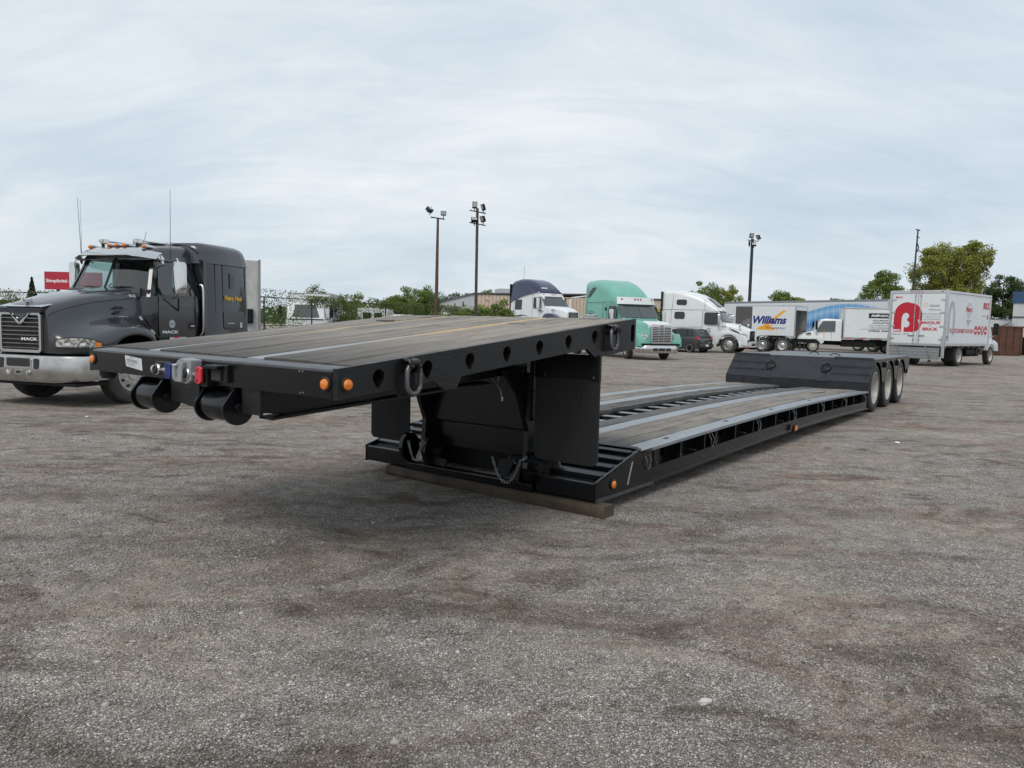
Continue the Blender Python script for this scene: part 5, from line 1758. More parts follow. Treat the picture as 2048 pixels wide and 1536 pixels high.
# ================================================================= small hatchback
CA = thing('hatchback_car', 'small dark grey hatchback seen from behind beside the white tractor', 'car', (10.75, 48.0, 0), math.atan2(.72, -.69))
# x forward; origin mid wheelbase
cb = body('body', [(-1.90, .42, .78, .70, .72, .12), (-1.84, .26, .92, .78, .80, .14), (-1.6, .22, 1.0, .82, .82, .14), (-1.0, .20, 1.0, .84, .83, .12), (.6, .20, .98, .84, .83, .12), (1.3, .22, .92, .83, .78, .14), (1.75, .26, .78, .78, .66, .14), (1.88, .34, .62, .66, .56, .1)], 'car_paint', CA, 45, 6)
body('roof', [(-1.78, .96, 1.02, .80, .78, .03), (-1.48, .96, 1.44, .79, .66, .12), (-1.2, .96, 1.50, .79, .64, .14), (-.3, .96, 1.525, .79, .62, .14), (.3, .96, 1.46, .79, .62, .14), (1.05, .94, .97, .78, .72, .03)], 'car_paint', CA, 45, 6)
for s_ in (1, -1):
    f_ = lambda q, o: (q[0], s_ * (.80 - .26 * (q[1] - .98) + o), q[1])
    for poly in ([(-.05, 1.02), (.80, 1.02), (.30, 1.38), (-.05, 1.42)], [(-.12, 1.02), (-.95, 1.02), (-.95, 1.42), (-.12, 1.43)], [(-1.02, 1.03), (-1.40, 1.06), (-1.25, 1.36), (-1.02, 1.41)]):
        MB().prism(poly, lambda q: f_(q, .0), lambda q: f_(q, .008)).build('window', 'glass_dark', CA)
    for xx in (-1.23, 1.23):
        wheel(CA, xx, s_ * .765, .30, .30, .19, s_, 'white', n=28)
        MB().prism_y([(xx + .335 * math.cos(a * PI / 9), .31 + .335 * math.sin(a * PI / 9)) for a in range(18)], s_ * .70, s_ * .842).build('wheel_arch', 'black_dull', CA)
    MB().loft([[(-1.60, s_ * .80, .98), (-1.60, s_ * .83, .98), (-1.60, s_ * .83, .86), (-1.60, s_ * .80, .86)], [(-1.80, s_ * .66, 1.02), (-1.84, s_ * .78, 1.0), (-1.90, s_ * .78, .78), (-1.86, s_ * .66, .74)]]).build('tail_lamp', 'red_lens', CA, 40)
    MB().box(.62, .78, s_ * .82, s_ * .97, .98, 1.10).build('door_mirror', 'car_paint', CA, None, .03)
    for xx in (-.1,):
        panel('door_seam', [(xx, .35), (xx + .012, .35), (xx + .012, 1.0), (xx, 1.0)], s_ * .838, .003, 'black_dull', CA)
MB().loft([[(-1.775, y, 1.06), (-1.52, y * .9, 1.38), (-1.54, y * .9, 1.385), (-1.795, y, 1.065)] for y in (-.62, -.3, 0, .3, .62)]).build('rear_window', 'glass_shield', CA, 60)
MB().box(-1.965, -1.86, -.76, .76, .34, .56).build('rear_bumper', 'car_paint', CA, None, .04)
MB().box(-1.975, -1.968, -.16, .16, .40, .52).build('number_plate', 'white_print', CA)
MB().box(-1.93, -1.80, -.6, .6, .22, .32).build('bumper_valance', 'black_dull', CA, None, .02)
MB().tube([(-.9, .1, 1.5), (-1.25, .1, 1.85)], [.006, .003], 6).build('antenna', 'rubber', CA)


# ================================================================= box trucks
def cargo_box(root, L, w, z0, z1, wall='white_panel', trim='aluminium', name='cargo_box'):
    """x 0 (rear) .. L (front), centred on y"""
    h = w / 2
    b = MB().box(.03, L - .03, -h + .02, h - .02, z0 + .08, z1 - .05).build(name, wall, root)
    for s_ in (1, -1):
        MB().box(0, L, s_ * (h - .02), s_ * (h + .012), z1 - .10, z1).build('top_rail', trim, b, None, .008)
        MB().box(0, L, s_ * (h - .02), s_ * (h + .012), z0, z0 + .13).build('bottom_rail', trim, b, None, .008)
        for xx in (.0, L - .07):
            MB().box(xx, xx + .07, s_ * (h - .05), s_ * (h + .014), z0 + .131, z1 - .101).build('corner_post', trim, b, None, .01)
        n = int(L / .6)
        for k in range(1, n):
            xx = L * k / n
            MB().box(xx - .012, xx + .012, s_ * (h - .021), s_ * (h - .016), z0 + .14, z1 - .11).build('wall_rib', wall, b)
    MB().box(.0, L, -h + .021, h - .021, z1 - .048, z1 - .03).build('box_roof', trim, b)
    return b


# --- white delivery truck with red lettering, right
_d = Vector((.76, .65))
BK = thing('box_truck', 'white box truck with large red letter on its rear doors, lift gate down', 'truck', (20.0 - .59 * 1.28 * 0 + 0, 34.6, 0), math.atan2(.65, .76), 'parked box trucks')
# origin at rear near corner (right side); shift so centre line is local y=0
BK.location = (20.0 - .65 * 1.28, 34.6 + .76 * 1.28, 0)
BL, BW, BZ0, BZ1 = 5.75, 2.56, .98, 3.55
cargo_box(BK, BL, BW, BZ0, BZ1)
rf_ = MB()
MB().box(-.045, .025, -1.30, -1.19, BZ0 - .02, BZ1 + .02).build('rear_post', 'aluminium', BK, None, .01)
MB().box(-.045, .025, 1.19, 1.30, BZ0 - .02, BZ1 + .02).build('rear_post', 'aluminium', BK, None, .01)
MB().box(-.045, .025, -1.189, 1.189, BZ1 - .13, BZ1 + .02).build('rear_header', 'aluminium', BK, None, .01)
MB().box(-.045, .025, -1.189, 1.189, BZ0 - .02, BZ0 + .08).build('rear_sill', 'aluminium', BK, None, .01)
for s_ in (1, -1):
    dr_ = MB().box(-.035, .02, s_ * .012, s_ * 1.18, BZ0 + .085, BZ1 - .135).build('rear_door', 'white_panel', BK, None, .01)
    for z in (1.25, 1.85, 2.5, 3.1):
        MB().box(-.055, -.036, s_ * 1.0, s_ * 1.26, z, z + .07).build('door_hinge', 'aluminium', dr_, None, .006)
    MB().cyl((-.06, s_ * .12, BZ0 + .05), (-.06, s_ * .12, BZ1 - .05), .018, n=8).build('lock_rod', 'aluminium', dr_, 40)
    MB().box(-.075, -.04, s_ * .08, s_ * .36, 1.42, 1.46).build('door_handle', 'steel_grey', dr_, None, .005)
    for z in (1.2, 2.3, 3.25):
        MB().box(-.07, -.037, s_ * .09, s_ * .15, z, z + .09).build('rod_keeper', 'steel_grey', dr_)
    MB().box(-.06, -.046, s_ * 1.21, s_ * 1.28, 1.18, 1.40).build('tail_lamp', 'red_lens', BK, None, .01)
for y in (-1.05, -.15, 0, .15, .30):
    MB().box(-.055, -.046, y - .05, y + .05, BZ1 - .07, BZ1 - .035).build('marker_lamp', 'red_lens', BK)
# writing on the rear doors; viewer's left is +y
RX, RZ = (0, -1, 0), (0, 0, 1)


def bpoly(name, pts, m_, holes=(), par=BK, off=-.038):
    """pts given as (viewer x from left edge of doors, z)"""
    return MB().prism([(q[0], q[1]) for q in pts], lambda q: (off, 1.18 - q[0], q[1]), lambda q: (off - .002, 1.18 - q[0], q[1]), [list(h) for h in holes]).build(name, m_, par)


def arcp(cx, cz, r, a0, a1, n=14, rz=None):
    rz = r if rz is None else rz
    return [(cx + r * math.cos(RAD(a0 + (a1 - a0) * k / n)), cz + rz * math.sin(RAD(a0 + (a1 - a0) * k / n))) for k in range(n + 1)]


x0 = .10
left_stem = [(x0, 1.60)] + arcp(x0 + .62, 2.42, .60, 180, 90, 10) + arcp(x0 + .80, 2.35, .50, 90, -40, 10, .62) + [(x0 + 1.10, 2.18)] + arcp(x0 + .85, 1.97, .42, 40, -90, 12, .37) + [(x0 + .50, 1.60), (x0 + .50, 1.84)]
left_stem += arcp(x0 + .58, 1.98, .17, -90, 70, 8) + [(x0 + .62, 2.14)] + arcp(x0 + .56, 2.36, .15, -60, 180, 10) + [(x0 + .38, 2.30), (x0 + .38, 1.60)]
bpoly('red_letter', left_stem, 'red_print')
text(BK, 'lettering', 'BRICK', 'white_print', (-.0415, 1.18 - x0 - .02, 1.63), RX, RZ, .33, .09, .06)
text(BK, 'lettering', 'M413', 'red_print', (-.038, 1.18 - .14, 3.20), RX, RZ, .32, .10, .03)
text(BK, 'lettering', 'Depuis 1974', 'ink_soft', (-.038, 1.18 - .04, 1.42), RX, RZ, .80, .12, .0, .25)
text(BK, 'lettering', 'NOUS CONTRIBUONS', 'ink_soft', (-.038, 1.18 - 1.36, 2.42), RX, RZ, .85, .07, .0)
text(BK, 'lettering', "À L'AMÉLIORATION DE", 'ink_soft', (-.038, 1.18 - 1.36, 2.30), RX, RZ, .85, .075, .0)
text(BK, 'lettering', 'LA VIE DES ENFANTS', 'ink_soft', (-.038, 1.18 - 1.36, 2.18), RX, RZ, .85, .07, .0)
text(BK, 'lettering', 'BRIQUE', 'red_print', (-.038, 1.18 - 1.36, 1.97), RX, RZ, .84, .15, .035)
text(BK, 'lettering', 'PAR', 'ink_soft', (-.038, 1.18 - 1.70, 1.88), RX, RZ, .13, .05, .0)
text(BK, 'lettering', 'BRICK', 'red_print', (-.038, 1.18 - 1.44, 1.68), RX, RZ, .68, .15, .035)
text(BK, 'lettering', 'APPRENDRE', 'ink_soft', (-.038, 1.18 - 1.66, 2.62), RX, RZ, .55, .07, .0)
MB().lathe([(.075, 0), (.095, 0), (.095, .002), (.075, .002)], (-.0375, 1.18 - 1.53, 2.88), (-1, 0, 0), 18, loop=True).build('bulb_print', 'orange_print', BK)
for z in (2.80, 2.86):
    MB().box(-.040, -.038, -.95, -.52, z, z + .025).build('print_line', 'ink_soft', BK)
# writing on the side (right side y=-1.28 looks to us); reading direction +x
SX, SZ = (1, 0, 0), (0, 0, 1)
YS = -1.2635
text(BK, 'side_lettering', "PLUS D'ÉCONOMIES POUR VOUS", 'red_print', (.5, YS, 1.60), SX, SZ, 3.05, .26, .015)
text(BK, 'side_lettering', 'BRICK', 'red_print', (4.70, YS, 2.82), SX, SZ, .92, .34, .05)
text(BK, 'side_lettering', 'Depuis 1971', 'ink_soft', (4.6, YS, 2.42), SX, SZ, .50, .10)
text(BK, 'side_lettering', '50', 'red_print', (5.3, YS, 2.33), SX, SZ, .22, .22, .03)
text(BK, 'side_lettering', 'Merci', 'red_print', (2.42, YS, 2.62), SX, SZ, .78, .28, .03)
for k, (zz, w_) in enumerate(((3.02, .4), (2.94, .62), (2.55, .66), (2.47, .52), (2.39, .38), (2.31, .25))):
    MB().box(2.8 - w_ / 2, 2.8 + w_ / 2, YS - .002, YS + .001, zz, zz + .035).build('heart_print', 'grey_print', BK)
MB().prism_y([(2.46, 2.25), (3.14, 2.25), (2.8, 1.90)], YS - .001, YS + .001).build('heart_point', 'grey_print', BK)
for k, xx in enumerate((3.86, 4.32, 4.78, 5.24)):
    cpts = [(xx + .21 * math.cos(a * PI / 10), 1.76 + .23 * math.sin(a * PI / 10)) for a in range(20)]
    dsk = MB().prism_y(cpts, YS - .002, YS + .001).build('red_disc', 'red_print', BK)
    MB().prism_y(rrect(xx - .14, xx + .14, 1.70, 1.79, .02) if k != 2 else rrect(xx - .05, xx + .05, 1.60, 1.92, .02), YS - .004, YS - .0025).build('disc_mark', 'white_print', dsk)
MB().prism_y(arcp(.62, 2.35, .42, 180, 0, 14, .75) + [(1.04, 1.5), (.80, 1.5)] + arcp(.62, 2.35, .20, 0, 180, 12, .45) + [(.42, 1.2), (.20, 1.2)], YS - .001, YS + .001).build('faded_letter', 'grey_print', BK)
MB().box(.16, .30, YS - .002, YS + .001, 1.36, 1.44).build('side_sticker', 'ink', BK)
# chassis, cab, wheels
MB().box(-.02, BL + 1.6, -.43, .43, .62, .90).build('chassis_frame', 'black_dull', BK)
for k in range(8):
    MB().box(.4 + k * .75, .48 + k * .75, -1.15, 1.15, .88, .975).build('cross_beam', 'steel_grey', BK)
for s_ in (1, -1):
    wheel(BK, 2.0, s_ * 1.10, .50, .50, .26, s_, 'dual', n=36)
    wheel(BK, 2.0, s_ * .80, .50, .50, .26, -s_, 'dual', n=28)
    wheel(BK, BL + .95, s_ * 1.0, .48, .48, .26, s_, 'dual', n=36)
    MB().box(1.25, 1.28, s_ * .70, s_ * 1.25, .28, .96).build('mud_flap', 'rubber', BK, None, .004)
    MB().cyl((3.4, s_ * .85, .66), (4.6, s_ * .85, .66), .22, n=16).build('fuel_tank', 'black_dull', BK, 40)
    MB().box(4.9, 5.3, s_ * .55, s_ * 1.0, .45, .85).build('battery_box', 'black_dull', BK, None, .02)
MB().cyl((2.0, -1.0, .5), (2.0, 1.0, .5), .09, n=12).build('axle', 'black_dull', BK, 40)
bc = body('cab', [(BL + .08, .8, 2.72, 1.08, .98, .14), (BL + .6, .8, 2.74, 1.1, .98, .16), (BL + 1.0, .8, 2.62, 1.1, .95, .16), (BL + 1.45, .8, 1.80, 1.08, .95, .14)], 'white_paint', BK)
body('hood', [(BL + 1.3, .75, 1.75, 1.02, .80, .2), (BL + 1.9, .75, 1.62, 1.0, .70, .2), (BL + 2.3, .75, 1.40, .9, .6, .18)], 'white_paint', BK)
for s_ in (1, -1):
    MB().prism_y([(BL + .3, .75), (BL + .3, 1.1), (BL + .55, 1.25), (BL + 1.4, 1.28), (BL + 1.9, 1.12), (BL + 2.1, .7)] + [(BL + .95 + .58 * math.cos(RAD(a)), .48 + .58 * math.sin(RAD(a))) for a in range(25, 160, 12)], s_ * .8, s_ * 1.14).build('fender', 'white_paint', BK, 40, .04)
    mirror(BK, BL + .75, s_ * 1.36, 1.55, 2.15, s_, 'black_dull', .22, 'aluminium', (BL + .9, s_ * 1.0))
MB().tube([(4.9, .6, BZ1), (5.1, .55, BZ1 + .32)], .015, 6).build('roof_antenna', 'white_paint', BK)
# lift gate hanging behind
for s_ in (1, -1):
    MB().box(-.14, -.05, s_ * 1.16, s_ * 1.28, .42, 1.45).build('gate_column', 'aluminium', BK, None, .01)
lg = MB().box(-.24, -.16, -1.12, 1.12, .36, .88).build('lift_gate', 'steel_grey', BK, None, .01)
for z in (.45, .58, .72):
    MB().box(-.250, -.241, -1.10, 1.10, z, z + .02).build('gate_rib', 'aluminium', lg)
for y in (-.75, .55):
    MB().bar((-.29, y, .30), (-.22, y + .25, .95), .03, .05).build('gate_arm', 'steel_grey', lg)
    MB().cyl((-.30, y - .06, .27), (-.30, y + .06, .27), .05, n=12).build('gate_roller', 'rubber', lg, 40)

# --- long white trailer with blue wave, behind
v0_, v1_ = Vector((20.2, 72.0)), Vector((28.55, 57.2))
dv = (v0_ - v1_)
WT = thing('semi_trailer', 'long white box trailer with blue wave print on its side', 'trailer', (v1_.x, v1_.y, 0), math.atan2(dv.y, dv.x))
LT = dv.length
# viewer side is local +y?  decide by sign so the printed side faces the camera
side_ = 1 if (Matrix.Rotation(math.atan2(dv.y, dv.x), 2) @ Vector((0, 1))).dot(-v1_) > 0 else -1
wb_ = MB().box(0.02, LT, side_ * 0, -side_ * 2.55, 1.15, 4.08).build('trailer_body', 'white_panel', WT)
MB().box(.06, LT - .1, side_ * .004, side_ * .012, 1.30, 3.90).build('side_skin', 'wave_print', wb_)
MB().box(0, LT + .01, side_ * .013, -side_ * 2.56, 3.92, 4.10).build('top_rail', 'steel_grey', wb_, None, .01)
MB().box(0, LT + .01, side_ * .013, side_ * .03, 1.12, 1.28).build('bottom_rail', 'aluminium', wb_)
for k in range(30):
    xx = .3 + k * (LT - .6) / 29
    MB().box(xx - .012, xx + .012, side_ * .0125, side_ * .018, 1.29, 3.91).build('rivet_strip', 'white_panel', wb_)
MB().box(-.03, .05, side_ * .02, -side_ * 2.58, 1.1, 4.06).build('rear_frame', 'white_old', wb_, None, .01)
for xx in (1.2, 2.5):
    wheel(WT, xx, -side_ * .2, .52, .52, .28, side_, 'white', n=24)
    wheel(WT, xx, -side_ * 2.35, .52, .52, .28, -side_, 'white', n=24)
for yy in (.5, 2.0):
    MB().box(LT - 3.0, LT - 2.88, -side_ * yy, -side_ * (yy + .12), 0, 1.1).build('landing_leg', 'steel_grey', WT)

# --- grounded cargo box with blue and orange lettering
w0, w1 = Vector((17.22, 58.2)), Vector((20.75, 55.2))
dw = w0 - w1
WB = thing('cargo_box', 'white cargo box with blue and orange lettering and open rear standing on the ground', 'cargo box', (w1.x, w1.y, 0), math.atan2(dw.y, dw.x))
sd_ = 1 if (Matrix.Rotation(math.atan2(dw.y, dw.x), 2) @ Vector((0, 1))).dot(-w1) > 0 else -1
LW = dw.length
KW = LW / 6.02
h_ = 2.45
MB().box(.05, LW, 0, -sd_ * .05, .35, 3.30).build('side_wall', 'white_panel', WB)
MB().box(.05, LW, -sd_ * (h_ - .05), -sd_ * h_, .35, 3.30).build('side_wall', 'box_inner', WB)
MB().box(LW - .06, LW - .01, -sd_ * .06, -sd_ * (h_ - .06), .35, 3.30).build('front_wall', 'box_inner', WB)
MB().box(0, LW, sd_ * .0, -sd_ * h_, 3.302, 3.36).build('box_roof', 'aluminium', WB)
MB().box(.05, LW, sd_ * .0, -sd_ * h_, .20, .345).build('box_floor', 'steel_grey', WB)
for yy in (0, h_ - .10):
    MB().box(-.02, .045, -sd_ * yy, -sd_ * (yy + .10), .22, 3.30).build('rear_post', 'aluminium', WB, None, .01)
MB().box(-.02, .045, -sd_ * .11, -sd_ * (h_ - .11), 3.02, 3.30).build('rear_header', 'white_panel', WB, None, .01)
MB().box(.0, .03, -sd_ * .11, -sd_ * (h_ - .11), 1.45, 1.55).build('load_bar', 'rust', WB)
for xx in (.8, LW - 1.0):
    MB().box(xx, xx + .3, -sd_ * .1, -sd_ * (h_ - .1), 0.0, .198).build('support_block', 'pole_wood', WB)
rd = (-1, 0, 0) if sd_ > 0 else (1, 0, 0)
gp = MB().box(LW - 1.75 * KW, LW - .02, sd_ * .001, sd_ * .004, .5, 3.28).build('dark_panel', 'grey_dark_panel', WB)


def wpt(a, z, off=.005):       # a metres from viewer's left (front of the box) along the wall
    return (LW - a, sd_ * off, z)


arrow = [(2.35, 1.55), (4.1, 1.52), (4.35, 1.70), (3.75, 1.70), (4.05, 1.92), (3.6, 1.92), (5.3, 3.0), (4.95, 3.0), (3.2, 1.92), (2.7, 1.75)]
MB().prism([((q[0] - .15) * KW, q[1]) for q in arrow], lambda q: wpt(q[0], q[1], .002), lambda q: wpt(q[0], q[1], .004)).build('arrow_print', 'orange_print', WB)
text(WB, 'lettering', 'Williams', 'blue_print', wpt(1.85 * KW, 1.98, .006), rd, (0, 0, 1), 3.35 * KW, .60, .045, .25, 0.)
text(WB, 'lettering', 'Pharmalogistique', 'blue_print', wpt(3.15 * KW, 1.58, .006), rd, (0, 0, 1), 1.95 * KW, .20, .0, .2, 0.)
text(WB, 'lettering', 'oill', 'ink_soft', wpt(.75 * KW, 1.85, .008), rd, (0, 0, 1), .85 * KW, .5, .03, 0, 0.)  # reflection in the dark panel, painted on as grey letters

# --- white cab-forward truck with hardware lettering
HN = thing('box_truck', 'white box truck with black hardware lettering between the cargo box and the red letter truck', 'truck', (22.35, 55.9, 0), RAD(163), 'parked box trucks')
# x forward is to the viewer's left; visible side is local -y?  (forward left -> left side of truck faces us)
cargo = cargo_box(HN, 6.2, 2.4, 1.02, 3.30)
cargo.location = (-8.15, 0, 0)
for c_ in list(HN.children):
    pass
YH = 1.2
body('cab', [(-1.88, .85, 2.42, 1.05, .96, .12), (-.75, .85, 2.46, 1.08, .96, .14), (-.45, .85, 2.36, 1.08, .94, .12), (-.02, .85, 1.62, 1.06, .94, .12)], 'white_paint', HN)
body('hood', [(-.1, .80, 1.55, 1.0, .82, .18), (.5, .80, 1.42, .98, .74, .2), (.95, .80, 1.18, .9, .64, .16), (1.08, .75, 1.0, .82, .6, .1)], 'white_paint', HN)
for s_ in (1, -1):
    panel('door_window', [(-1.45, 1.55), (-.22, 1.50), (-.26, 1.72), (-.58, 2.27), (-1.45, 2.30)], s_ * 1.082, .006, 'glass_shield', HN, .10, 1.5)
    MB().prism_y([(-.72, .7), (-.72, 1.0), (-.5, 1.18), (.55, 1.16), (.95, .95), (1.05, .6)] + [(.0 + .52 * math.cos(RAD(a)), .42 + .52 * math.sin(RAD(a))) for a in range(20, 165, 12)], s_ * .78, s_ * 1.10).build('fender', 'white_paint', HN, 40, .04)
    wheel(HN, 0, s_ * .95, .42, .42, .24, s_, 'steer_white', n=32)
    wheel(HN, -5.2, s_ * 1.0, .42, .42, .24, s_, 'dual', n=24)
    mirror(HN, -.15, s_ * 1.35, 1.65, 2.25, s_, 'black_dull', .18, 'black_dull', (-.4, s_ * 1.02))
    MB().prism_y([(.15, 1.30), (.55, 1.24), (.5, 1.36), (.2, 1.42)], s_ * .90, s_ * .965).build('hood_intake', 'interior_dark', HN)
    panel('door_stripe', [(-.72, .95), (-.69, .95), (-.69, 1.6), (-.72, 1.6)], s_ * 1.085, .003, 'orange_print', HN)
    for po in ([(-1.2, .95), (-1.2, 1.55)], [(-.22, .95), (-.22, 1.5)]):
        MB().tube([(x, s_ * 1.084, z) for x, z in po], .007, 4).build('door_seam', 'black_dull', HN)
MB().box(-7.6, .9, -.42, .42, .55, .95).build('chassis_frame', 'black_dull', HN)
MB().box(-4.2, -1.9, .5, 1.0, .45, .9).build('tool_box', 'black_dull', HN, None, .02)
for k in range(6):
    MB().box(-7.3 + k * .95, -6.9 + k * .95, 1.213, 1.218, 1.06, 1.11).build('reflector_strip', 'reflector_red', HN)
HXD = (-1, 0, 0)
sg = MB().box(-3.60, -5.30, 1.192, 1.196, 2.55, 2.90).build('sign_panel', 'ink', HN)
text(HN, 'lettering', 'RÉNO-J', 'white_print', (-3.75, 1.2, 2.62), HXD, (0, 0, 1), 1.35, .20, .05, .25)
text(HN, 'lettering', 'FOURNITURES', 'ink', (-3.90, 1.196, 2.33), HXD, (0, 0, 1), 1.55, .10, .02)
text(HN, 'lettering', 'INDUSTRIELLES', 'ink', (-3.90, 1.196, 2.16), HXD, (0, 0, 1), 1.6, .10, .02)
text(HN, 'lettering', '• VIS À MÉTAUX •', 'ink', (-3.60, 1.196, 1.98), HXD, (0, 0, 1), 1.4, .10, .0, .2)
text(HN, 'lettering', '• AIR COMPRIMÉ •', 'ink', (-3.60, 1.196, 1.82), HXD, (0, 0, 1), 1.5, .10, .0, .2)
MB().box(-3.15, -5.55, 1.193, 1.196, 1.74, 1.755).build('print_rule', 'ink', HN)
text(HN, 'lettering', '(450) 629', 'ink', (-3.65, 1.196, 1.56), HXD, (0, 0, 1), 1.35, .13, .03)

# --- bare tractor rear end with two axles
CH = thing('truck_chassis', 'bare black truck chassis with tandem axles and chrome wheels beside the bull bar', 'chassis', (18.2, 51.8, 0), RAD(150))
MB().box(-2.6, 3.2, -.42, -.34, .72, .98).build('frame_rail', 'black_dull', CH)
MB().box(-2.6, 3.2, .34, .42, .72, .98).build('frame_rail', 'black_dull', CH)
MB().box(-.6, .5, -.45, .45, 1.0, 1.16).build('fifth_wheel', 'black_dull', CH, None, .04)
for xx in (-.66, .66):
    MB().cyl((xx, -.9, .52), (xx, .9, .52), .12, n=12).build('axle', 'black_dull', CH, 40)
    for s_ in (1, -1):
        wheel(CH, xx, s_ * 1.08, .51, .51, .27, s_, 'alu_dish', n=32)
        wheel(CH, xx, s_ * .76, .51, .51, .27, -s_, 'alu_dish', n=28)
        arc_ = [(xx + .60 * math.cos(RAD(a)), .53 + .60 * math.sin(RAD(a))) for a in range(25, 156, 10)]
        MB().loft([[(x, s_ * .62, z), (x, s_ * 1.24, z), (x, s_ * 1.24, z + .02), (x, s_ * .62, z + .02)] for x, z in arc_]).build('half_fender', 'black_gloss', CH, 50)
for y in (-.9, .9):
    MB().box(-1.75, -1.72, y - .25, y + .25, .25, .95).build('mud_flap', 'rubber', CH)
    MB().box(-1.78, -1.76, y - .12, y + .12, .9, .97).build('flap_weight', 'chrome', CH)

# ================================================================= vegetation
NP = np.random.default_rng(11)


def leaf_mesh(name, pts, size, tone_base, flat=0.):
    """one quad leaf per point, random orientation; pts Nx3"""
    n = len(pts)
    a = NP.normal(size=(n, 3))
    a /= np.linalg.norm(a, axis=1)[:, None]
    b = NP.normal(size=(n, 3))
    b -= a * (a * b).sum(1)[:, None]
    b /= np.linalg.norm(b, axis=1)[:, None]
    sz = size * NP.uniform(.55, 1.3, n)[:, None]
    asp = NP.uniform(.45, .8, n)[:, None]
    V_ = np.stack([pts - a * sz, pts + b * sz * asp, pts + a * sz, pts - b * sz * asp], 1).reshape(-1, 3)
    Fc = np.arange(4 * n).reshape(n, 4)
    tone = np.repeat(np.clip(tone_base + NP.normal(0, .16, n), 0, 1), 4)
    return np_mesh(name, V_, Fc, tone)


def crown_points(h0, h1, rx, clumps, per, spread, rnd, ragged=.25, flat=.75):
    """clumpy points in an egg-shaped crown"""
    C_, tn = [], []
    zc, rz = (h0 + h1) / 2, (h1 - h0) / 2
    for _ in range(clumps):
        while True:
            q = rnd.uniform(-1, 1, 3)
            d = np.linalg.norm(q)
            if .25 < d <= 1:
                break
        q = q / d * d ** .45
        k = 1 + rnd.normal(0, ragged)
        c = np.array([q[0] * rx * k, q[1] * rx * k, zc + q[2] * rz * (1 + rnd.normal(0, ragged * .4))])
        g3 = rnd.normal(size=(per, 3))
        g3 /= np.linalg.norm(g3, axis=1)[:, None]
        g3 *= (rnd.uniform(.12, 1, per) ** .55)[:, None]
        C_.append(c + g3 * spread * rnd.uniform(.7, 1.5) * np.array([1, 1, flat]))
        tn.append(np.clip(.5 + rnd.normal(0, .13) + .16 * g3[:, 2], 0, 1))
    return np.concatenate(C_), np.concatenate(tn)


def tree(name, label, loc, h, rx, h0, mat, clumps=60, per=70, leaf=.14, spread=None, group=None, trunk=.16, seed=0, cat='tree', lobes=None, ragged=.25):
    rnd = np.random.default_rng(seed + 100)
    rr_ = random.Random(seed)
    t_ = thing(name, label, cat, loc, 0, group)
    sp_ = spread if spread else rx * .22
    if lobes:
        ps, ts = [], []
        for (lx, ly, lr, z0_, z1_, n_) in lobes:
            p_, q_ = crown_points(z0_, z1_, lr, n_, per, sp_, rnd, ragged)
            p_[:, 0] += lx
            p_[:, 1] += ly
            ps.append(p_)
            ts.append(q_)
        P_, tn = np.concatenate(ps), np.concatenate(ts)
    else:
        P_, tn = crown_points(h0, h, rx, clumps, per, sp_, rnd, ragged)
    P_[:, 2] = np.maximum(P_[:, 2], .05)
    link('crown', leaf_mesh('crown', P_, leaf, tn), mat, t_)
    mb = MB()
    mb.tube([(0, 0, 0), (rr_.uniform(-.1, .1), rr_.uniform(-.1, .1), h * .4), (rr_.uniform(-.2, .2), 0, h * .85)], [trunk, trunk * .7, trunk * .2], 7)
    for k in range(9):
        z = h0 + (h - h0) * rr_.uniform(.0, .6)
        a = rr_.uniform(0, 6.28)
        mb.tube([(0, 0, z * .8), (math.cos(a) * rx * .4, math.sin(a) * rx * .4, z + (h - h0) * .1), (math.cos(a) * rx * .8, math.sin(a) * rx * .8, z + (h - h0) * .25)], [trunk * .45, trunk * .28, trunk * .08], 5)
    mb.build('trunk', 'bark', t_, 50)
    return t_


GT = 'trees beyond the yard'
tree('poplar_tree', 'tall olive green tree, the largest, behind the red letter truck', (49.6, 86, 0), 12.4, 4.0, 2.5, 'leaf_olive', per=170, leaf=.105, seed=3, group=GT, trunk=.3, ragged=.12, spread=.75,
     lobes=[(-2.3, 0, 1.7, 2.5, 11.2, 86), (-.6, .5, 1.6, 3.0, 11.9, 80), (2.9, -.5, 1.1, 7.6, 12.2, 34), (.2, -1, 2.6, 1.5, 7.6, 70), (1.5, -.6, 1.5, 4.0, 10.2, 52), (1.3, .2, 1.5, 6.8, 11.4, 48)])
tree('maple_tree', 'dark green tree to the right of the tallest tree', (55.0, 84.5, 0), 9.2, 2.6, 1.2, 'leaf_dark', 95, 150, .11, seed=4, group=GT, ragged=.14, spread=.6, lobes=[(0, 0, 1.7, 1., 8.6, 70), (-1.2, .4, 1.2, 1., 7.0, 40), (1.6, 0, .9, 3.5, 8.2, 34)])
tree('maple_tree', 'rounded green tree left of the leaning pole', (39.6, 80.5, 0), 7.9, 1.9, 2.2, 'leaf_green', 95, 150, .10, seed=5, group=GT, spread=.55, ragged=.14)
tree('maple_tree', 'small dark green tree low beside the rounded tree', (36.6, 84, 0), 5.4, 1.4, 1.0, 'leaf_dark', 45, 120, .10, seed=6, group=GT, spread=.45, ragged=.15)
tree('maple_tree', 'small round tree right of the tall dark light pole', (33.6, 94, 0), 6.3, 1.4, 2.0, 'leaf_green', 50, 120, .11, seed=7, group=GT, spread=.5, ragged=.12)
tree('maple_tree', 'low yellowish tree right of the small round tree', (35.8, 94, 0), 5.6, 1.3, 1.5, 'leaf_olive', 45, 110, .11, seed=8, group=GT, spread=.45, ragged=.15)
tree('maple_tree', 'ragged tree behind the roof of the white tractor', (19.0, 76, 0), 6.2, 1.9, .8, 'leaf_green', 75, 130, .095, seed=9, group=GT, ragged=.22, spread=.5)
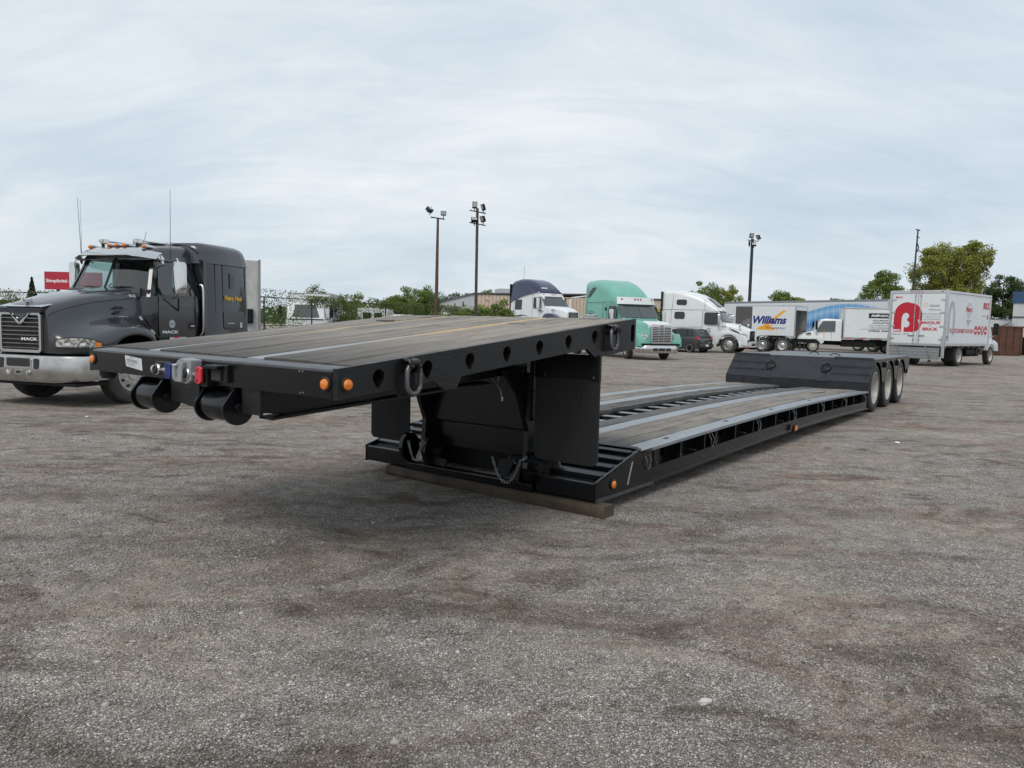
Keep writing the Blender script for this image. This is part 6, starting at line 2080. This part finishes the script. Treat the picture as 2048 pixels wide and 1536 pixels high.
tree('maple_tree', 'feathery olive tree right behind the white tractor', (21.6, 76, 0), 5.8, 1.4, .8, 'leaf_olive', 60, 120, .09, seed=10, group=GT, ragged=.25, spread=.45)
for i, (px, d, top, w_, m_, lab) in enumerate((
        (790, 112, 5.6, 2.6, 'leaf_green', 'bushy tree at the left end of the distant tree row'),
        (822, 118, 7.0, 3.0, 'leaf_green', 'light green tree second in the distant tree row'),
        (850, 116, 6.6, 2.6, 'leaf_green', 'tree just left of the rusty wooden pole'),
        (897, 125, 7.2, 3.2, 'leaf_dark', 'dark tree between the two light poles'),
        (930, 122, 6.0, 2.4, 'leaf_green', 'low tree left of the four lamp pole'),
        (975, 140, 7.8, 2.4, 'leaf_green', 'tree behind the tan warehouse roof'))):
    X_ = (px - 1024) / FPX * d
    tree('distant_tree', lab, (X_, d, 0), top * .96, w_ * .85, .8, m_, 60, 120, .13, seed=20 + i, group='distant tree row', spread=.75, ragged=.14)
for i, (px, d, top, w_, lab) in enumerate(((628, 44, 3.35, .95, 'thin young tree behind the fence by the white truck cab'), (684, 45, 2.9, .8, 'dense shrub on the fence left of the white van'),
                                         (705, 52, 3.6, .9, 'wispy young tree above the fence rail'), (752, 56, 3.0, 1.2, 'leafy shrub above the white van'))):
    tree('young_tree', lab, ((px - 1024) / FPX * d, d, 0), top, w_, .2, 'leaf_vine' if i != 2 else 'leaf_green', 46, 95, .05, seed=40 + i, group='young trees along the fence', trunk=.05, spread=.26, ragged=.3)
for i, (x_, y_, h_, w_, lab) in enumerate(((-2.9, 46.5, 2.25, 1.0, 'green bush at the foot of the four lamp pole'), (-1.9, 46.2, 2.45, 1.0, 'green bush between the four lamp pole and the taller bush'),
                                         (-.75, 45.5, 2.7, .9, 'taller green bush just left of the navy roofed tractor'), (-4.6, 45, 2.0, .8, 'scrubby bush right of the rusty wooden pole'),
                                         (10.3, 56, 3.1, 1.5, 'green bush between the green tractor and the white tractor'))):
    tree('bush', lab, (x_, y_, 0), h_, w_, .1, 'leaf_green', 50, 130, .06, seed=60 + i, group='bushes at the yard edge', trunk=.05, cat='bush', spread=.36, ragged=.15)
# fir at the left
fr_ = thing('fir_tree', 'small dark fir tree left of the red billboard', 'tree', (-58.5, 91, 0))
pts = []
for k in range(1400):
    z = NP.uniform(.6, 5.7)
    rr2 = (5.8 - z) / 5.2 * 1.35 * math.sqrt(NP.uniform(.15, 1))
    a = NP.uniform(0, 2 * PI)
    pts.append((math.cos(a) * rr2, math.sin(a) * rr2, z - rr2 * .3))
link('crown', leaf_mesh('crown', np.array(pts), .13, np.full(1400, .5)), 'leaf_fir', fr_)
MB().tube([(0, 0, 0), (0, 0, 5.6)], [.12, .03], 6).build('trunk', 'bark', fr_, 50)

# far tree line closing the horizon
pts, tn = [], []
for k in range(900):
    a = RAD(NP.uniform(-44, 44))
    d = NP.uniform(190, 230)
    h_ = 3.5 + 2.5 * (math.sin(a * 23) * .5 + .5) * NP.uniform(.5, 1) + NP.uniform(0, 1.0)
    c = np.array([math.sin(a) * d, math.cos(a) * d, 0])
    m_ = 26
    q = NP.normal(size=(m_, 3)) * np.array([1.6, 1.6, .9]) + c
    q[:, 2] = np.abs(NP.uniform(0, h_, m_))
    pts.append(q)
    tn.append(np.full(m_, .4 + NP.normal(0, .15)))
tag(link('far_wood', leaf_mesh('far_wood', np.concatenate(pts), .5, np.concatenate(tn)), 'leaf_dark'), 'low wood far away along the horizon', 'wood', kind='stuff')


# ================================================================= fences with vines
def fence(name, label, pts2, h, vines, seed, wire=True):
    rnd = np.random.default_rng(seed)
    o = pts2[0]
    root = thing(name, label, 'fence', (o[0], o[1], 0))
    lead = []
    for (a, b) in zip(pts2[:-1], pts2[1:]):
        a, b = Vector(a) - Vector(o), Vector(b) - Vector(o)
        L = (b - a).length
        d = (b - a).normalized()
        n = max(1, int(L / 3))
        for k in range(n + 1):
            p_ = a + d * (L * k / n)
            MB().cyl((p_.x, p_.y, 0), (p_.x, p_.y, h + .03), .035, n=8).build('post', 'fence_steel', root, 40)
        MB().cyl((a.x, a.y, h), (b.x, b.y, h), .022, n=6).build('top_rail', 'fence_steel', root, 40)
        MB().cyl((a.x, a.y, h * .5), (b.x, b.y, h * .5), .015, n=6).build('mid_rail', 'fence_steel', root, 40)
        if wire:
            s_ = .13
            m_ = int((L + h) / s_)
            vs2, fs2 = [], []
            for dr in (1, -1):
                for k in range(m_):
                    x0_ = k * s_ - (h if dr > 0 else 0)
                    q0, q1 = (x0_, 0.), (x0_ + dr * h, h)
                    lo_, hi_ = 0., 1.
                    for e0, e1 in ((q0[0], q1[0]),):
                        dx_ = e1 - e0
                        ta, tb_ = sorted(((0 - e0) / dx_, (L - e0) / dx_))
                        lo_, hi_ = max(lo_, ta), min(hi_, tb_)
                    if hi_ - lo_ < .03:
                        continue
                    P0 = a + d * (q0[0] + (q1[0] - q0[0]) * lo_)
                    P1 = a + d * (q0[0] + (q1[0] - q0[0]) * hi_)
                    i0 = len(vs2)
                    w2 = .0022
                    vs2 += [(P0.x - d.x * w2, P0.y - d.y * w2, h * lo_), (P0.x + d.x * w2, P0.y + d.y * w2, h * lo_), (P1.x + d.x * w2, P1.y + d.y * w2, h * hi_), (P1.x - d.x * w2, P1.y - d.y * w2, h * hi_)]
                    fs2.append((i0, i0 + 1, i0 + 2, i0 + 3))
            mb = MB()
            mb.add(vs2, fs2)
            tag(mb.build('wire_mesh', 'fence_steel', root), kind='stuff')
        # vines: density function along the rail
        for (t0, t1, dens, zlo, zhi, over) in vines:
            N_ = int(2.6 * dens * (t1 - t0) * L)
            tt = rnd.uniform(t0, t1, N_) * L
            zz = zlo + (zhi - zlo) * rnd.beta(1.5, 1.2, N_)
            cl = np.sin(tt * 2.1 + seed) * .5 + np.sin(tt * 5.3) * .3 + np.sin(zz * 4 + tt) * .3
            keep = rnd.uniform(-1, 1, N_) < cl + .35
            tt, zz = tt[keep], zz[keep]
            q = np.stack([a.x + d.x * tt + rnd.normal(0, over, len(tt)), a.y + d.y * tt + rnd.normal(0, over, len(tt)), zz], 1)
            lead.append(q)
    if lead:
        Q = np.concatenate(lead)
        tag(link('vine_leaves', leaf_mesh('vine_leaves', Q, .036, np.full(len(Q), .5)), 'leaf_vine', root), kind='stuff')
    return root


fence('chain_link_fence', 'vine covered chain link fence running back behind the trailer neck', [(-12.9, 25.5), (-3.4, 49.8)], 2.4,
      [(.16, .36, 420, .2, 2.75, .12), (.36, .48, 330, 2.0, 2.6, .10), (.47, .62, 560, .1, 2.6, .14), (.60, .99, 210, 2.1, 2.6, .10), (.64, .99, 120, .3, 2.3, .14), (.90, 1.0, 500, .3, 2.4, .2)], 5)
fence('chain_link_fence', 'vine covered fence at the left edge beyond the dark grey tractor', [(-27, 31.5), (-15.5, 29.0)], 2.3,
      [(0, .62, 900, .1, 2.45, .16), (.58, 1., 420, .9, 2.4, .12)], 8)

# ================================================================= lamp poles
def flood(root, p, yaw, tilt, w, h_, d_=.12, body_='black_dull'):
    m3 = Matrix.Rotation(yaw, 3, 'Z') @ Matrix.Rotation(tilt, 3, 'X')
    b = MB().obox(p, (w / 2, d_ / 2, h_ / 2), m3).build('flood_lamp', body_, root, None, .01)
    q = Vector(p) + m3 @ Vector((0, -d_ / 2 - .004, h_ * .08))
    MB().obox(q, (w * .42, .003, h_ * .34), m3).build('lamp_face', 'lamp_face', b)
    MB().cyl(Vector(p) + m3 @ Vector((0, 0, -h_ / 2)), (p[0], p[1], p[2] - h_ / 2 - .15), .025, n=6).build('lamp_stem', 'pole_dark', b)


P1 = thing('light_pole', 'rusty brown wooden light pole with two flood lamps', 'light pole', (-4.16, 40, 0), 0, 'yard light poles')
MB().tube([(0, 0, 0), (.02, 0, 3.5), (.03, 0, 7.0)], [.115, .09, .06], 12).build('pole', 'pole_wood', P1, 50)
MB().bar((-.36, .0, 7.04), (.38, 0, 6.94), .06, .06).build('cross_arm', 'pole_dark', P1)
flood(P1, (-.42, 0, 7.42), RAD(60), RAD(-40), .34, .26, .22, 'pole_dark')
flood(P1, (.32, 0, 7.25), RAD(8), RAD(10), .28, .24, .2, 'pole_dark')
P2 = thing('light_pole', 'brown steel light pole carrying four flood lamps', 'light pole', (-1.92, 38, 0), 0, 'yard light poles')
MB().cyl((0, 0, 0), (-.03, 0, 7.25), .078, .068, n=12).build('pole', 'pole_steel', P2, 50)
for z in (6.48, 7.08):
    MB().bar((-.42, 0, z + .07), (.40, 0, z - .07), .06, .05).build('cross_arm', 'pole_steel', P2)
for (x, z, yw, tl, w_, h_) in ((-.16, 7.40, 10, 8, .24, .34), (.26, 7.30, -62, 20, .26, .32), (-.17, 6.68, 6, -45, .32, .30), (.25, 6.72, -55, 22, .32, .30)):
    flood(P2, (x, -.06, z), RAD(yw), RAD(tl), w_, h_)
P3 = thing('light_pole', 'slim dark blue light pole behind the white cargo box', 'light pole', (21.95, 70, 0), 0, 'yard light poles')
MB().cyl((0, 0, 0), (0, 0, 9.9), .15, .13, n=10).build('pole', 'pole_dark', P3, 50)
MB().bar((-.45, 0, 9.78), (.5, 0, 9.68), .07, .07).build('cross_arm', 'pole_dark', P3)
for (x, z, yw, tl) in ((-.12, 10.18, 15, 15), (.50, 10.05, -65, 35), (.1, 9.4, 10, -30), (-.30, 9.45, 80, 0)):
    flood(P3, (x, -.1, z), RAD(yw), RAD(tl), .42, .42)
P4 = thing('utility_pole', 'thin leaning dark pole beside the tallest tree', 'pole', (39.75, 75, 0))
MB().tube([(0, 0, 0), (.0, 0, 6), (.12, 0, 11.8)], [.12, .10, .07], 8).build('pole', 'pole_dark', P4, 50)
MB().bar((-.1, 0, 11.8), (.32, 0, 11.72), .08, .10).build('cross_arm', 'pole_dark', P4)
MB().bar((.0, 0, 11.1), (.38, 0, 11.0), .06, .06).build('cross_arm', 'pole_dark', P4)
MB().tube([(.12, -.1, 10.4), (.24, -.12, 10.0), (.12, -.1, 9.6)], .05, 6).build('cable_loop', 'pole_dark', P4, 50)

# ================================================================= buildings
WH = thing('warehouse', 'tan corrugated metal warehouse behind the parked tractors', 'building', (-4.2, 78.8, 0), math.atan2(.196, .98))
MB().box(.03, 12.4, .03, 40, 0, 4.5).build('wall', 'tan_siding', WH)
for k in range(31):
    MB().prism([(.05 + k * .4, 0), (.05 + k * .4 + .10, -.04), (.05 + k * .4 + .22, -.04), (.05 + k * .4 + .32, 0)], lambda q: (q[0], q[1], .05), lambda q: (q[0], q[1], 4.48)).build('siding_rib', 'tan_siding', WH)
MB().box(-.03, .029, .03, 43, 0, 4.45).build('end_wall', 'grey_siding', WH)
MB().prism_y([(-.1, 4.50), (12.45, 4.78), (12.45, 4.95), (-.1, 4.66)], -.12, 40).build('roof', 'roof_trim', WH)
MB().prism_x([(-.1, 4.46), (43, 4.40), (43, 4.58), (-.1, 4.66)], -.13, -.031).build('eave', 'roof_trim', WH)
for y in (8, 16, 24, 32):
    MB().box(-.12, -.031, y, y + .5, 3.4, 3.9).build('wall_fan', 'interior_dark', WH)
for x in (1.2, 5.4):
    wl_ = MB().box(x, x + .35, -.12, -.045, 3.9, 4.15).build('wall_light', 'white_old', WH, None, .02)
ac = MB().box(3.2, 6.2, 3, 6, 4.80, 5.35).build('roof_unit', 'grey_siding', WH, None, .03)
MB().cyl((6.0, 3.2, 5.35), (6.0, 3.2, 7.9), .03, n=6).build('roof_mast', 'aluminium', WH)
W2 = thing('warehouse', 'low beige wall of the warehouse right of the green tractor', 'building', (8.0, 82.3, 0), math.atan2(.196, .98))
MB().box(0, 13.5, 0, 30, 0, 4.5).build('wall', 'beige_wall', W2)
MB().box(-.05, 13.55, -.08, 30, 4.51, 4.70).build('roof', 'roof_trim', W2)
for k in range(9):
    MB().box(.2 + k * 1.5, .23 + k * 1.5, -.015, -.001, .1, 4.48).build('wall_joint', 'beige_wall', W2)
B3 = thing('industrial_building', 'pale industrial building with blue roof band at the right edge', 'building', (46.9, 70.5, 0), RAD(-35))
MB().box(0, 14, 0, 12, 0, 4.6).build('wall', 'grey_siding', B3)
MB().box(-.1, 14.1, -.12, 12, 4.61, 5.68).build('blue_band', 'blue_siding', B3)
for k in range(12):
    MB().box(.05 + k * 1.1, .11 + k * 1.1, -.16, -.121, 4.63, 5.66).build('band_rib', 'blue_siding', B3)
    MB().box(.3 + k * 1.1, .36 + k * 1.1, -.02, -.001, .1, 3.2).build('wall_joint', 'grey_print', B3)
MB().box(-.02, 14, -.05, -.001, 3.22, 3.36).build('wall_trim', 'roof_trim', B3)

# red billboard
BB = thing('billboard', 'red billboard with white lettering behind the dark grey tractor', 'billboard', (-34.4, 55, 0))
MB().box(0, 4.2, -.06, .06, 3.20, 4.50).build('sign_face', 'sign_red', BB, None, .01)
for x in (.8, 3.4):
    MB().box(x, x + .16, .062, .22, 0, 4.3).build('sign_post', 'fence_steel', BB)
text(BB, 'lettering', 'Simplicité a', 'white_print', (.12, -.062, 3.66), (1, 0, 0), (0, 0, 1), 1.85, .30, .035)

# ================================================================= vehicles and containers beyond the fence
OT = thing('semi_trailer', 'weathered off white trailer front just behind the dark grey sleeper', 'trailer', (-7.66, 22.5, 0), RAD(20.5))
MB().box(-2.5, 0, 0, 6, .95, 3.22).build('trailer_body', 'white_old', OT)
MB().cyl((.02, -.02, .5), (.02, -.02, 3.25), .035, n=8).build('corner_tube', 'steel_grey', OT, 40)
MB().box(-.42, -.16, -.12, -.001, 1.35, 1.78).build('connector_box', 'black_dull', OT, None, .03)
MB().box(-2.5, 0, -.02, 5.9, .80, .94).build('bottom_rail', 'steel_grey', OT)
for x in (-2.2, -.4):
    MB().box(x, x + .14, 1.5, 1.64, 0, .80).build('landing_leg', 'steel_grey', OT)
for x in (-2.3, -.2):
    wheel(OT, x, 4.8, .5, .5, .27, 1 if x > -1 else -1, 'white', n=20).rotation_euler = (0, 0, PI / 2)
WX = thing('box_truck', 'white cargo box body standing behind the vine fence', 'truck', (-11.75, 43.0, 0), RAD(95), 'white vehicles beyond the fence')
cargo_box(WX, 5.5, 2.35, .9, 3.02)
MB().box(.1, 6.6, -.4, .4, .5, .88).build('chassis_frame', 'black_dull', WX)
for s_ in (1, -1):
    wheel(WX, 1.5, s_ * .95, .45, .45, .26, s_, 'white', n=20)
    wheel(WX, 6.2, s_ * .95, .45, .45, .26, s_, 'white', n=20)
WC = thing('cab_truck', 'white truck cab with wide windshield behind the fence', 'truck', (-10.9, 39.3, 0), RAD(-72), 'white vehicles beyond the fence')
body('cab', [(-1.9, .5, 2.35, 1.02, .95, .12), (-.8, .5, 2.38, 1.04, .95, .12), (-.35, .5, 2.30, 1.03, .93, .10), (-.05, .5, 1.62, 1.02, .96, .08), (.02, .45, 1.50, 1.0, .95, .06)], 'white_paint', WC)
rg = []
for i in range(9):
    y = -.94 + 1.88 * i / 8
    b_ = .10 * (abs(y) / .94) ** 3
    rg.append([(.0 - b_, y, 1.60), (-.31 - b_, y * .95, 2.26), (-.33 - b_, y * .95, 2.26), (-.02 - b_, y, 1.60)])
MB().loft(rg).build('windshield', 'glass_shield', WC, 60)
for s_ in (1, -1):
    panel('door_window', [(-1.3, 1.58), (-.35, 1.58), (-.55, 2.2), (-1.3, 2.2)], s_ * 1.035, .006, 'glass_dark', WC, .08, 1.5)
    wheel(WC, -.9, s_ * .9, .42, .42, .24, s_, 'white', n=20)
    mirror(WC, .0, s_ * 1.3, 1.6, 2.2, s_, 'black_dull', .18, 'black_dull', (-.3, s_ * 1.0))
    MB().box(.01, .04, s_ * .6, s_ * .9, .75, .92).build('headlight', 'lens_clear', WC, None, .01)
MB().box(-.02, .06, -1.0, 1.0, .42, .62).build('bumper', 'white_old', WC, None, .02)
MB().box(.022, .03, -.9, .9, 1.46, 1.52).build('wiper_panel', 'rubber', WC)
MB().box(-4.5, -1.9, -.4, .4, .5, .8).build('chassis_frame', 'black_dull', WC)
for s_ in (1, -1):
    wheel(WC, -4.0, s_ * .9, .42, .42, .24, s_, 'white', n=20)
SV = thing('step_van', 'white van with two rear windows seen through the fence', 'van', (-9.15, 48.5, 0), RAD(94), 'white vehicles beyond the fence')
body('van_body', [(0, .55, 2.32, .98, .95, .10), (4.5, .55, 2.32, .98, .95, .10), (5.4, .55, 1.6, .95, .85, .10)], 'white_paint', SV)
for s_ in (1, -1):
    rw = MB().box(-.012, -.001, s_ * .10, s_ * .62, 1.52, 2.02).build('rear_window', 'glass_dark', SV, None, .004)
    MB().box(-.03, -.001, s_ * .76, s_ * .90, 1.2, 1.6).build('tail_lamp', 'red_lens', SV, None, .01)
    for xx in (.9, 4.4):
        wheel(SV, xx, s_ * .85, .38, .38, .22, s_, 'white', n=20)
MB().box(-.06, -.001, -.98, .98, .45, .6).build('rear_bumper', 'black_dull', SV, None, .01)
for i, (px, d, w_, z1, lab) in enumerate(((795, 62, 2.6, 2.05, 'low white van roof left of the rusty pole'), (832, 64, 2.3, 1.85, 'pale grey van roof beside the rusty pole'), (925, 73, 5.5, 2.45, 'long white trailer roof in front of the warehouse'))):
    X_ = (px - 1024) / FPX * d
    o_ = thing('parked_van', lab, 'van', (X_, d, 0), RAD(3), 'white vehicles in front of the warehouse')
    body('van_body', [(-w_ / 2, .5, z1 - .5, .9, .8, .1), (-w_ / 2 + .5, .45, z1, .95, .85, .12), (w_ / 2 - .2, .45, z1, .95, .85, .12), (w_ / 2, .5, z1 - .15, .9, .8, .1)], 'white_paint' if i != 1 else 'grey_siding', o_)
    for s_ in (1, -1):
        panel('window', rrect(-w_ / 2 + .55, w_ / 2 - .4, z1 - .62, z1 - .2, .05), s_ * .925, .01, 'glass_dark', o_)
        for xx in (-w_ * .32, w_ * .32):
            wheel(o_, xx, s_ * .82, .35, .35, .22, s_, 'white', n=18)

# orange roofed machine cab
LD = thing('loader', 'orange roofed machine cab between the green and the white tractor', 'machine', (11.3, 57.5, 0), RAD(-80))
MB().box(-.8, .75, -.72, .72, 2.68, 2.84).build('cab_roof', 'orange_paint', LD, None, .05)
for x in (-.68, .62):
    for y in (-.62, .62):
        MB().box(x - .045, x + .045, y - .045, y + .045, 1.5, 2.679).build('roof_post', 'orange_paint', LD)
MB().box(-.60, .55, -.60, .60, 1.52, 2.66).build('cab_glass', 'glass_shield', LD, None, .02)
MB().box(-1.6, 1.6, -.7, .7, .55, 1.499).build('machine_body', 'orange_paint', LD, None, .05)
for x in (-1.1, 1.1):
    for s_ in (1, -1):
        wheel(LD, x, s_ * .85, .55, .55, .35, s_, 'white', n=22)

# rusty skip and things at the right edge
RS = thing('scrap_container', 'rusty brown open scrap container right of the red letter truck', 'container', (37.1, 57.3, 0), RAD(14))
pts = [(0, 0), (2.35, 0)]
MB().prism_y([(0, .05), (2.35, .05), (2.35, 2.15), (0, 2.15)], -.03, .03).build('side_panel', 'rust', RS)
MB().prism_y([(0, .05), (2.35, .05), (2.35, 2.15), (0, 2.15)], 3.97, 4.03).build('side_panel', 'rust', RS)
MB().box(-.03, .03, .031, 3.969, .05, 2.15).build('end_panel', 'rust', RS)
MB().box(2.32, 2.38, .031, 3.969, .05, 2.15).build('end_panel', 'rust', RS)
MB().box(.03, 2.32, .031, 3.969, 0, .12).build('floor_plate', 'rust', RS)
MB().box(-.06, 2.41, -.07, .05, 2.151, 2.27).build('top_rim', 'rust', RS, None, .01)
for x in (.15, .8, 1.5, 2.15):
    MB().box(x, x + .09, -.09, -.031, .1, 2.14).build('side_rib', 'rust', RS)
mb = MB()
rr = random.Random(3)
for k in range(14):
    a = (rr.uniform(.2, 2.1), rr.uniform(.4, 2.5), rr.uniform(2.0, 2.3))
    MB().bar(a, (a[0] + rr.uniform(-.7, .7), a[1] + rr.uniform(-.5, .5), a[2] + rr.uniform(-.1, .35)), rr.uniform(.05, .2), rr.uniform(.03, .12)).build('scrap_piece', rr.choice(['black_dull', 'rust', 'steel_grey']), RS)
RB = thing('waste_bin', 'black waste bin at the right edge beside the rusty container', 'bin', (41.0, 58.6, 0), RAD(6))
MB().prism_y([(0, 0), (2.2, 0), (2.3, 1.35), (-.05, 1.35)], 0, 1.5).build('bin_body', 'black_dull', RB, None, .03)
MB().box(-.08, 2.34, -.05, 1.55, 1.352, 1.46).build('bin_lid', 'black_gloss', RB, None, .03)
MB().box(.55, 1.0, -.012, -.001, .55, .95).build('bin_label', 'white_print', RB)
WV = thing('semi_trailer', 'white trailer with pale blue side standing behind the rusty container', 'trailer', (46.5, 73.5, 0), RAD(2))
MB().box(-1, 11, 0, 2.4, 1.0, 3.05).build('trailer_body', 'white_panel', WV)
MB().box(-1.02, 11.02, -.02, 2.42, 3.051, 3.15).build('top_rail', 'aluminium', WV)
MB().box(-1.02, 11.02, -.02, 2.42, .86, .999).build('bottom_rail', 'aluminium', WV)
for k in range(9):
    MB().box(-.6 + k * 1.3, -.57 + k * 1.3, -.012, -.001, 1.05, 3.0).build('wall_rib', 'white_panel', WV)
for x in (8.0, 9.2):
    wheel(WV, x, .2, .5, .5, .27, -1, 'white', n=20)
for y in (.4, 1.9):
    MB().box(1.0, 1.12, y, y + .12, 0, .86).build('landing_leg', 'steel_grey', WV)

# ================================================================= small things on the ground
def rock(name, label, loc, size, seed, mat='stone_pale', cat='stone'):
    bm = bmesh.new()
    bmesh.ops.create_icosphere(bm, subdivisions=2, radius=1)
    rr_ = random.Random(seed)
    for v in bm.verts:
        k = rr_.uniform(.78, 1.12)
        v.co = Vector((v.co.x * size[0] * k, v.co.y * size[1] * k, (v.co.z * size[2] * k)))
    me = bpy.data.meshes.new(name)
    bm.to_mesh(me)
    bm.free()
    o = link(name, me, mat)
    o.location = loc
    o.rotation_euler = (0, 0, rr_.uniform(0, 3))
    return tag(o, label, cat)


rock('pale_stone', 'pale flat stone lying on the gravel near the bottom centre right', (.82, 2.94, .012), (.032, .017, .014), 1)
rock('scrap_of_paper', 'small white scrap lying on the gravel right of the low deck', (5.39, 10.31, .012), (.085, .04, .012), 2, 'white_print', 'scrap')
rock('pale_stone', 'pale flat stone on the gravel left of the trailer front rollers', (-6.24, 10.9, .014), (.04, .03, .02), 3)

# loose gravel scattered over the near yard
def pebbles(name, n, ymin, ymax, smin, smax, seed, power=2.2, fine=False):
    rnd = np.random.default_rng(seed)
    ico = bmesh.new()
    bmesh.ops.create_icosphere(ico, subdivisions=1, radius=1)
    iv = np.array([v.co[:] for v in ico.verts])
    jf = np.array([[v.index for v in f.verts] for f in ico.faces])
    ico.free()
    if fine:      # eight-sided angular grains
        iv = np.array([(1, 0, 0), (0, 1, 0), (-1, 0, 0), (0, -1, 0), (0, 0, 1.), (0, 0, -1.)])
        jf = np.array([(0, 1, 4), (1, 2, 4), (2, 3, 4), (3, 0, 4), (1, 0, 5), (2, 1, 5), (3, 2, 5), (0, 3, 5)])
    inv = ymin + (ymax - ymin) * rnd.uniform(0, 1, n) ** 1.35
    half = .5 + inv * .78
    x = rnd.uniform(-1, 1, n) * half
    # drifts: keep more pebbles where a smooth field is high
    fld = np.sin(x * 1.7 + inv * .9) + np.sin(x * .8 - inv * 2.1 + 1.) + np.sin(x * 3.1 + inv * 2.7) * .6
    keep = rnd.uniform(-2.2, 1.2, n) < fld
    x, y = x[keep], inv[keep]
    n = len(x)
    s_ = smin + (smax - smin) * rnd.uniform(0, 1, n) ** power
    sc = np.stack([s_ * rnd.uniform(.75, 1.35, n), s_ * rnd.uniform(.7, 1.1, n), s_ * rnd.uniform(.45, .75, n)], 1)
    an = rnd.uniform(0, 2 * PI, n)
    ca, sa = np.cos(an), np.sin(an)
    base = iv[None] * (1 + rnd.uniform(-.22, .16, (n, len(iv), 1)))
    if fine:
        base = base + rnd.uniform(-.28, .28, (n, len(iv), 3))
    V_ = base * sc[:, None, :]
    V2 = V_.copy()
    V2[..., 0] = V_[..., 0] * ca[:, None] - V_[..., 1] * sa[:, None] + x[:, None]
    V2[..., 1] = V_[..., 0] * sa[:, None] + V_[..., 1] * ca[:, None] + y[:, None]
    V2[..., 2] = V_[..., 2] + (sc[:, 2] * .35)[:, None]
    Fc = (jf[None] + (np.arange(n) * len(iv))[:, None, None]).reshape(-1, 3)
    tone = np.repeat(np.clip(rnd.beta(1.5, 2.0, n), 0, 1), len(iv))
    tag(link(name, np_mesh(name, V2.reshape(-1, 3), Fc, tone), 'pebble'), 'loose grey gravel scattered over the yard', 'gravel', kind='stuff')


pebbles('loose_gravel', 150000, 1.9, 9.5, .0035, .0105, 1, 2.0, True)
pebbles('coarse_gravel', 1300, 2.0, 13.0, .008, .019, 2, 2.8)
